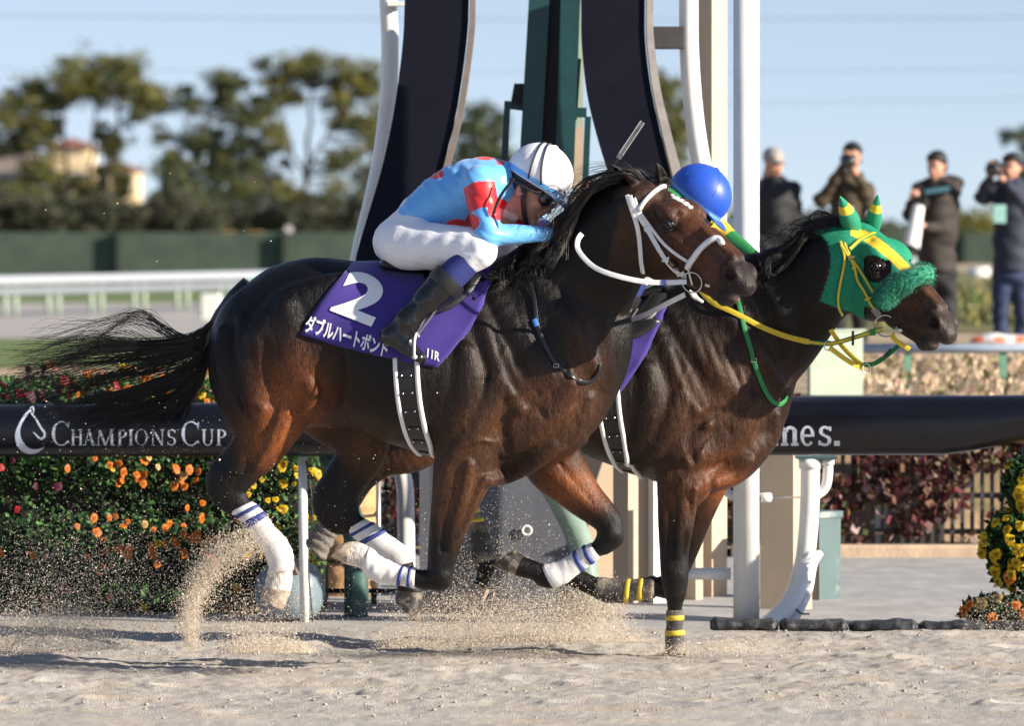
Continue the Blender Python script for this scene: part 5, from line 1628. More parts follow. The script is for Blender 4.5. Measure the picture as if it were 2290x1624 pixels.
capmat_seam = {"white_cap": pm("white_seam", (.62, .62, .66), .6), "blue_cap": pm("blue_seam", (.02, .05, .24), .6)}
SKYB = np.array([.135, .43, .84]); REDC = np.array([.62, .018, .022])
def shirt1(V, uv, J, X):
    n = len(V); c = np.tile(SKYB, (n, 1)); u, v = uv.T
    a, b, cw = X("sho_n"), X("elb_n"), X("wri_n")
    t = (V - a) @ (b - a) / ((b - a) @ (b - a)); d = np.linalg.norm(V - (a + np.clip(t, 0, 1)[:, None] * (b - a)), axis=1)
    pa, pb = proj(f1.world(a)), proj(f1.world(b)); tp = np.clip((uv - pa) @ (pb - pa) / ((pb - pa) @ (pb - pa)), 0, 1); dp = np.linalg.norm(uv - (pa + tp[:, None] * (pb - pa)), axis=1)
    c = np.where(((t > .10) & (t < .60) & (d < .075) & (dp < 36) & (V[:, 1] > .12))[:, None], REDC, c)
    a, b = X("sho_f"), X("elb_f")
    t = (V - a) @ (b - a) / ((b - a) @ (b - a)); d = np.linalg.norm(V - (a + np.clip(t, 0, 1)[:, None] * (b - a)), axis=1)
    c = np.where(((t > .15) & (t < .95) & (d < .075) & (V[:, 1] < -.08))[:, None], REDC, c)
    for (cu, cv, ru, rv) in ((973, 388, 20, 12), (1086, 349, 24, 9), (1120, 360, 10, 9), (1021, 508, 26, 18), (1056, 497, 16, 18), (1116, 468, 26, 24), (1150, 470, 22, 22), (935, 425, 0.1, 0.1)):
        c = np.where(((((u - cu) / ru) ** 2 + ((v - cv) / rv) ** 2 < 1) & ~((np.abs(t) < 0)))[:, None], REDC, c)
    return c
def shirt2(V, uv, J, X):
    n = len(V); c = np.tile(np.array([.015, .20, .045]), (n, 1))
    for sd in ("n", "f"):
        a, b = X("sho_" + sd), X("elb_" + sd)
        t = (V - a) @ (b - a) / ((b - a) @ (b - a)); d = np.linalg.norm(V - (a + np.clip(t, 0, 1)[:, None] * (b - a)), axis=1)
        c = np.where((((t > .25) & (t < .98) & (d < .075)) | (np.linalg.norm(V - b, axis=1) < .075))[:, None], YEL, c)
    return c
def cap1(k, hl):
    c = np.tile(np.array([.80, .80, .82]), (len(k), 1))
    c = np.where(((hl < .026) & (hl > .004))[:, None], SKYB * np.array([1.1, 1.1, 1.05]), c)
    c = np.where(((k[:, 0] > .11) & (hl < .02))[:, None], np.array([.42, .66, .86]), c)
    return c
def cap2(k, hl):
    c = np.tile(np.array([.020, .085, .50]), (len(k), 1))
    return np.where(((hl < .022) & (hl > .006))[:, None], np.array([.10, .24, .62]), c)

J1 = dict(head=(1185, 426, .03), face_dir=(.84, -.28, -.47), crown_dir=(.48, -.02, .86), brim=.030, brim_tilt=.06,
          hip=(903, 540, 0), waist=(938, 478, 0), chest=(1058, 425, 0), neck=(1128, 408, .01),
          sho_n=(1070, 408, .165), elb_n=(1092, 524, .245), wri_n=(1240, 524, .115), sho_f=(1118, 420, -.165), elb_f=(1196, 505, -.20), wri_f=(1268, 535, -.05),
          hipj_n=(910, 548, .11), knee_n=(1072, 556, .235), ank_n=(912, 718, .285), heel_n=(864, 762, .29), toe_n=(942, 804, .30),
          hipj_f=(915, 548, -.11), knee_f=(1120, 572, -.235), ank_f=(985, 715, -.30), heel_f=(945, 755, -.30), toe_f=(1025, 800, -.31),
          shirt=[(890, 470, 936, 512, 0, .135), (940, 418, 985, 514, 0, .15), (1005, 372, 1034, 512, 0, .165), (1062, 352, 1086, 496, 0, .18), (1108, 358, 1122, 460, 0, .165), (1135, 372, 1142, 432, 0, .085)])
jk1, K1 = rider(f1, J1, "jockey in light blue silks with red sleeve bands and white cap crouching forward", shirt1, cap1, M_capw)
# clear visor bib hanging under the chin
MB().obox(P(1135, 480, 19.68), ((.9, -.2, -.35), (.3, .2, .9), (0, 1, .1)), (.042, .013, .0010)).build("spare_goggle_lens", pm("clear_lens", (.9, .92, .95), .05, trans=.97, var=.01), jk1)
pts = air([(1150, 398, 19.72), (1128, 425, 19.70), (1112, 452, 19.68), (1104, 478, 19.68)], 4)
MB().strap(pts, np.array([1., 0, .4]), .012, .003).build("goggle_lanyard", M_rubber, jk1)
J2 = dict(head=(1541, 466, .0), face_dir=(.80, -.20, -.55), crown_dir=(.44, -.06, .86), brim=.030, brim_tilt=.06,
          hip=(1300, 585, 0), waist=(1338, 528, 0), chest=(1450, 478, 0), neck=(1510, 462, .0),
          sho_n=(1470, 462, .16), elb_n=(1410, 425, .22), wri_n=(1352, 430, .14), sho_f=(1530, 475, -.16), elb_f=(1610, 520, -.19), wri_f=(1705, 590, -.06),
          hipj_n=(1308, 595, .11), knee_n=(1438, 592, .235), ank_n=(1345, 745, .285), heel_n=(1303, 785, .29), toe_n=(1388, 822, .30),
          hipj_f=(1312, 595, -.11), knee_f=(1465, 600, -.235), ank_f=(1375, 755, -.30), heel_f=(1335, 795, -.30), toe_f=(1415, 830, -.31),
          palm_n=(0.2, .2, .95),
          shirt=[(1290, 522, 1334, 562, 0, .135), (1338, 472, 1380, 560, 0, .15), (1398, 428, 1428, 560, 0, .165), (1455, 412, 1478, 545, 0, .18), (1497, 418, 1512, 512, 0, .165), (1520, 432, 1527, 482, 0, .085)])
jk2, K2 = rider(f2, J2, "jockey in green and yellow silks with blue cap, half hidden by the nearer horse's head", shirt2, cap2, M_capb, fine=1.35)

def stirrup(fr, hs, top, foot, sd, label, parent):
    """leather and iron"""
    a = fr.world(fr.loc(*top)); c = fr.loc(*foot)
    b = fr.world(c + np.array([0, 0, .085]))
    s_ = fr.M[0] * .012
    for sg in (-1, 1):
        MB().strap(np.array([a + s_ * sg, (a + b) / 2 + s_ * sg * .9, b + s_ * sg * .3]), np.array([1., 0, .3]), .007, .003).build("stirrup_leather", pm("stirrup_leather", (.18, .17, .16), .5), parent)
    pts = [c + np.array([x, 0, 0]) * 1.0 if False else c + np.array([0, y, z]) for (y, z) in ((-.052, 0), (-.054, .03), (-.040, .072), (0, .092), (.040, .072), (.054, .03), (.052, 0))]
    o = MB()
    o.tube(fr.world(cr(np.array(pts), 3)), .0055, 8)
    o.tube(fr.world(np.array([c + np.array([0, -.054, 0]), c, c + np.array([0, .054, 0])])), .009, 8)
    o.build("stirrup_iron", M_white if fr is f1 else M_steel, parent, True)
stirrup(f1, h1, (982, 672, .30), (932, 798, .30), 1, "", sad1)
stirrup(f1, h1, (1040, 672, -.31), (1000, 790, -.31), 1, "", sad1)
stirrup(f2, h2, (1420, 690, .30), (1372, 812, .30), 1, "", sad2)
# whip
A_, B_, C_ = P(1318, 455, 20.84), P(1388, 345, 20.84), P(1437, 272, 20.84)
wh = MB().tube(np.array([A_ + (A_ - B_) * .12, A_, B_]), [.009, .007, .0045], 10).build("whip", pm("whip_shaft", (.02, .02, .022), .3))
tag(wh, "black riding whip with clear flap raised behind the nearer horse's ears", "whip")
d = (C_ - B_); sdv = np.array([.83, 0, .55])
MB().strap(np.array([B_ - d * .12, B_, B_ + d * .15, B_ + d * .6, C_]), np.cross(d, [0, 1, 0]), .024, .010).build("whip_flap", pm("whip_flap", (.13, .13, .135), .25, trans=.25, var=.5, vscale=60), wh)
for s_ in (-.35, .35):
    MB().strap(np.array([B_ + np.cross(d, [0, 1, 0]) / np.linalg.norm(d) * .024 * s_ + np.array([0, -.006, 0]), C_ + np.cross(d, [0, 1, 0]) / np.linalg.norm(d) * .024 * s_ + np.array([0, -.006, 0])]), np.cross(d, [0, 1, 0]), .003, .002).build("flap_edge", pm("flap_edge", (.45, .44, .42), .4), wh)
# ------------------------------------------------------------------ ground
def vnoise(x, y, seed=0):
    """smooth value noise"""
    xi, yi = np.floor(x).astype(int), np.floor(y).astype(int); fx, fy = x - xi, y - yi
    fx, fy = fx * fx * (3 - 2 * fx), fy * fy * (3 - 2 * fy)
    def hsh(a, b):
        n = (a * 374761393 + b * 668265263 + seed * 974711) & 0x7fffffff
        n = ((n ^ (n >> 13)) * 1274126177) & 0x7fffffff
        return ((n ^ (n >> 16)) & 0xffff) / 65535. * 2 - 1
    return (hsh(xi, yi) * (1 - fx) + hsh(xi + 1, yi) * fx) * (1 - fy) + (hsh(xi, yi + 1) * (1 - fx) + hsh(xi + 1, yi + 1) * fx) * fy

def fbm(x, y, o=4, seed=0):
    r, a = 0, 1.
    for i in range(o):
        r = r + a * vnoise(x * 2 ** i, y * 2 ** i, seed + i); a *= .5
    return r

EDGE = lambda x: 22.37 - .16 * x          # inner edge of the sand
def sand_mat():
    m = pm("track_sand", (.53, .49, .435), .95, var=.12, vscale=5., bump=.0, spec=.15, dirt=((.42, .395, .375), 3.2, .46, .66))
    nt = m.node_tree; N, L = nt.nodes, nt.links; b = N["Principled BSDF"]
    tc = N.new("ShaderNodeTexCoord")
    n1 = N.new("ShaderNodeTexNoise"); n1.inputs["Scale"].default_value = 230; n1.inputs["Detail"].default_value = 5; L.new(tc.outputs["Object"], n1.inputs["Vector"])
    n2 = N.new("ShaderNodeTexVoronoi"); n2.inputs["Scale"].default_value = 210; L.new(tc.outputs["Object"], n2.inputs["Vector"])
    ad = N.new("ShaderNodeMath"); ad.operation = 'ADD'; L.new(n1.outputs["Fac"], ad.inputs[0]); L.new(n2.outputs["Distance"], ad.inputs[1])
    # tan drifts of dry sand over the greyer packed sand, drawn out along the track
    mp = N.new("ShaderNodeMapping"); mp.inputs["Scale"].default_value = (.55, 2.4, 1); mp.inputs["Rotation"].default_value = (0, 0, -.16); L.new(tc.outputs["Object"], mp.inputs[0])
    n4 = N.new("ShaderNodeTexNoise"); n4.inputs["Scale"].default_value = 2.6; n4.inputs["Detail"].default_value = 9; n4.inputs["Roughness"].default_value = .68; L.new(mp.outputs[0], n4.inputs["Vector"])
    r4 = N.new("ShaderNodeMapRange"); r4.inputs["From Min"].default_value = .50; r4.inputs["From Max"].default_value = .66; r4.inputs["To Max"].default_value = .75; L.new(n4.outputs["Fac"], r4.inputs["Value"])
    m4 = N.new("ShaderNodeMix"); m4.data_type = 'RGBA'; L.new(r4.outputs[0], m4.inputs["Factor"]); L.new(b.inputs["Base Color"].links[0].from_socket, m4.inputs["A"]); m4.inputs["B"].default_value = (.56, .44, .31, 1)
    L.new(m4.outputs["Result"], b.inputs["Base Color"])
    bp = N.new("ShaderNodeBump"); bp.inputs["Strength"].default_value = .8; bp.inputs["Distance"].default_value = .008
    L.new(ad.outputs[0], bp.inputs["Height"]); L.new(bp.outputs[0], b.inputs["Normal"])
    return m
M_sand = sand_mat()
nx, ny = 560, 350
xs = np.linspace(-3.1, 3.1, nx); t = np.linspace(0, 1, ny)
Xg, Tg = np.meshgrid(xs, t)
Yg = 17.3 + (EDGE(Xg) - 17.3) * Tg
# churned band where the horses run, calmer harrowed sand near the camera
churn = sstep(18.35, 19.0, Yg + .15 * vnoise(Xg * 1.3, Yg * 1.3, 5))
Zg = .008 * fbm(Xg * 1.1, Yg * 1.6, 3, 1) + (.002 + .006 * churn) * fbm(Xg * 3.1, Yg * 4.2, 4, 7) + (.0018 + .0034 * churn) * fbm(Xg * 14, Yg * 16, 3, 17) + .0026 * fbm(Xg * 42, Yg * 45, 2, 27)
Zg += .0035 * np.sin(Yg * 26 + 1.2 * vnoise(Xg * .7, Yg * 2, 3)) * (1 - churn * .6)      # harrow lines
rg = np.random.default_rng(77)
for i in range(110):                                                     # hoof prints with thrown rims
    cx, cy = rg.uniform(-3, 3), rg.uniform(18.4, 22.0); r = rg.uniform(.05, .09); dp = rg.uniform(.006, .020)
    d = np.sqrt(((Xg - cx) / 1.35) ** 2 + (Yg - cy) ** 2) / r
    Zg += -dp * np.exp(-d ** 2 * 1.3) + dp * .75 * np.exp(-((d - 1.55) / .45) ** 2) * (.45 + .55 * ((cx - Xg) / (r * 2)).clip(-1, 1))
for (u, v, r, hgt) in ((600, 1440, .13, .05), (650, 1455, .10, .04), (430, 1452, .07, -.05), (1180, 1440, .16, .03), (1000, 1452, .12, -.035), (1330, 1450, .12, .035), (920, 1440, .10, .03), (1512, 1480, .06, -.03), (1600, 1455, .12, .035), (120, 1440, .18, .04), (300, 1470, .12, -.03)):
    cx, cy = P(u, v, gY(v))[:2]
    d = np.sqrt(((Xg - cx) / 1.4) ** 2 + (Yg - cy) ** 2) / r
    Zg += hgt * np.exp(-d ** 2)
ft = f2.world(f2.loc(1520, 1480, .14))
Zg = np.where(Yg > 21.9, Zg * sstep(22.6, 21.9, Yg) + .0, Zg)
fade = np.minimum(sstep(17.3, 17.75, Yg), np.minimum(sstep(-3.1, -2.7, Xg), sstep(3.1, 2.7, Xg)))
Zg = Zg * fade - .049 * (1 - fade)
V = np.stack([Xg, Yg, Zg], -1).reshape(-1, 3)
idx = np.arange(nx * ny).reshape(ny, nx)
Q = np.stack([idx[:-1, :-1], idx[:-1, 1:], idx[1:, 1:], idx[1:, :-1]], -1).reshape(-1, 4)
tag(mob("sand_track", V, Q, M_sand, origin=np.array([0, 19.5, 0])), kind="structure")
# loose clods lying on the churned sand
n = 2600
cx = rg.uniform(-2.9, 2.9, n); cy = 18.2 + 4.0 * rg.uniform(0, 1, n) ** .8
cx += .25 * vnoise(cx * 3, cy * 3, 41); jx = np.clip(((cx + 3.1) / 6.2 * (nx - 1)).round().astype(int), 0, nx - 1); jt = np.clip(((cy - 17.3) / (EDGE(cx) - 17.3) * (ny - 1)).round().astype(int), 0, ny - 1)
keep = vnoise(cx * 2.2, cy * 3.5, 43) > -.25; cx, cy, jx, jt = cx[keep], cy[keep], jx[keep], jt[keep]; n = len(cx)
sz = .002 + .009 * rg.uniform(0, 1, n) ** 3.5
octa = np.array([(1, 0, 0), (-1, 0, 0), (0, 1, 0), (0, -1, 0), (0, 0, .8), (0, 0, -.8)])
Vc = np.stack([cx, cy, Zg[jt, jx] + sz * .3], 1)[:, None, :] + octa[None] * sz[:, None, None] * rg.uniform(.6, 1.4, (n, 6, 1))
b0 = np.arange(n)[:, None] * 6
Fc = np.vstack([b0 + np.array([f]) for f in ((0, 2, 4), (2, 1, 4), (1, 3, 4), (3, 0, 4), (2, 0, 5), (1, 2, 5), (3, 1, 5), (0, 3, 5))])
tag(mob("sand_clods", Vc.reshape(-1, 3), Fc, M_sand, smooth=False), "small loose clods scattered over the churned sand", "sand", kind="stuff")
def sheet(name, poly, mat, z=None):
    pts = [(p[0], p[1], p[2] if len(p) > 2 else z) for p in poly]
    return tag(mob(name, pts, [tuple(range(len(pts)))], mat, smooth=False), kind="structure")
sheet("sand_track_surround", [(-80, -12), (80, -12), (80, EDGE(80) + 20), (3.05, EDGE(3.05) - .02), (-3.05, EDGE(-3.05) - .02), (-80, EDGE(-80))], M_sand, -.045)
M_road = pm("service_road", (.40, .385, .37), .9, var=.14, vscale=9, bump=.35, bscale=160, stretch=(1, .35, 1), dirt=((.30, .29, .285), 2.2, .42, .68))
M_dirt = pm("infield_dirt", (.42, .31, .20), .95, var=.25, vscale=2.5, bump=.4, bscale=30, dirt=((.22, .21, .10), .9, .5, .66))
M_turf = pm("infield_turf", (.115, .16, .030), .9, var=.25, vscale=.9, bump=.3, bscale=12)
M_fars = pm("far_track", (.36, .335, .31), .95, var=.10, vscale=.4, stretch=(.2, 1, 1))
sheet("ground", [(-900, 22.0), (900, 22.0), (1500, 2600), (-1500, 2600)], pm("ground_far", (.17, .17, .09), .95, var=.3, vscale=.08), -.06)
sheet("service_road", [(-30, EDGE(-30) - .01), (-3.1, EDGE(-3.1) - .01), (3.1, EDGE(3.1) - .01), (30, EDGE(30)), (30, 27.8), (-30, 33)], M_road, -.02)
sheet("infield_ground", [(-60, 33), (12, 33), (40, 70), (-60, 70)], M_dirt, -.03)
sheet("turf_strip", [(-90, gY(818)), (60, gY(818)), (60, gY(755)), (-90, gY(755))], M_turf, -.012)
sheet("far_sand_track", [(-140, gY(755)), (120, gY(755)), (120, gY(676)), (-140, gY(676))], M_fars, -.016)
sheet("grass_verge", [(-160, gY(676)), (160, gY(676)), (160, 190), (-160, 190)], M_turf, -.02)
# raised infield on the right
TZ = .75
terr = MB()
terr.add([(1.0, 28.05, -.05), (60, 28.05, -.05), (60, 28.05, TZ - .06), (1.0, 28.05, TZ - .06), (1.0, 130, -.05), (60, 130, -.05), (60, 130, TZ), (1.0, 130, TZ), (1.0, 30, TZ), (60, 30, TZ)],
         [(0, 1, 2, 3), (3, 2, 9, 8), (8, 9, 6, 7), (0, 3, 8, 7, 4)])
tag(terr.build("raised_infield", pm("terrace_soil", (.46, .33, .22), .95, var=.3, vscale=3., bump=.5, bscale=25, dirt=((.16, .17, .06), 1.1, .50, .62))), kind="structure")
sheet("terrace_turf", [(1.05, 48), (59, 48), (59, 110), (1.05, 110)], pm("dry_turf", (.15, .14, .04), .95, var=.4, vscale=1.4, bump=.4, bscale=14), TZ + .012)

# ------------------------------------------------------------------ rolled black edging along the sand
M_tarp = pm("black_edging", (.028, .030, .034), .55, var=.4, vscale=25, bump=.6, bscale=45, dirt=((.16, .15, .14), 14, .52, .72))
def edging(x0, x1, seed):
    rg = np.random.default_rng(seed)
    V, n = [], 14; m = 46
    ph = rg.uniform(0, 6.28, 4)
    for i in range(m):
        t = i / (m - 1); x = x0 + (x1 - x0) * t
        r = .032 * (1 + .16 * math.sin(t * 6.3 * .8 + ph[0]) + .04 * math.sin(t * 23 + ph[1])) * min(1, .55 + 6 * min(t, 1 - t))
        y = EDGE(x) + .06
        for k in range(n):
            a = 2 * math.pi * k / n
            w = 1 + .05 * math.sin(3 * a + t * 16 + ph[2])
            V.append((x, y + r * 2.4 * w * math.cos(a), .014 + max(r * 1.05 * w * math.sin(a), -.02)))
    F = [(i * n + k, i * n + (k + 1) % n, (i + 1) * n + (k + 1) % n, (i + 1) * n + k) for i in range(m - 1) for k in range(n)] + [tuple(range(n)), tuple((m - 1) * n + k for k in range(n))[::-1]]
    return mob("edging_roll", V, F, M_tarp)
xe = [P(u, 1400, 22.1)[0] for u in (1590, 1745, 1900, 2055, 2205, 2360)]
nm = ["behind the grounded yellow-banded foreleg", "in front of the tall white pole", "below the small green cabinet", "between the small cabinet and the flower tower", "beneath the yellow flower tower"]
for i in range(5):
    tag(edging(xe[i] + .004, xe[i + 1] - .004, 60 + i), "black rolled edging strip on the sand's edge, " + nm[i], "edging", "black edging rolls along the sand")

# ------------------------------------------------------------------ the padded black rail with its lettering
M_railb = pm("rail_wrap", (.005, .005, .009), .30, var=.25, vscale=6, bump=.05, bscale=40, spec=.5)
def rail_row(u):
    """top and bottom picture rows and distance of the rail at picture column u"""
    us = [-900, 0, 600, 1200, 1740, 2000, 2110, 2170, 2290, 2420]
    tp = [906, 905, 900, 894, 887, 886, 885, 885, 884, 884]
    bt = [1022, 1022, 1021, 1020, 1019, 1018, 1018, 1010, 986, 958]
    return np.interp(u, us, tp), np.interp(u, us, bt), 22.85 - .80 * (u / 2290.)
V, n = [], 32; us = np.concatenate([np.linspace(-900, 2080, 80), np.linspace(2090, 2200, 14), np.linspace(2220, 2420, 8)])
for u in us:
    tp, bt, Y = rail_row(u)
    a, b = P(u, tp, Y), P(u, bt, Y); c = (a + b) / 2; r = (a[2] - b[2]) / 2
    for k in range(n):
        th = 2 * math.pi * k / n; s_, co = math.sin(th), math.cos(th)
        sx = abs(co) ** .85 * (1 if co > 0 else -1); sz = abs(s_) ** (.9) * (1 if s_ > 0 else -1)
        V.append(c + np.array([0, sx * .115, sz * r]))
F = np.array([(i * n + k, (i + 1) * n + k, (i + 1) * n + (k + 1) % n, i * n + (k + 1) % n) for i in range(len(us) - 1) for k in range(n)])
rail = mob("padded_rail", V, F, M_railb)
tag(rail, "thick black padded rail with white lettering running behind the horses", "rail")
rail_bv = BVHTree.FromPolygons([Vector(p) for p in V], [tuple(map(int, q)) for q in F])

class Glyph:
    """hand drawn lettering: quads in a unit box"""
    def __init__(s): s.V, s.F = [], []
    def quad(s, *p):
        n = len(s.V); s.V += list(p); s.F.append((n, n + 1, n + 2, n + 3))
    def bar(s, x0, y0, x1, y1, t):
        """stroke of horizontal thickness t"""
        m = 5
        for i in range(m):
            a, b = i / m, (i + 1) / m
            xa, ya, xb, yb = x0 + (x1 - x0) * a, y0 + (y1 - y0) * a, x0 + (x1 - x0) * b, y0 + (y1 - y0) * b
            s.quad((xa - t / 2, ya), (xa + t / 2, ya), (xb + t / 2, yb), (xb - t / 2, yb))
    def hb(s, x0, x1, y, t):
        s.quad((x0, y - t / 2), (x1, y - t / 2), (x1, y + t / 2), (x0, y + t / 2))
    def ser(s, x, y, w=.26, t=.045): s.hb(x - w / 2, x + w / 2, y + (t / 2 if y < .5 else -t / 2), t)
    def arc(s, cx, cy, rx, ry, a0, a1, tk, tn, n=22):
        P_ = []
        for i in range(n + 1):
            a = R(a0 + (a1 - a0) * i / n); w = tn + (tk - tn) * abs(math.cos(a)) ** 1.3
            ox, oy = math.cos(a), math.sin(a)
            P_.append(((cx + rx * ox, cy + ry * oy), (cx + (rx - w) * ox, cy + (ry - max(tn, w * .35)) * oy)))
        for i in range(n):
            s.quad(P_[i][0], P_[i + 1][0], P_[i + 1][1], P_[i][1])
def glyph(ch, tk=.15, tn=.05):
    g = Glyph(); w = .8
    if ch == 'C':
        g.arc(.45, .5, .45, .52, 48, 318, tk, tn); g.bar(.76, .74, .80, .98, .05); g.bar(.77, .20, .82, .08, .05); w = .86
    elif ch == 'H':
        for x in (.16, .74): g.bar(x, 0, x, 1, tk); g.ser(x, 0, .32); g.ser(x, 1, .32)
        g.hb(.16, .74, .52, tn); w = .92
    elif ch == 'A':
        g.bar(.14, 0, .44, 1, tn * 1.2); g.bar(.72, 0, .42, 1.02, tk * 1.1); g.hb(.24, .62, .33, tn); g.ser(.13, 0, .26); g.ser(.74, 0, .30); w = .86
    elif ch == 'M':
        g.bar(.12, 0, .17, 1, tn * 1.2); g.bar(.18, 1, .52, 0, tk); g.bar(.86, 1, .54, 0, tn * 1.2); g.bar(.90, 0, .87, 1, tk); g.ser(.12, 0, .24); g.ser(.92, 0, .28); g.ser(.14, 1, .2); g.ser(.92, 1, .2); w = 1.06
    elif ch == 'P':
        g.bar(.16, 0, .16, 1, tk); g.ser(.16, 0, .32); g.arc(.22, .73, .42, .27, -90, 90, tk, tn); g.hb(.06, .24, .975, .05); g.hb(.16, .24, .485, .05); w = .68
    elif ch == 'I':
        g.bar(.16, 0, .16, 1, tk); g.ser(.16, 0, .32); g.ser(.16, 1, .32); w = .34
    elif ch == 'O':
        g.arc(.46, .5, .46, .52, 0, 360, tk, tn, 36); w = .94
    elif ch == 'N':
        g.bar(.14, 0, .14, 1, tn * 1.2); g.bar(.16, 1, .74, 0, tk); g.bar(.76, 0, .76, 1, tn * 1.2); g.ser(.14, 0, .26); g.ser(.76, 1, .26); g.ser(.08, 1, .18); w = .9
    elif ch == 'S':
        g.arc(.29, .745, .26, .27, 35, 268, tk * .9, tn * 1.3); g.arc(.29, .255, .29, .27, -145, 92, tk * .9, tn * 1.3); g.bar(.51, .78, .53, .96, .045); g.bar(.05, .24, .03, .04, .045); w = .62
    elif ch == 'U':
        g.bar(.17, .32, .17, 1, tk); g.bar(.70, .32, .70, 1, tn * 1.2); g.arc(.42, .34, .325, .36, 180, 360, tk * .9, tn * 1.2); g.ser(.17, 1, .32); g.ser(.70, 1, .24); w = .86
    elif ch == '2':
        g.arc(.30, .70, .29, .32, -40, 165, tk, tn); g.bar(.48, .50, .06, .04, tk * .6); g.hb(.03, .60, .04, .09); w = .66
    elif ch == 'i':
        g.bar(.2, 0, .2, .74, .2); g.hb(.02, .40, .05, .10); g.hb(.04, .2, .69, .10); g.bar(.2, .84, .2, 1.0, .2); w = .44
    elif ch == 'm':
        for x in (.16, .56, .96): g.bar(x, 0, x, .62 if x > .2 else .74, .17); g.hb(x - .15, x + .15, .05, .10)
        g.hb(.0, .2, .69, .10)
        g.arc(.385, .50, .26, .25, 8, 172, .17, .12, 14); g.arc(.785, .50, .26, .25, 8, 172, .17, .12, 14); w = 1.16
    elif ch == 'e':
        g.arc(.33, .375, .33, .39, 0, 318, .17, .10, 30); g.hb(.06, .64, .385, .09); w = .70
    elif ch == 's':
        g.arc(.27, .555, .24, .20, 25, 270, .16, .10); g.arc(.27, .20, .27, .215, -150, 92, .16, .10); g.bar(.49, .56, .49, .73, .09); g.bar(.05, .02, .05, .20, .09); w = .60
    elif ch == '.':
        g.quad((0, 0), (.2, 0), (.2, .19), (0, .19)); w = .3
    return np.array(g.V), g.F, w
M_let = pm("silver_lettering", (.62, .68, .80), .5, var=.08, vscale=20)
def letter(ch, u0, u1, vb, vt, fit=True, name="letter"):
    """one letter filling picture columns u0..u1, baseline vb, cap line vt"""
    V, F, w = glyph(ch)
    x0, x1 = V[:, 0].min(), V[:, 0].max()
    M = np.array([[(u1 - u0) / (x1 - x0), 0, u0 - x0 * (u1 - u0) / (x1 - x0)], [0, vt - vb, vb]])
    o = print_on(rail_bv, V, F, M, name, M_let, rail, .002)
    return o
Z4 = Zt(0, 1000, 1.624)
for ch, a, b, tall in (('C', 327, 436, 1), ('H', 445, 515, 0), ('A', 515, 592, 0), ('M', 592, 676, 0), ('P', 738, 796, 0) if False else ('M', 600, 676, 0),):
    pass
row = [('C', 326, 438, 1), ('H', 446, 520, 0), ('A', 522, 600, 0), ('M', 604, 722, 0), ('P', 738, 796, 0), ('I', 806, 838, 0), ('O', 848, 928, 0), ('N', 946, 1032, 0), ('S', 1050, 1104, 0), ('C', 1140, 1252, 1), ('U', 1266, 1342, 0), ('P', 1358, 1420, 0), ('2', 1458, 1510, 0)]
for ch, a, b, tall in row:
    letter(ch, Z4(a, 0)[0], Z4(b, 0)[0], Z4(0, 1171)[1], Z4(0, 1024 if tall else 1072)[1])
for ch, a, b in (('i', 322, 362), ('m', 376, 522), ('e', 532, 606), ('s', 626, 694), ('.', 708, 738)):
    letter(ch, Z7a(a, 0)[0], Z7a(b, 0)[0], Z7a(0, 572)[1], Z7a(0, 572 - 102 / .745)[1])
# emblem: crescent with a horse's head
g = Glyph()
n_ = 30
O_ = [(190, 945), (150, 985), (115, 1045), (95, 1105), (105, 1165), (135, 1205), (180, 1224), (225, 1220), (262, 1198), (284, 1175)]
I_ = [(192, 958), (160, 1000), (132, 1055), (128, 1105), (145, 1150), (172, 1180), (205, 1195), (235, 1195), (262, 1188), (284, 1175)]
Oc, Ic = cr(np.array(O_), 4), cr(np.array(I_), 4)
for i in range(len(Oc) - 1): g.quad(Z4(*Oc[i]), Z4(*Oc[i + 1]), Z4(*Ic[i + 1]), Z4(*Ic[i]))
for path, t in (([(190, 940), (200, 975), (225, 1005), (245, 1040), (262, 1068), (280, 1092), (278, 1118), (258, 1130), (238, 1118), (222, 1100), (208, 1088)], 7), ([(190, 940), (205, 930), (212, 955), (206, 975)], 5)):
    A = cr(np.array(path, float), 4); T = np.gradient(A, axis=0); T /= np.linalg.norm(T, axis=1)[:, None] + 1e-9; Nn = np.stack([-T[:, 1], T[:, 0]], 1)
    w_ = t * (.35 + .65 * np.sin(np.linspace(.1, 3.04, len(A))))[:, None]
    for i in range(len(A) - 1): g.quad(Z4(*(A[i] + Nn[i] * w_[i])), Z4(*(A[i + 1] + Nn[i + 1] * w_[i + 1])), Z4(*(A[i + 1] - Nn[i + 1] * w_[i + 1])), Z4(*(A[i] - Nn[i] * w_[i])))
print_on(rail_bv, np.array(g.V), g.F, np.array([[1, 0, 0], [0, 1, 0.]]), "horse_emblem", M_let, rail, .002)

# rail supports: cranked green pipes, a thin pale post with its cable
M_greenp = pm("green_paint", (.035, .095, .085), .45, var=.15, vscale=12, bump=.05, dirt=((.14, .15, .13), 7, .58, .8))
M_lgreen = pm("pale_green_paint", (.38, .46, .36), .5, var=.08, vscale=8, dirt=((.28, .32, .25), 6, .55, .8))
M_wpaint = pm("white_paint", (.78, .77, .74), .42, var=.05, vscale=7, bump=.03, dirt=((.52, .50, .46), 5, .60, .82))
M_beige = pm("beige_paint", (.50, .39, .28), .55, var=.06, vscale=9, dirt=((.45, .38, .30), 4, .60, .85))
M_dark = pm("charcoal_panel", (.008, .009, .017), .75, var=.12, vscale=9, bump=.04, bscale=80, spec=.08)
M_greyp = pm("grey_panel", (.11, .115, .135), .30, var=.25, vscale=3.5, stretch=(1, 1, .25), spec=.6, bump=.03)
M_edge = pm("panel_edge", (.20, .165, .14), .5, var=.12)
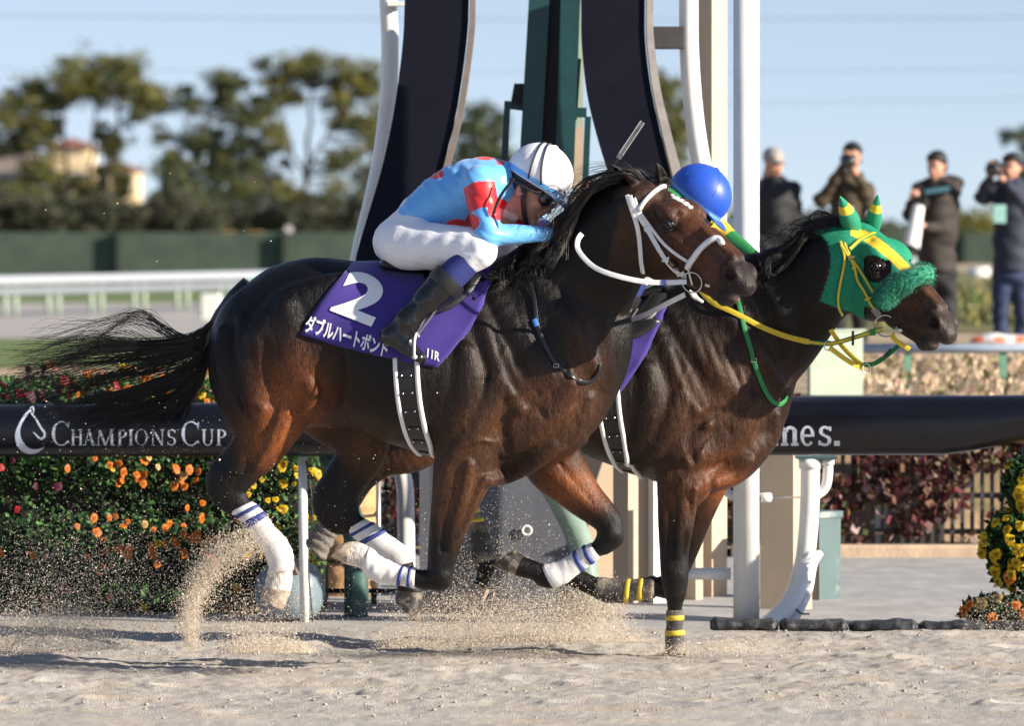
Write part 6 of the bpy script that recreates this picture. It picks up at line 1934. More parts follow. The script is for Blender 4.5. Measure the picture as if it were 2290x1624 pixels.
M_tealp = pm("teal_paint_and_shade", (.085, .135, .14), .5, var=.12, vscale=9, dirt=((.28, .34, .30), 4.5, .54, .62))
M_brownshade = pm("brown_shade_side", (.29, .235, .19), .55, var=.08, vscale=8)  # shade put into the colour of the small cabinet's left side
def gpt(u, v, Y): return P(u, v, Y)
o = MB().tube(air([(742, 1020, 22.75), (748, 1060, 22.9), (770, 1120, 23.1), (795, 1200, 23.2), (797, 1300, 23.2), (797, 1392, 23.2)], 5), .058, 18).build("rail_support", M_greenp, None, True)
tag(o, "dark green cranked rail support post left of the straw-wrapped drum", "post", "green rail supports")
o = MB().tube(air([(1205, 1020, 22.55), (1225, 1070, 22.75), (1262, 1135, 23.0), (1298, 1215, 23.1), (1312, 1300, 23.1), (1314, 1400, 23.1)], 5), .058, 18).build("rail_support", pm("grey_green_paint", (.20, .28, .24), .45, var=.12), None, True)
tag(o, "grey-green cranked rail support beside the beige uprights", "post", "green rail supports")
o = MB().tube(np.array([P(676, 1022, 22.65), P(681, 1392, 22.65)]), .021, 14).build("thin_post", M_wpaint, None, True)
tag(o, "thin pale post under the rail among the yellow pansies", "post")
MB().tube(air([(684, 1030, 22.62), (694, 1090, 22.6), (698, 1150, 22.6), (690, 1260, 22.6), (694, 1330, 22.6), (700, 1392, 22.6)], 6), .004, 6).build("cable", M_rubber, o, True)

# ------------------------------------------------------------------ finish post
fp = empty("finish_post", P(1150, 1395, 23.6))
tag(fp, "tall finish post of two black curved panels with white tubes and a green frame", "finish post")
def band(left, right, Y, th, name, mat, parent=fp, n=8, skew=0.):
    """curved upright panel between two picture edges, thickness th"""
    Lc, Rc = cr(np.array(left, float), n), cr(np.array(right, float), n)
    m = len(Lc); V, F = [], []
    for i in range(m):
        for (c, y) in ((Lc[i], Y), (Rc[i], Y - skew), (Rc[i], Y - skew + th), (Lc[i], Y + th)):
            p = P(c[0], c[1], Y if c is Lc[i] else Y - skew); V.append((p[0], y, p[2]))
    for i in range(m - 1):
        for k in range(4): F.append((i * 4 + k, i * 4 + (k + 1) % 4, (i + 1) * 4 + (k + 1) % 4, (i + 1) * 4 + k))
    F += [(3, 2, 1, 0), tuple((m - 1) * 4 + k for k in range(4))]
    return autosmooth(mob(name, V, F, mat, parent), 40)
band([(908, -120), (905, 0), (900, 100), (882, 240), (855, 370), (820, 490), (795, 580), (775, 720), (800, 860), (870, 980), (935, 1100), (945, 1250), (945, 1398)],
     [(1050, -120), (1048, 0), (1046, 60), (1036, 150), (1018, 260), (988, 380), (960, 480), (935, 580), (925, 720), (960, 860), (1060, 980), (1190, 1100), (1270, 1250), (1275, 1398)], 23.6, .10, "curved_panel", M_dark)
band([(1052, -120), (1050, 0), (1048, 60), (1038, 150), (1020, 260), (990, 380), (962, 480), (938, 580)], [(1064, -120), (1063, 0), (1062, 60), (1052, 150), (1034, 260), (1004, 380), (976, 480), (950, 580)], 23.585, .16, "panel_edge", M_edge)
band([(1295, -120), (1300, 0), (1301, 90), (1312, 200), (1332, 290), (1362, 390), (1400, 500), (1440, 620), (1450, 760), (1440, 900), (1430, 950)],
     [(1440, -120), (1442, 0), (1443, 90), (1456, 200), (1478, 300), (1500, 390), (1530, 500), (1560, 620), (1570, 760), (1565, 900), (1560, 950)], 23.6, .10, "curved_panel", M_dark)
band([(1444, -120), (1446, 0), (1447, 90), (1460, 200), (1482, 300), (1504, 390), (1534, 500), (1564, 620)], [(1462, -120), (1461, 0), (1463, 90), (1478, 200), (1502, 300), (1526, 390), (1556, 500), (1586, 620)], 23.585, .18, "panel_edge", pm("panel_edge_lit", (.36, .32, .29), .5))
def ctube(pts, Y, r, name, mat):
    return MB().tube(air([(a, b, Y) for a, b in pts], 6), r, 18).build(name, mat, fp, True)
ctube([(866, -120), (868, 0), (872, 100), (868, 220), (854, 340), (832, 450), (806, 560), (790, 680), (800, 820), (850, 950), (900, 1060), (908, 1180), (908, 1398)], 24.1, .042, "white_tube", M_wpaint)
ctube([(1540, -120), (1540, 0), (1541, 110), (1549, 230), (1562, 330), (1582, 430), (1610, 560), (1622, 720), (1600, 880), (1545, 1010), (1520, 1120), (1500, 1200), (1480, 1398)], 24.1, .047, "white_tube", M_wpaint)
MB().box(P(868, 14, 24.1), P(912, 2, 24.0), .004).build("cross_bar", M_wpaint, fp)
MB().box(P(1455, 108, 23.95), P(1530, 60, 24.05), .004).build("cross_bar", pm("dark_bar", (.055, .05, .05), .5), fp)
# green mirror frame in the middle
def slab(quad_pts, Y, th, name, mat, parent=fp):
    pts = [P(u, v, Y) for u, v in quad_pts]
    return MB().prism(pts, (0, th, 0)).build(name, mat, parent)
M_dgreen = pm("deep_green_paint", (.012, .055, .060), .4, var=.15, vscale=8)
slab([(1186, -60), (1232, -60), (1206, 420), (1158, 420)], 24.4, .10, "frame_upright", M_dgreen)
slab([(1232, -60), (1256, -60), (1240, 420), (1206, 420)], 24.52, .06, "frame_slot", M_rubber)
slab([(1256, -60), (1300, -60), (1282, 420), (1240, 420)], 24.4, .10, "frame_upright", M_dgreen)
slab([(1262, -60), (1306, -60), (1304, 278), (1268, 300)], 24.9, .06, "pale_green_board", M_lgreen)
slab([(1284, 268), (1305, 268), (1305, 560), (1280, 560)], 25.1, .08, "beige_stay", M_beige)
slab([(1128, 225), (1142, 225), (1134, 420), (1118, 420)], 24.5, .06, "side_frame", M_dgreen)
slab([(1150, 186), (1190, 186), (1186, 240), (1140, 240)], 24.55, .08, "side_bracket", M_rubber)
slab([(1130, 228), (1180, 236), (1180, 248), (1128, 242)], 24.53, .05, "side_rung", M_dgreen)
slab([(1290, 130), (1300, 130), (1290, 268), (1262, 268)], 24.8, .05, "diagonal_stay", M_rubber)
slab([(1308, 260), (1322, 260), (1310, 560), (1296, 560)], 24.6, .06, "side_frame", M_dgreen)
slab([(1246, 240), (1312, 240), (1312, 262), (1244, 262)], 24.58, .05, "side_rung", M_dgreen)
# base panel and its ring, frame strips under the horses
slab([(938, 1030), (1270, 1030), (1288, 1120), (1292, 1400), (938, 1400)], 23.42, .04, "base_panel", M_greyp)
ring(P(1178, 1187, 23.40), (0, -1, 0), .021, .006, "base_ring", M_wpaint, fp)
slab([(1288, 1100), (1300, 1100), (1306, 1400), (1294, 1400)], 23.40, .08, "base_frame", M_beige)

# ------------------------------------------------------------------ uprights right of the finish post
def post2(u0, um, u1, v0, v1, Y, label, name="upright", lit=M_beige, shade=M_beige, depth=.12):
    """square upright seen on its corner: columns u0 (left edge), um (corner), u1 (right edge)"""
    a, m, b = P(u0, 0, Y + .05), P(um, 0, Y), P(u1, 0, Y + .06)
    z0, z1 = P(0, v1, Y)[2], P(0, v0, Y)[2]
    c = a + b - m
    base = [(a[0], a[1]), (m[0], m[1]), (b[0], b[1]), (c[0], c[1] + .03)]
    o = MB().prism([(x, y, z0) for x, y in base], (0, 0, z1 - z0)).build(name, lit)
    return tag(o, label, "post", "beige uprights by the finish line")
post2(1240, 1252, 1371, 960, 1402, 24.3, "beige upright directly right of the dark base panel")
post2(1371, 1405, 1450, 960, 1402, 24.0, "beige upright with shaded left face below the far horse's girth")
post2(1449, 1462, 1492, 960, 1402, 24.0, "narrow pale upright just behind the yellow-banded foreleg", lit=M_wpaint)
post2(1530, 1556, 1572, 1060, 1400, 24.2, "beige upright between the yellow-banded foreleg and the tall white pole")
post2(1557, 1592, 1626, -120, 1402, 24.4, "tall beige upright left of the tall white pole, reaching the top of the picture")
post2(1700, 1774, 1816, 1018, 1402, 23.6, "broad brown and beige upright behind the curved white pipe")
o = MB().tube(np.array([P(1669, -140, 22.9), P(1669, 1398, 22.9)]), .060, 24).build("white_pole", M_wpaint, None, True)
tag(o, "tall white round pole right of the blue-capped jockey", "pole")
MB().tube(np.array([P(1536, 1284, 22.95), P(1634, 1284, 22.95)]), .028, 16).build("side_rail", M_wpaint, o, True)
MB().tube(air([(1590, 1060, 23.0), (1612, 1090, 23.0), (1640, 1112, 22.95)], 4), .020, 12).build("brace", M_wpaint, o, True)
MB().tube(np.array([P(1626, 500, 22.95), P(1669, 500, 22.95)]), .026, 14).build("side_rail", M_wpaint, o, True)
MB().tube(np.array([P(1700, 1113, 22.9), P(1800, 1113, 23.4)]), .004, 6).build("tie_wire", M_steel, o, True)
MB().tube(np.array([P(1702, 1113, 22.9), P(1722, 1113, 22.92)]), .022, 12).build("clamp", M_wpaint, o, True)
# white drain pipes
wp = MB().tube(air([(1812, 1030, 23.0), (1811, 1120, 23.0), (1806, 1200, 23.0), (1796, 1270, 23.0), (1772, 1340, 22.9), (1735, 1385, 22.8), (1700, 1412, 22.7)], 6), .045, 18).build("white_pipe", M_wpaint, None, True)
tag(wp, "white plastic pipe curving down to the sand beside the small green cabinet", "pipe")
MB().tube(np.array([P(1811, 1026, 23.0), P(1811, 1048, 23.0)]), .052, 18).build("pipe_collar", M_wpaint, wp, True)
MB().tube(air([(1851, 1030, 23.0), (1851, 1060, 23.0), (1845, 1090, 23.0), (1825, 1108, 23.0), (1812, 1112, 23.0)], 5), .024, 14).build("pipe_elbow", M_wpaint, wp, True)
MB().tube(np.array([P(1851, 1026, 23.0), P(1851, 1040, 23.0)]), .031, 14).build("pipe_collar", M_wpaint, wp, True)
MB().tube(air([(1832, 1238, 23.05), (1818, 1265, 23.0), (1805, 1330, 22.95), (1775, 1390, 22.85), (1760, 1412, 22.8)], 5), .020, 12).build("thin_pipe", M_wpaint, wp, True)
MB().tube(air([(1770, 1352, 22.86), (1790, 1372, 22.84), (1810, 1374, 22.86)], 3), .004, 6).build("pipe_tie", M_rubber, wp, True)
MB().box(P(1780, 1026, 23.0) - np.array([0, .05, 0]), P(1868, 1019, 23.1)).build("pipe_plate", M_greenp, wp)
def cabinet(u0, um, u1, v0, v1, Y, label, lit, shade, cap):
    a, m, b = P(u0, 0, Y + .10), P(um, 0, Y), P(u1, 0, Y + .10); c = a + b - m
    z0, z1 = P(0, v1, Y)[2], P(0, v0, Y)[2]
    base = [a, m, b, c]
    root = empty("cabinet", (m[0], m[1] + .1, z0)); tag(root, label, "cabinet", "electrical cabinets beyond the rail")
    o = MB(); V = [(p[0], p[1], z0) for p in base] + [(p[0], p[1], z1) for p in base]
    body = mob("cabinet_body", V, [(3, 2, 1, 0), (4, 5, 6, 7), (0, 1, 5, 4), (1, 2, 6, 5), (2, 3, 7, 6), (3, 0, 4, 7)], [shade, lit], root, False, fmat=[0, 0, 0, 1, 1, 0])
    ctr = (a + m + b + c) / 4
    cp = [(ctr[0] + (p[0] - ctr[0]) * 1.12, ctr[1] + (p[1] - ctr[1]) * 1.12, z1 + .001) for p in base]
    MB().prism(cp, (0, 0, cap)).build("cabinet_lid", lit, root)
    nrm = np.cross(m - a, [0, 0, 1.]); 
    d = MB(); q = lambda s, z, k=.004: np.array([a[0] + (m[0] - a[0]) * s, a[1] + (m[1] - a[1]) * s - k, z])
    h = z1 - z0
    for (s0, s1, za, zb) in ((.08, .92, .06, .94),):
        d.add([q(s0, z0 + h * za), q(s1, z0 + h * za), q(s1, z0 + h * zb), q(s0, z0 + h * zb)], [(0, 1, 2, 3)])
    d.build("cabinet_door", shade, root)
    MB().box(q(.80, z0 + h * .5, .012), q(.86, z0 + h * .62, .004) + np.array([0, .006, 0])).build("door_handle", M_steel, root)
    return root
cabinet(1786, 1832, 1880, 1160, 1386, 24.2, "small teal electrical cabinet standing below the rail beside the white pipe", M_tealp, M_brownshade, .03)
cabinet(1806, 1812, 1930, 742, 935, 29.6, "pale green electrical cabinet rising above the rail behind the far horse's neck", M_lgreen, M_tealp, .012)  # teal here paints in the pale cabinet's shaded left side
# things under the near horse: ball, straw drum, pipes
def lathe(prof, c, n=28):
    V, F = [], []
    for (r, z) in prof:
        for k in range(n):
            a = 2 * math.pi * k / n; V.append((c[0] + r * math.cos(a), c[1] + r * math.sin(a), c[2] + z))
    for i in range(len(prof) - 1):
        for k in range(n): F.append((i * n + k, i * n + (k + 1) % n, (i + 1) * n + (k + 1) % n, (i + 1) * n + k))
    F += [tuple(range(n))[::-1], tuple((len(prof) - 1) * n + k for k in range(n))]
    return V, F
c = P(648, 1396, 22.95); c[2] = -.01
V, F = lathe([(.06, 0), (.125, .012), (.155, .07), (.162, .13), (.152, .19), (.122, .238), (.07, .266), (.015, .276)], c)
tag(mob("ball_bollard", V, F, pm("blue_grey_ball", (.16, .215, .255), .4, var=.12, vscale=9, dirt=((.36, .34, .30), 8, .54, .8))), "blue-grey ball bollard at the sand's edge by the thin pale post", "bollard")
c = P(776, 1330, 24.6); c[2] = -.02
prof = []
for i in range(24):
    z = .40 * 1 + 0; 
zt = P(0, 1066, 24.6)[2]
prof = [(.15 + .008 * math.sin(i * 2.1) - (.016 if i in (6, 14) else 0), zt * i / 20.) for i in range(21)]
V, F = lathe(prof, c, 40)
dr = mob("straw_drum", V, F, pm("straw", (.62, .36, .17), .85, var=.35, vscale=30, stretch=(6, 6, .5), bump=.7, bscale=60))
tag(dr, "straw-wrapped drum planter with dark rope bands behind the rail", "planter")
for i in (6, 14):
    MB().tube(np.array([(c[0] + .146 * math.cos(a), c[1] + .146 * math.sin(a), c[2] + zt * i / 20.) for a in np.linspace(0, 6.2832, 33)]), .007, 6).build("rope_band", M_rubber, dr, True)
o = MB().tube(np.array([P(724, 1322, 23.9), P(905, 1322, 23.9)]), .012, 10).build("ground_pipe", M_rubber, None, True)
tag(o, "black low pipe rail on short legs behind the green support", "pipe")
for u in (836, 892):
    MB().tube(np.array([P(u, 1322, 23.92), P(u, 1392, 23.92)]), .014, 10).build("pipe_leg", M_rubber, o, True)
o = MB().tube(np.array([P(846, 1060, 24.4), P(846, 1200, 24.4), P(846, 1395, 24.4)]), .012, 10).build("steel_stake", pm("galvanised", (.42, .42, .42), .4, metal=.6), None, True)
tag(o, "thin grey steel stake beside the straw drum", "stake")
# ------------------------------------------------------------------ leaves, flowers, trees
def leaf_mat(name, rough=.55, tr=.25):
    m = pm(name, attr=True, rough=rough, var=.18, vscale=30, spec=.35)
    nt = m.node_tree; N, L = nt.nodes, nt.links; b = N["Principled BSDF"]; out = N["Material Output"]
    at = N.new("ShaderNodeAttribute"); at.attribute_name = "Col"
    t_ = N.new("ShaderNodeBsdfTranslucent"); L.new(at.outputs["Color"], t_.inputs[0])
    mx = N.new("ShaderNodeMixShader"); mx.inputs[0].default_value = tr
    L.new(b.outputs[0], mx.inputs[1]); L.new(t_.outputs[0], mx.inputs[2]); L.new(mx.outputs[0], out.inputs["Surface"])
    return m
M_leaf = leaf_mat("foliage")
M_bark = pm("bark", (.085, .065, .05), .9, var=.3, vscale=8, bump=.6, bscale=20)

def leaves(pos, size, col, rg, up=None, asp=.55, droop=.3):
    """bent four-sided leaves at given points: returns verts, quads, colours"""
    n = len(pos); size = np.broadcast_to(size, (n,))
    d = rg.normal(size=(n, 3))
    if up is not None: d = d * .8 + np.asarray(up)
    d /= np.linalg.norm(d, axis=1)[:, None]
    s = np.cross(d, rg.normal(size=(n, 3))); s /= np.linalg.norm(s, axis=1)[:, None]
    nn = np.cross(d, s)
    L = size[:, None]
    V = np.stack([pos, pos + d * L * .5 + s * L * asp * .5 - nn * L * .06, pos + d * L - nn * L * droop * .5, pos + d * L * .5 - s * L * asp * .5 - nn * L * .06], 1).reshape(-1, 3)
    Q = np.arange(n * 4).reshape(n, 4)
    return V, Q, np.repeat(col, 4, 0)

def palette(n, cols, rg, jit=.25):
    c = np.array(cols)[rg.integers(0, len(cols), n)]
    return np.clip(c * (1 + jit * rg.normal(size=(n, 1))), .002, .9)

# pansies: five rounded petals round a dark eye
def pansy_mesh(name, col, eye, r):
    V, F, C = [], [], []
    rg = np.random.default_rng(hash(name) % 1000)
    for i, (a, sc) in enumerate(((90 + 32, 1.0), (90 - 32, 1.0), (90 + 105, .92), (90 - 105, .92), (270, 1.12))):
        ca, sa = math.cos(R(a)), math.sin(R(a)); b = len(V)
        wob = rg.uniform(.85, 1.15, 7)
        rim = []
        V.append((0, 0, .002 + .0006 * i)); C.append(eye)
        for j, t in enumerate(np.linspace(-58, 58, 7)):
            rr = r * sc * (.55 + .45 * math.cos(R(t * 1.1))) * wob[j]
            x, y = rr * math.cos(R(a + t)), rr * math.sin(R(a + t))
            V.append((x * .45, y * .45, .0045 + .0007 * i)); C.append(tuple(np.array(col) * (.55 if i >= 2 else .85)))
            V.append((x, y, .004 * math.sin(j * 2.1 + i) - .02 * rr + .0007 * i)); C.append(col)
        for j in range(6):
            k = b + 1 + j * 2
            F.append((b, k, k + 2)); F.append((k, k + 1, k + 3, k + 2))
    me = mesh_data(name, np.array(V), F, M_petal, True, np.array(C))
    return me
M_petal = leaf_mat("petal", .5, .3)
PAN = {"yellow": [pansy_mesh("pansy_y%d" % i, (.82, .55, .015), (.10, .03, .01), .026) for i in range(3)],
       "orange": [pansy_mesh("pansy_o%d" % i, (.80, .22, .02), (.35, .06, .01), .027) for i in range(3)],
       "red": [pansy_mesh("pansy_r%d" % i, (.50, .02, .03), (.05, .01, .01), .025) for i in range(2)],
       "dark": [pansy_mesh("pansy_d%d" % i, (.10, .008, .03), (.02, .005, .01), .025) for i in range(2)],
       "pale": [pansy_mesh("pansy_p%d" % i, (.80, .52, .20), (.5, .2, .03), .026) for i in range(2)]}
def pansy(kind, pos, face, parent, rg, sc=1.):
    o = link(bpy.data.objects.new("pansy", PAN[kind][rg.integers(0, len(PAN[kind]))]))
    f = Vector(face).normalized()
    q = f.to_track_quat('Z', 'Y')
    o.rotation_mode = 'QUATERNION'; o.rotation_quaternion = q @ Vector((0, 0, 1)).rotation_difference(Vector((rg.normal() * .2, rg.normal() * .2, 1)))
    o.scale = (sc, sc, sc)
    o.parent = parent; o.location = Vector(np.asarray(pos) - wloc(parent))
    return o

# --- flower bank under the rail, left
rg = np.random.default_rng(101)
xa, xb = P(-420, 0, 23.3)[0], P(722, 0, 23.3)[0]
fb = empty("flower_bank", ((xa + xb) / 2, 23.5, -.02))
tag(fb, "bank of red, orange and yellow pansies behind the black rail at left", "flower bed")
ztop = 1.10
core = MB()
nxs, nzs = 50, 18
V, F = [], []
for i in range(nxs):
    for j in range(nzs):
        x = xa + (xb - xa) * i / (nxs - 1); z = -.03 + (ztop - .10) * j / (nzs - 1)
        V.append((x, 23.45 + .06 * vnoise(np.array(x * 4), np.array(z * 4), 3) + .05 * (z > .9), z))
for i in range(nxs - 1):
    for j in range(nzs - 1): F.append((i * nzs + j, (i + 1) * nzs + j, (i + 1) * nzs + j + 1, i * nzs + j + 1))
n0 = len(V)
V += [(xa, 24.0, -.03), (xb, 24.0, -.03), (xb, 24.0, ztop - .1), (xa, 24.0, ztop - .1)]
F += [(n0, n0 + 3, n0 + 2, n0 + 1), (0, nzs - 1, n0 + 3, n0), ((nxs - 1) * nzs, n0 + 1, n0 + 2, nxs * nzs - 1), tuple([i * nzs + nzs - 1 for i in range(nxs)] + [n0 + 2, n0 + 3])]
mob("planter_core", V, F, pm("planter_soil", (.02, .018, .012), .95, var=.4), fb)
n = 19000
px = rg.uniform(xa, xb, n); pz = -.02 + (ztop) * rg.uniform(0, 1, n)
tier = .5 + .5 * np.cos((pz / ztop) * 2 * math.pi * 3.0 + .6)      # planted in tiers
keep = rg.uniform(0, 1, n) < .45 + .55 * tier
px, pz = px[keep], pz[keep]; tier = tier[keep]
py = 23.42 - .02 - .10 * tier * rg.uniform(.2, 1, len(px)) + .10 * rg.uniform(0, 1, len(px)) * (rg.uniform(0, 1, len(px)) > .6) + .04 * vnoise(px * 5, pz * 5, 9)
pos = np.stack([px, py, pz], 1)
topm = rg.uniform(xa, xb, 1800); pos = np.vstack([pos, np.stack([topm, rg.uniform(23.35, 23.95, 1800), ztop - .08 + .05 * rg.uniform(0, 1, 1800)], 1)])
col = palette(len(pos), [(.055, .14, .042), (.042, .11, .038), (.075, .17, .05), (.105, .22, .055), (.032, .08, .036)], rg, .3)
V, Q, C = leaves(pos, rg.uniform(.022, .045, len(pos)), col, rg, up=(0, -.9, .5), asp=.6)
mob("foliage", V, Q, M_leaf, fb, col=C)["kind"] = "stuff"
def bank_kind(u, rg):
    r = rg.uniform()
    if u < 170: return "dark" if r < .5 else ("red" if r < .75 else "orange")
    if u < 240: return "red" if r < .12 else ("orange" if r < .8 else "dark")
    if u < 520: return "orange" if r < .78 else ("pale" if r < .92 else "yellow")
    if u < 575: return "orange" if r < .45 else "yellow"
    return "yellow"
cnt = 0
for k in range(900):
    u = rg.uniform(-60, 720); v = rg.uniform(842, 1372)
    if 900 < v < 1022: continue
    z = P(0, v, 23.35)[2]
    tr = .5 + .5 * math.cos((z / ztop) * 2 * math.pi * 3.0 + .6)
    dens = .14 + .5 * tr
    if v > 1250: dens *= .45
    if u < 210: dens *= .4
    if rg.uniform() > dens: continue
    Yf = 23.30 - .06 * tr if v > 880 else rg.uniform(23.3, 23.7)
    p = P(u, v, Yf)
    if v <= 880: p[2] = ztop - .02 + rg.uniform(0, .06)
    pansy(bank_kind(u, rg), p, (rg.normal() * .5 + .35, -1, .25 + rg.normal() * .35), fb, rg, rg.uniform(.5, .9))
    cnt += 1
    if cnt >= 250: break
for k in range(46):                                        # blooms standing above the rail
    u = rg.uniform(0, 560); p = P(u, rg.uniform(846, 898), rg.uniform(23.25, 23.5))
    pansy("orange" if u > 140 and rg.uniform() < .75 else ("yellow" if u > 300 else ("red" if rg.uniform() < .4 else "dark")), p, (rg.normal() * .5 + .35, -1, .4), fb, rg, rg.uniform(.8, 1.1))

# --- flower tower at the right edge
rg = np.random.default_rng(202)
ft_ = empty("flower_tower", P(2300, 1404, 22.45))
tag(ft_, "tiered tower of yellow and orange pansies at the right edge", "flower tower")
MB().tube(np.array([P(2300, 1404, 22.45), P(2300, 1000, 22.45)]), .03, 10).build("tower_pole", M_rubber, ft_, True)
pos, fl_ = [], []
for (cu, cv, ru, rv, kind) in ((2300, 1085, 56, 70, "yellow"), (2290, 1215, 95, 75, "yellow"), (2288, 1275, 80, 40, "yellow"), (2275, 1370, 128, 38, "orange")):
    c = P(cu, cv, 22.45); rx, rz = ru * 22.45 / FPX, rv * 22.45 / FPX
    for k in range(int(2600 * rx * rz / .03)):
        d = rg.normal(size=3); d /= np.linalg.norm(d); r = rg.uniform(.55, 1) ** .5
        pos.append(c + d * np.array([rx, rx, rz]) * r)
    for k in range(int(26 * rx * rz / .02)):
        d = rg.normal(size=3); d[1] = -abs(d[1]) * 1.2; d /= np.linalg.norm(d)
        kd = kind if rg.uniform() < .85 else ("pale" if kind == "orange" else "orange")
        if kd == "orange" and kind == "yellow" and cv < 1250: kd = "yellow"
        fl_.append((c + d * np.array([rx, rx, rz]) * 1.06, d, kd))
    Sx = SDF(c - max(rx, rz) - .02, c + max(rx, rz) + .02, .02); Sx.ell(c, np.array([rx, rx, rz]) * .75, None, .01)
    v, q = Sx.mesh(); mob("tower_tier", v, q, pm("planter_soil"), ft_)
pos = np.array(pos)
col = palette(len(pos), [(.03, .085, .022), (.02, .06, .018), (.05, .12, .03), (.015, .045, .018)], rg, .3)
V, Q, C = leaves(pos, rg.uniform(.022, .045, len(pos)), col, rg, up=(0, -.3, .4), asp=.6)
mob("foliage", V, Q, M_leaf, ft_, col=C)["kind"] = "stuff"
for p, d, kd in fl_[:110]: pansy(kd, p, d + np.array([0, -.4, .1]), ft_, rg, rg.uniform(.9, 1.2))

# --- red creeper fence
rg = np.random.default_rng(303)
FY = 27.65
x0, x1 = P(840, 0, FY)[0], P(2480, 0, FY)[0]
zf = P(0, 912, FY)[2]
cf = empty("creeper_fence", ((x0 + x1) / 2, FY, 0))
tag(cf, "dark lattice fence overgrown with red and brown creeper behind the road", "fence")
m = MB()
M_fence = pm("fence_paint", (.05, .045, .045), .6, var=.2)
for z in (.10, .30, .58, .84): MB().box((x0, FY - .015, z - .015), (x1, FY + .015, z + .015)).build("fence_rail", M_fence, cf)
barme = None
k = 0
x = x0
while x < x1:
    if barme is None:
        b_ = MB().box((-.011, -.008, .02), (.011, .008, zf - .02)); barme = mesh_data("fence_bar", np.array(b_.v), b_.f, M_fence, False)
    o = link(bpy.data.objects.new("fence_bar", barme)); o.parent = cf; o.location = Vector((x, FY - .024, 0)) - Vector(wloc(cf))
    x += .055; k += 1
for x in np.arange(x0 + .5, x1, 1.15):
    MB().box((x - .03, FY + .016, 0), (x + .03, FY + .07, zf)).build("fence_post", M_wpaint, cf)
n = 9500
px = rg.uniform(x0, x1, n); pz = .06 + (zf - .02) * rg.uniform(0, 1, n) ** .8
keep = (vnoise(px * 5, pz * 6, 4) + .5 * vnoise(px * 14, pz * 14, 5) + .6 * (pz / zf - .35)) > -.38
pos = np.stack([px, FY - .05 + .05 * rg.uniform(-1, 1, n), pz], 1)[keep]
col = palette(len(pos), [(.15, .035, .045), (.10, .028, .036), (.18, .05, .05), (.12, .06, .045), (.08, .045, .04), (.07, .08, .035), (.28, .14, .08), (.20, .12, .10), (.30, .22, .22)], rg, .35)
V, Q, C = leaves(pos, rg.uniform(.04, .075, len(pos)), col, rg, up=(0, -1, -.3), asp=.85)
mob("creeper", V, Q, M_leaf, cf, col=C)["kind"] = "stuff"
tag(MB().box((1.2, 27.30, -.03), (x1 + 20, 27.42, .045), .01).build("kerb", pm("kerb_stone", (.55, .40, .27), .85, var=.2, vscale=5, bump=.4, bscale=40)), kind="structure")
sheet("planting_bed", [(x0 - 1, 27.42), (x1 + 20, 27.42), (x1 + 20, 28.04), (x0 - 1, 28.04)], M_dirt, .02)

# --- low dry planting on the terrace
rg = np.random.default_rng(404)
n = 2600
px = rg.uniform(P(1890, 0, 31)[0], P(2480, 0, 36)[0], n); py = rg.uniform(30.2, 37.5, n)
hgt = .03 + .12 * np.clip(vnoise(px * 2.2, py * 1.4, 6) + .2, 0, 1)
pos = np.stack([px, py, TZ + hgt * rg.uniform(0, 1, n)], 1)
col = palette(n, [(.62, .46, .32), (.55, .42, .28), (.62, .50, .36), (.22, .20, .09), (.62, .42, .32), (.30, .26, .12)], rg, .25)
V, Q, C = leaves(pos, rg.uniform(.04, .09, n), col, rg, up=(0, 0, 1), asp=.5)
tag(mob("dry_groundcover", V, Q, M_leaf, col=C), "dry orange and brown ground cover on the raised infield", "ground cover", kind="stuff")
n = 2600
px = rg.uniform(P(1960, 0, 52)[0], P(2600, 0, 52)[0], n); py = rg.uniform(50, 70, n)
pos = np.stack([px, py, TZ + .25 * rg.uniform(0, 1, n) * np.clip(vnoise(px * .8, py * .4, 8) + .5, .1, 1)], 1)
col = palette(n, [(.10, .11, .03), (.06, .09, .025), (.25, .22, .07), (.40, .34, .16)], rg, .3)
V, Q, C = leaves(pos, rg.uniform(.10, .2, n), col, rg, up=(0, 0, 1), asp=.4)
tag(mob("rough_grass", V, Q, M_leaf, col=C), "rough yellowing grass behind the photographers", "grass", kind="stuff")
# low terrace rail
tr_ = empty("terrace_rail", P(2150, 880, 32)); tag(tr_, "low grey-blue rail on green posts in front of the photographers", "rail")
MB().tube(np.array([P(1880, 781, 32), P(2500, 778, 32)]), .030, 12).build("rail_bar", pm("blue_grey_rail", (.30, .36, .44), .5), tr_, True)
for u in (2030, 2243, 2450):
    a = P(u, 784, 32.02); MB().box((a[0] - .022, 32.0, TZ - .02), (a[0] + .022, 32.05, a[2])).build("rail_post", pm("rail_post_green", (.16, .34, .24), .5), tr_)

# --- far white running rail, left to right
fr_ = empty("running_rail", P(300, 680, 104)); tag(fr_, "white running rail on pale posts far behind on the left", "rail")
def far_v(u): return 622 - .0215 * u
pts = []
for u in np.linspace(-220, 2500, 24):
    v = far_v(u); Y = FPX * (CAM_H - .70) / (v + 6 - 500.); pts.append(P(u, v + 6, Y))
pts = np.array(pts)
MB().tube(pts, .095, 14).build("rail_bar", pm("far_rail_paint", (.36, .38, .42), .5), fr_, True)
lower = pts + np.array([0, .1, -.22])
MB().tube(lower, .08, 10).build("rail_underside_shade", pm("far_rail_shadow", (.20, .22, .25), .6), fr_, True)  # added darker tube, stands in for shade on the rail's underside
pmesh = mesh_data("far_post", *[np.array(x) if i == 0 else x for i, x in enumerate((MB().tube(np.array([(0, 0, -.7), (0, 0, -.1)]), .055, 8).v, MB().tube(np.array([(0, 0, -.7), (0, 0, -.1)]), .055, 8).f))], M_lgreen)
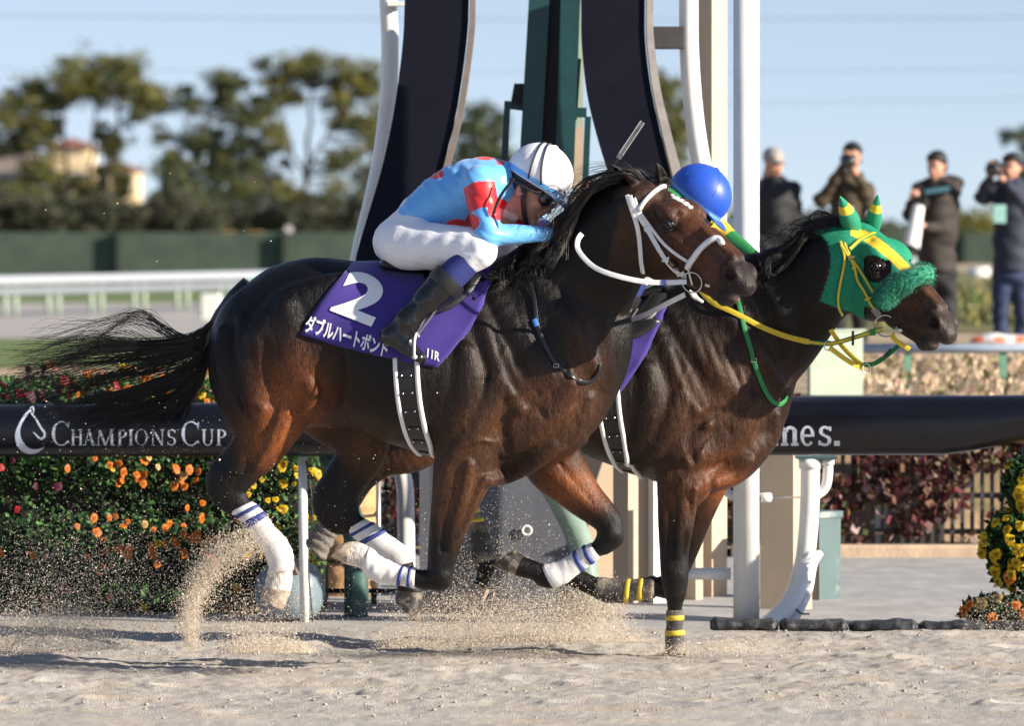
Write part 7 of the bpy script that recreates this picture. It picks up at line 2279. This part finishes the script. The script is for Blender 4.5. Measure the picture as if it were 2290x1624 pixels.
for u in list(range(-180, 900, 96)) + list(range(2080, 2480, 96)):
    for du in (0, 22):
        v = far_v(u + du); Y = FPX * (CAM_H - .70) / (v + 6 - 500.)
        o = link(bpy.data.objects.new("rail_post", pmesh)); o.parent = fr_; p = P(u + du, v + 6, Y + .2); o.location = Vector(p - wloc(fr_))
tag(MB().box(P(447, 722, 78), P(492, 658, 78) + np.array([0, .35, 0]), .03).build("white_marker_box", M_wpaint), "white marker box on the far track behind the near horse's tail", "marker")
mb_ = MB().prism([P(556, 624, 60), P(572, 622, 60), P(563, 640, 60)], (0, .03, 0)).build("green_flag", pm("signal_green", (.06, .55, .03), .6))
tag(mb_, "small bright green pennant behind the near horse's croup", "pennant")
MB().tube(np.array([P(557, 622, 60.02), P(557, 800, 60.02)]), .012, 6).build("flag_staff", M_wpaint, mb_)
tag(MB().tube(np.array([P(2190, 665, 100), P(2190, 598, 100)]), .22, 12).build("white_bollard", M_wpaint, None, True), "white bollard by the far rail between the two right-hand photographers", "bollard")

# --- windbreak
wb = empty("windbreak_fence", P(300, 640, 150)); tag(wb, "long dark green windbreak screen beyond the far rail", "fence")
z1 = P(0, 519, 150)[2]
MB().box((-60, 150, -.1), (60, 150.08, z1)).build("screen", pm("windbreak_net", (.052, .075, .055), .85, var=.2, vscale=1.2, bump=.2, bscale=6), wb)
for u in (-120, 268, 640, 1020, 1400, 1780, 2160):
    x = P(u, 0, 149.8)[0]; MB().box((x - .09, 149.7, -.1), (x + .09, 149.95, z1 + .02)).build("screen_post", pm("screen_post", (.036, .050, .038), .8), wb)

# --- trees
def tree(name, base, trunks, clumps, label, cols, Y=260., lsz=.21, dens=1., seed=0, group="trees beyond the windbreak"):
    """trunks: list of picture polylines with start radius; clumps: (u, v, ru, rv)"""
    rg = np.random.default_rng(seed)
    root = empty(name, P(base[0], base[1], Y)); tag(root, label, "tree", group)
    tb = MB()
    s = Y / FPX
    clumps = list(clumps) + [(u + rg.normal() * ru * .9, v + rg.normal() * rv * .8 + 4, ru * .62, rv * .62) for (u, v, ru, rv) in clumps for _ in range(2)]
    cl = [(P(u, v, Y + rg.uniform(-1.5, 1.5)), ru * s, rv * s) for (u, v, ru, rv) in clumps]
    ends = []
    for pts, r in trunks:
        A = cr(np.array([[*P(u, v, Y), 0] for u, v in pts])[:, :3], 4)
        A[1:-1] += rg.normal(0, .06, A[1:-1].shape)
        tb.tube(A, np.linspace(r, r * .35, len(A)), 8); ends += list(A[len(A) // 3:])
    ends = np.array(ends)
    for c, rx, rz in cl:                                    # limbs reach every clump
        e = ends[np.argmin(np.linalg.norm((ends - c) * np.array([1, 1, 1.6]) + np.array([0, 0, 1.0]), axis=1))]
        mid = (e + c) / 2 + np.array([rg.normal() * .15, rg.normal() * .2, -.1])
        tb.tube(cr(np.array([e, mid, c]), 3), np.linspace(.07, .02, 7), 6)
    tb.build("trunk", M_bark, root, True)
    pos, col = [], []
    for c, rx, rz in cl:
        n = int(1000 * dens * (rx * rz) ** .8) + 90
        sub = c + rg.normal(size=(max(7, n // 30), 3)) * np.array([rx * .62, rx * .62, rz * .6])
        p = sub[rg.integers(0, len(sub), n)] + rg.normal(size=(n, 3)) * np.array([.24, .24, .17]) * (rx / .8)
        pos.append(p)
        col.append(palette(n, cols, rg, .25))
    pos = np.vstack(pos); col = np.vstack(col)
    V, Q, C = leaves(pos, rg.uniform(.6, 1.3, len(pos)) * lsz, col, rg, up=(0, 0, .3), asp=.6)
    mob("crown", V, Q, M_leaf, root, col=C)
    return root
OLV = [(.22, .19, .035), (.16, .155, .032), (.10, .115, .032), (.25, .205, .04)]
DRK = [(.075, .100, .058), (.095, .120, .062), (.058, .080, .048), (.120, .135, .062)]
tree("broadleaf_tree", (200, 640), [([(140, 600), (138, 480), (150, 360), (140, 250)], .22), ([(198, 600), (200, 450), (205, 330), (215, 220)], .18), ([(270, 600), (268, 460), (262, 330), (270, 220)], .20), ([(236, 600), (240, 420), (232, 300)], .14)],
     [(145, 170, 42, 26), (220, 146, 40, 28), (284, 150, 34, 28), (255, 196, 48, 26), (180, 200, 40, 24), (78, 200, 36, 26), (40, 234, 40, 26), (110, 225, 30, 20), (312, 205, 30, 30), (322, 232, 26, 20), (358, 228, 30, 26), (10, 262, 30, 22), (60, 285, 30, 26), (100, 300, 26, 34), (20, 320, 30, 30), (250, 330, 26, 40), (80, 380, 40, 40), (140, 430, 50, 40), (60, 460, 60, 40), (200, 470, 40, 36), (260, 420, 24, 40)],
     "large olive-topped tree at the far left", OLV + DRK[:2], seed=1)
tree("broadleaf_tree", (490, 640), [([(500, 600), (498, 470), (490, 360), (500, 240)], .18), ([(440, 600), (445, 450), (455, 340)], .12)],
     [(424, 236, 30, 18), (488, 172, 26, 14), (520, 186, 22, 18), (505, 215, 26, 16), (492, 244, 30, 20), (548, 262, 30, 24), (470, 300, 36, 26), (412, 330, 34, 26), (376, 362, 26, 26), (510, 340, 36, 30), (560, 330, 30, 24), (400, 392, 34, 28), (470, 385, 40, 32), (540, 400, 40, 30), (590, 350, 22, 26), (440, 445, 44, 34), (520, 460, 50, 34)],
     "mid-height dark green tree between the two larger left-hand trees", DRK + OLV[1:3], seed=2)
tree("broadleaf_tree", (690, 640), [([(684, 600), (682, 470), (684, 390), (690, 300), (700, 200)], .20), ([(684, 400), (650, 320), (630, 240)], .10), ([(684, 390), (730, 310), (770, 240)], .10)],
     [(606, 186, 32, 20), (656, 146, 34, 18), (706, 132, 30, 16), (690, 168, 36, 18), (630, 216, 36, 18), (752, 178, 28, 18), (780, 152, 30, 18), (818, 180, 30, 22), (752, 220, 30, 16), (836, 222, 26, 24), (588, 240, 28, 18), (776, 272, 34, 16), (822, 276, 28, 18), (610, 300, 26, 22), (830, 320, 26, 22), (786, 352, 34, 20), (590, 400, 36, 30), (640, 440, 40, 26), (820, 400, 30, 28), (760, 455, 48, 26), (700, 470, 40, 24), (840, 470, 40, 30)],
     "spreading olive-topped tree just left of the finish post", OLV + DRK[:2], seed=3)
tree("broadleaf_tree", (1085, 640), [([(1085, 600), (1084, 430), (1082, 300)], .14)], [(1082, 250, 26, 16), (1060, 280, 30, 20), (1105, 285, 28, 20), (1078, 320, 44, 26), (1050, 360, 30, 26), (1110, 365, 34, 26), (1080, 420, 50, 36)],
     "small dim tree seen between the finish post's panels", DRK + OLV[2:3], seed=4)
tree("broadleaf_tree", (1500, 640), [([(1505, 600), (1502, 430), (1500, 240)], .14)], [(1496, 190, 26, 16), (1508, 225, 30, 20), (1490, 270, 30, 22), (1515, 310, 32, 24), (1500, 360, 40, 30), (1530, 420, 40, 36)],
     "olive tree seen between the right black panel and the white tube", OLV[1:] + DRK[:1], seed=5)
tree("broadleaf_tree", (2330, 640), [([(2330, 600), (2328, 430), (2320, 320)], .16)], [(2310, 300, 26, 26), (2300, 340, 20, 26), (2330, 330, 36, 30), (2325, 390, 40, 34), (2350, 440, 50, 36)],
     "dark tree entering at the right edge behind the photographers", DRK, seed=6)
for i, (u, w, h, lb) in enumerate(((1930, 40, 24, "dark shrub behind the second photographer"), (2110, 36, 28, "dark green shrub behind the photographer with the white lens"), (2180, 44, 36, "yellow-green shrub between the two right-hand photographers"), (1815, 40, 20, "dim shrub between the two left-hand photographers"))):
    tree("shrub", (u, 600), [([(u, 560), (u + 4, 500)], .10)], [(u, 500 - h * .2, w, h * .6), (u - w * .5, 512, w * .6, h * .5), (u + w * .5, 510, w * .6, h * .5)], lb, (OLV if i == 2 else DRK), Y=180., lsz=.16, seed=10 + i, group="shrubs beyond the far rail")

BRW = [(.085, .075, .045), (.070, .070, .040), (.11, .085, .06), (.055, .065, .04)]
for k, (ua, ub, lb) in enumerate(((-60, 200, "dim scrub row under the large left tree"), (200, 400, "brownish scrub between the two left trees"), (400, 640, "grey-green scrub under the dark middle tree"), (640, 880, "scrub row left of the finish post"), (1030, 1130, "scrub between the finish post's panels"))):
    rgx = np.random.default_rng(500 + k)
    cl_ = [(u, rgx.uniform(455, 520), rgx.uniform(22, 36), rgx.uniform(20, 34)) for u in np.arange(ua, ub, 24)]
    tree("scrub", ((ua + ub) / 2, 640), [([((ua + ub) / 2, 600), ((ua + ub) / 2 + 3, 500)], .1)], cl_, lb, BRW + DRK[:2], Y=235., lsz=.2, seed=60 + k, dens=.7, group="scrub behind the windbreak")

# far woodland closing the horizon, and power lines across the sky
rg = np.random.default_rng(909)
n = 15000
px = rg.uniform(-190, 190, n); top = 1.5 + 1.6 * np.clip(fbm(px * .06, px * 0 + 3, 3, 12) + .5, .15, 1.3)
pos = np.stack([px, 430 + rg.uniform(-6, 6, n), top * rg.uniform(0, 1, n) ** .6], 1)
V, Q, C = leaves(pos, rg.uniform(.5, 1.0, n), palette(n, DRK + BRW[:2], rg, .2), rg, up=(0, -.3, .3), asp=.7)
tag(mob("far_woodland", V, Q, M_leaf, col=C), "low dim belt of woodland along the horizon", "woodland", kind="stuff")
for (va, vb, vc, r, lb) in ((30, 40, 34, .014, "topmost faint power line across the sky"), (148, 158, 150, .010, "second faint power line from the top"), (246, 240, 212, .010, "lowest faint power line above the photographers")):
    pts = air([(-500, va, 210.), (700, vb, 205.), (1500, (vb + vc) / 2 + 6, 202.), (2800, vc, 198.)], 8)
    tag(MB().tube(pts, r, 6).build("power_line", pm("cable_grey", (.10, .10, .11), .6), None, True), lb, "power line", "power lines in the sky")

# --- houses behind the trees
def house(u0, u1, vt, ve, vb, Y, label, wallc, roofc, seed):
    a, b = P(u0, ve, Y), P(u1, ve, Y); z0 = -.2; dpt = 8.
    root = empty("house", ((a[0] + b[0]) / 2, Y + 4, z0)); tag(root, label, "house", "houses behind the trees")
    MB().box((a[0], Y, z0), (b[0], Y + dpt, a[2])).build("wall", pm("house_wall_%d" % seed, wallc, .8, var=.06, vscale=1.), root)
    rt = P(0, vt, Y)[2]; e = .5
    V = [(a[0] - e, Y - e, a[2]), (b[0] + e, Y - e, a[2]), (b[0] + e, Y + dpt + e, a[2]), (a[0] - e, Y + dpt + e, a[2]), (a[0] + 1.2, Y + dpt / 2, rt), (b[0] - 1.2, Y + dpt / 2, rt)]
    MB().add(V, [(0, 1, 5, 4), (1, 2, 5), (2, 3, 4, 5), (3, 0, 4), (3, 2, 1, 0)]).build("roof", pm("house_roof_%d" % seed, roofc, .8, var=.15, vscale=3.), root)
    wd = b[0] - a[0]
    for i in range(2):
        for zz in (1.2, 4.0):
            if zz + 1.2 > a[2]: continue
            x = a[0] + wd * (.25 + .5 * i)
            w = MB().box((x - .6, Y - .05, zz), (x + .6, Y - .004, zz + 1.2)).build("window", M_wpaint, root)
            MB().box((x - .5, Y - .07, zz + .1), (x + .5, Y - .052, zz + 1.1)).build("pane", pm("window_glass", (.03, .035, .04), .1), w)
house(104, 196, 306, 328, 600, 330., "cream house with brick-red roof showing between the left tree trunks", (.72, .55, .34), (.28, .10, .07), 1)
house(196, 300, 360, 380, 600, 345., "second cream house further right behind the left tree", (.68, .52, .32), (.30, .12, .09), 2)
house(-140, 60, 318, 336, 600, 340., "house with dark roof at the far left edge", (.30, .24, .22), (.09, .07, .08), 3)
house(560, 640, 452, 468, 600, 320., "low pale building behind the dark tree", (.50, .47, .50), (.25, .24, .26), 4)
MB().box(P(488, 532, 250), P(528, 520, 250) + np.array([0, 2, 0])).build("x", M_beige) if False else None
for (u0, u1, lb) in ((488, 524, "left one of two small orange vans above the windbreak"), (546, 592, "right one of two small orange vans above the windbreak")):
    a, b = P(u0, 534, 165), P(u1, 518, 165)
    r_ = empty("van", ((a[0] + b[0]) / 2, 166, .0)); tag(r_, lb, "van", "orange vans beyond the windbreak")
    MB().box((a[0], 165, .3), (b[0], 166.8, b[2]), .12).build("van_body", pm("van_orange", (.75, .38, .06), .4), r_)
    MB().box((a[0] + .1, 164.97, b[2] - .32), (b[0] - .1, 164.998, b[2] - .12)).build("van_window", pm("window_glass"), r_)
    for x in (a[0] + .15, b[0] - .15):
        MB().tube(np.array([(x, 164.95, .22), (x, 165.1, .22)]), .22, 12).build("wheel", M_rubber, r_, True)

# ------------------------------------------------------------------ photographers
M_jk = {"black": pm("coat_black", (.014, .015, .018), .8, var=.25, vscale=20, bump=.4, bscale=22), "olive": pm("coat_olive", (.060, .042, .022), .8, var=.25, vscale=20, bump=.4, bscale=22),
        "brown": pm("coat_brown", (.030, .022, .020), .8, var=.2, vscale=20, bump=.4, bscale=22), "navy": pm("coat_navy", (.014, .020, .040), .75, var=.2, vscale=20, bump=.4, bscale=22)}
M_trs = {"dark": pm("trousers_dark", (.016, .016, .020), .85, var=.2, bump=.3, bscale=25), "jeans": pm("jeans", (.022, .035, .085), .85, var=.2, bump=.3, bscale=25)}
M_grey = pm("grey_cap", (.30, .28, .26), .8, var=.15); M_shoe = pm("shoe", (.02, .02, .022), .6); M_wshoe = pm("white_shoe", (.65, .65, .66), .6)
PY = 43.6
def standing(u, head, coat, trs, arms, label, cap=None, shoe=M_shoe, face=(-.1, -1, 0), tilt=0., k=1.0, hood=False, feet=775):
    """arms: ((shoulder, elbow, wrist) near, same far) in picture units with w"""
    f = Frame(u, PY, 0.)
    X = lambda a, b, w=0.: f.loc(a, b, w)
    hu, hv = head
    K = Face(f, hu, hv, .03, face, (0, 0, 1.))
    pts = [X(u - 75, hv - 60), X(u + 75, feet + 10)]
    lo, hi = box_for(pts, .12); lo[1] -= .32; hi[1] += .38
    S = SDF(lo, hi, .015)
    head_solid(S, K)
    S.chain([X(hu, hv + 40), X(u, 600)], [.055, .12], None, k=.03)
    for (a, b, c) in arms:
        S.chain([X(*b), X(*c)], [.035, .028], None, k=.02)
        w_, e_ = X(*c), X(*b); hand_solid(S, w_, w_ - e_, np.array([.1, .4, .8]), 1, k=.01, sc=1.15)
    for s in (-1, 1):
        S.chain([X(u + s * 22, 600), X(u + s * 24, 690), X(u + s * 24, feet - 12)], [.07, .05, .04], None, k=.03)
    v, q = S.mesh(); root = mob("person", f.world(relax(v, q, 1)), q, M_skin)
    tag(root, label, "person", "photographers on the infield")
    S = SDF(lo, hi, .0125)
    S.chain(cr(np.array([X(u, 412), X(u, 450), X(u, 530), X(u, 600), X(u + 2, 640)]), 3), cr(np.array([.10, .155, .16, .165, .17]), 3)[:, 0], cr(np.array([1.25, 1.2, .95, .95, .95]), 3)[:, 0], (0, 1, 0), .04)
    S.chain([X(u - 36, 424), X(u + 36, 424)], [.075, .075], None, k=.05)
    S.ell(X(hu, hv + 42, -.02), (.11, .11, .055), None, .03)
    if hood: S.ell(X(hu + 26, hv + 40, -.10), (.14, .11, .09), None, .03)
    for (a, b, c) in arms:
        A, B, C = X(*a), X(*b), X(*c)
        S.chain([A, B], [.075, .062], None, k=.04); S.chain([B, C - (C - B) * .12], [.062, .045], None, k=.02)
    # hem: cut below
    sl, XX, YY, ZZ = S.region(S.lo, S.lo + S.h * S.n); S.F[sl] = np.maximum(S.F[sl], (X(u, 606)[2] - ZZ).astype(np.float32))
    v, q = S.mesh(); v = relax(v, q, 2); nn = vnormals(v, q); v = v + nn * wrinkle(v, (.2, .2, .9), .006, 26, int(u))[:, None]
    mob("jacket", f.world(v), q, M_jk[coat], root)
    S = SDF(lo, hi, .0125)
    S.ell(X(u, 612), (.165, .13, .13), None, .03)
    for s in (-1, 1):
        S.chain([X(u + s * 20, 615), X(u + s * 24, 690), X(u + s * 25, feet - 14)], [.095, .078, .064], None, k=.03)
    v, q = S.mesh(); v = relax(v, q, 2); nn = vnormals(v, q); v = v + nn * wrinkle(v, (.2, .2, .9), .005, 30, int(u) + 1)[:, None]
    mob("trousers", f.world(v), q, M_trs[trs], root)
    for s in (-1, 1):
        S = SDF(X(u + s * 25, feet) - .22, X(u + s * 25, feet) + .22, .0125)
        S.chain([X(u + s * 25, feet - 8, -.03), X(u + s * 27, feet - 6, .15)], [.045, .042], None, k=.02)
        v, q = S.mesh(); mob("shoe", f.world(relax(v, q, 1)), q, shoe, root)
    S = SDF(K.c - .2, K.c + .2, .010)
    S.ell(K.h(-.022, 0, .055), (.106, .088, .088), K.M, .02)
    if cap: S.ell(K.h(.10, 0, .045), (.05, .07, .012), K.M, .02)
    else:
        S.ell(K.h(-.06, 0, -.005), (.06, .082, .08), K.M, .02); S.ell(K.h(.05, 0, .09), (.05, .07, .03), K.M, .02)
        S.ell(K.h(.10, 0, -.02), (.07, .062, .06), K.M, .012, sub=True)
    v, q = S.mesh(); mob("cap" if cap else "hair", f.world(relax(v, q, 2)), q, cap or M_hairb, root)
    return root, f, K
def photo_camera(f, c, d, label, lens=M_rubber, ln=.16, r=.045, body=True):
    """a camera body with a lens along d"""
    c = f.world(c); d = np.array(d, float); d /= np.linalg.norm(d); s = np.cross(d, [0, 0, 1.]); s /= np.linalg.norm(s); t = np.cross(s, d)
    o = MB().obox(c, (s, d, t), (.070, .035, .050)).build("photo_camera", M_rubber); tag(o, label, "camera", "photographers' cameras")
    MB().obox(c + t * .062, (s, d, t), (.025, .03, .018)).build("viewfinder", M_rubber, o)
    L = [c + d * x for x in (.03, .06, ln * .55, ln * .6, ln * .97, ln)]
    MB().tube(np.array(L), [r * .8, r * .85, r * .95, r * 1.05, r * 1.15, r * 1.18], 18).build("lens", lens, o, True)
    MB().tube(np.array([c + d * ln, c + d * (ln + .03)]), r * 1.22, 18).build("lens_hood", M_rubber, o, True)
    MB().tube(np.array([c + d * (ln + .0305), c + d * (ln + .032)]), r * 1.05, 18).build("front_glass", M_lens, o, True)
    return o
r_, f_, K_ = standing(1736, (1730, 366), "black", "dark", (((1700, 428, .02), (1694, 520, .02), (1722, 575, .16)), ((1772, 428, .0), (1778, 515, .05), (1745, 575, .18))),
    "man in black coat and grey cap standing right behind the white pole", cap=M_grey, face=(.5, -.8, -.25))
photo_camera(f_, f_.loc(1734, 572, .24), (.2, -1, -.3), "black camera held low by the man in the grey cap")
r_, f_, K_ = standing(1898, (1906, 352), "olive", "dark", (((1862, 428, .0), (1836, 448, .10), (1888, 368, .24)), ((1938, 425, .0), (1946, 455, .10), (1914, 388, .24))),
    "photographer in olive and black jacket aiming a black camera at us", face=(-.1, -1, 0.))
photo_camera(f_, f_.loc(1897, 360, .26), (-.1, -1, -.02), "black camera raised to the eye of the olive-jacketed photographer", ln=.14, r=.055)
MB().obox(f_.world(f_.loc(1898, 480, .20)), ((1, 0, 0), (0, 1, 0), (0, 0, 1)), (.04, .004, .07)).build("press_pass", pm("press_card", (.45, .60, .75), .5), r_)
r_, f_, K_ = standing(2096, (2094, 372), "brown", "dark", (((2060, 430, .0), (2034, 478, .08), (2042, 452, .22)), ((2128, 430, .0), (2128, 520, .06), (2066, 505, .22))),
    "bareheaded man in dark brown hooded coat holding a big white lens", face=(-.45, -.9, -.1), hood=True)
o = photo_camera(f_, f_.loc(2056, 452, .26), (-.13, -.25, -.62), "long white telephoto lens pointing down in front of the hooded man", lens=M_wpaint, ln=.44, r=.062)
MB().obox(f_.world(f_.loc(2096, 425, .17)), ((1, 0, .15), (0, 1, 0), (0, 0, 1)), (.11, .012, .022)).build("neck_band", pm("teal_band", (.25, .55, .58), .6), r_)
r_, f_, K_ = standing(2262, (2262, 376), "navy", "jeans", (((2226, 432, .0), (2196, 440, .10), (2216, 390, .24)), ((2302, 432, .0), (2300, 470, .10), (2244, 402, .24))),
    "photographer in navy jacket and jeans at the right edge raising a camera", face=(-.35, -.95, 0.), shoe=M_wshoe, feet=772)
photo_camera(f_, f_.loc(2226, 378, .27), (-.3, -1, -.03), "black camera held to the face of the photographer in jeans", ln=.12, r=.05)
MB().obox(f_.world(f_.loc(2236, 478, .19)), ((1, 0, 0), (0, 1, 0), (0, 0, 1)), (.055, .004, .08)).build("press_pass", pm("press_card2", (.30, .55, .50), .5), r_)
# bags at their feet
Sb = SDF(P(2170, 790, 43) - .1, P(2300, 720, 43) + np.array([.1, .4, .15]), .016)
for k, (u, v, r) in enumerate(((2195, 764, .08), (2222, 760, .10), (2252, 764, .09), (2278, 762, .08))): Sb.ell(P(u, v, 43.1), (r * 1.3, r, r * .6), None, .03)
v, q = Sb.mesh(); cb = palette(len(v), [(.75, .72, .74)], rg, .03)
nn = proj(v); cb = np.where((np.sin(nn[:, :1] * .13) + np.sin(nn[:, 1:] * .3) > .45), np.array([.70, .16, .05]), cb)
tag(mob("bag", v + 0, q, pm("patterned_bag", attr=True, rough=.6, bump=.4, bscale=30), col=cb), "white and orange patterned bag at the feet of the photographer in jeans", "bag")

# ------------------------------------------------------------------ flying sand
def grains(blobs, name, label, seed, szr=(.0013, .0036), clods=()):
    """blobs: (count, function(rng, n) -> (u, v, Y))"""
    rg = np.random.default_rng(seed); Pn, sz = [], []
    for (lst, zr) in ((blobs, szr), (clods, (.0016, .0048))):
        for n, fn in lst:
            u, v, Y = fn(rg, n)
            Pn.append(np.stack([(u - 1145.) * Y / FPX, Y, CAM_H - (v - 500.) * Y / FPX], 1))
            sz.append(rg.uniform(0, 1, n) ** 2.2 * (zr[1] - zr[0]) + zr[0])
    Pn = np.vstack(Pn); s = np.concatenate(sz); ok = Pn[:, 2] > -.03; Pn, s = Pn[ok], s[ok]
    n = len(Pn)
    base = np.array([(1, 1, 1), (1, -1, -1), (-1, 1, -1), (-1, -1, 1.)]) / 1.2
    rot = rg.normal(size=(n, 3, 3)); rot, _ = np.linalg.qr(rot)
    V = Pn[:, None, :] + np.einsum('kj,nji->nki', base, rot) * s[:, None, None]
    b = np.arange(n)[:, None] * 4
    F = np.vstack([b + np.array([[0, 1, 2]]), b + np.array([[0, 3, 1]]), b + np.array([[0, 2, 3]]), b + np.array([[1, 3, 2]])])
    return tag(mob(name, V.reshape(-1, 3), F, pm("sand_grain", (.70, .60, .48), .9, var=.35, vscale=60), smooth=False), label, "sand", kind="stuff")
def along(path, wid, Y0, sY=.06):
    A = cr(np.array(path, float), 12)
    def fn(rg, n):
        t = rg.uniform(0, 1, n) ** .8 * (len(A) - 1.01); i = t.astype(int); f = (t - i)[:, None]
        c = A[i] * (1 - f) + A[i + 1] * f
        w = (wid[0] + (wid[1] - wid[0]) * t / len(A))
        return c[:, 0] + rg.normal(size=n) * w, c[:, 1] + rg.normal(size=n) * w * .8, Y0 + rg.normal(size=n) * sY
    return fn
def cloud(cu, cv, su, sv, Y0, sY=.15):
    return lambda rg, n: (cu + rg.normal(size=n) * su, cv + rg.normal(size=n) * sv, Y0 + rg.normal(size=n) * sY)
def fan(u0, v0, u1, v1, spread, up, Y0):
    """splash: rises from the line u0..u1 at the ground with exponential height"""
    def fn(rg, n):
        t = rg.uniform(0, 1, n); u = u0 + (u1 - u0) * t; g = v0 + (v1 - v0) * t
        h = rg.exponential(1., n) * up * np.sin(math.pi * np.clip(t * .9 + .08, 0, 1)) ** .7
        return u + rg.normal(size=n) * spread - h * .15, g - h, Y0 + rg.normal(size=n) * .12
    return fn
FINE = (.0009, .0024)
plume = along([(432, 1456), (424, 1400), (432, 1340), (462, 1280), (510, 1235), (580, 1200)], (9, 30), 19.95)
grains([(18000, plume), (9000, fan(510, 1462, 690, 1460, 12, 22, 20.0)), (6000, cloud(560, 1390, 90, 50, 20.0))],
       "kicked_sand", "curling plume of sand kicked up behind the near horse's hind hoof", 1, FINE, [(420, plume), (500, fan(510, 1464, 690, 1462, 12, 24, 20.0)), (160, cloud(540, 1380, 80, 50, 20.0))])
grains([(22000, fan(860, 1452, 1430, 1436, 18, 42, 20.75)), (15000, cloud(1310, 1368, 46, 32, 21.4)), (11000, cloud(1130, 1388, 110, 30, 20.9)), (7000, cloud(1010, 1350, 90, 50, 21.4)), (3500, cloud(1080, 1260, 90, 70, 21.7))],
       "kicked_sand", "wide spray of sand under the near horse's forelegs", 2, FINE, [(900, fan(880, 1448, 1420, 1430, 16, 34, 20.9)), (1300, cloud(1310, 1365, 44, 30, 21.5)), (350, cloud(1060, 1370, 110, 40, 21.2))])
grains([(10000, cloud(170, 1300, 150, 70, 20.5, .3)), (10000, fan(-60, 1472, 270, 1452, 22, 50, 20.3)), (8000, cloud(110, 1400, 80, 30, 20.4)), (4000, cloud(420, 1190, 260, 120, 20.4, .3))],
       "drifting_sand", "thin scatter of sand grains drifting across the lower left", 3, FINE, [(320, cloud(200, 1290, 170, 80, 20.4)), (300, fan(-60, 1472, 270, 1452, 22, 44, 20.3)), (260, cloud(440, 1020, 330, 190, 20.3, .3))])
grains([(2600, cloud(1640, 1450, 80, 12, 20.7)), (1200, cloud(2240, 1385, 50, 36, 21.4)), (1600, cloud(1500, 1464, 30, 12, 20.8))],
       "kicked_sand", "few sand grains around the grounded foreleg", 4, FINE, [(90, cloud(1620, 1450, 80, 14, 20.7)), (60, cloud(2240, 1380, 50, 40, 21.4))])
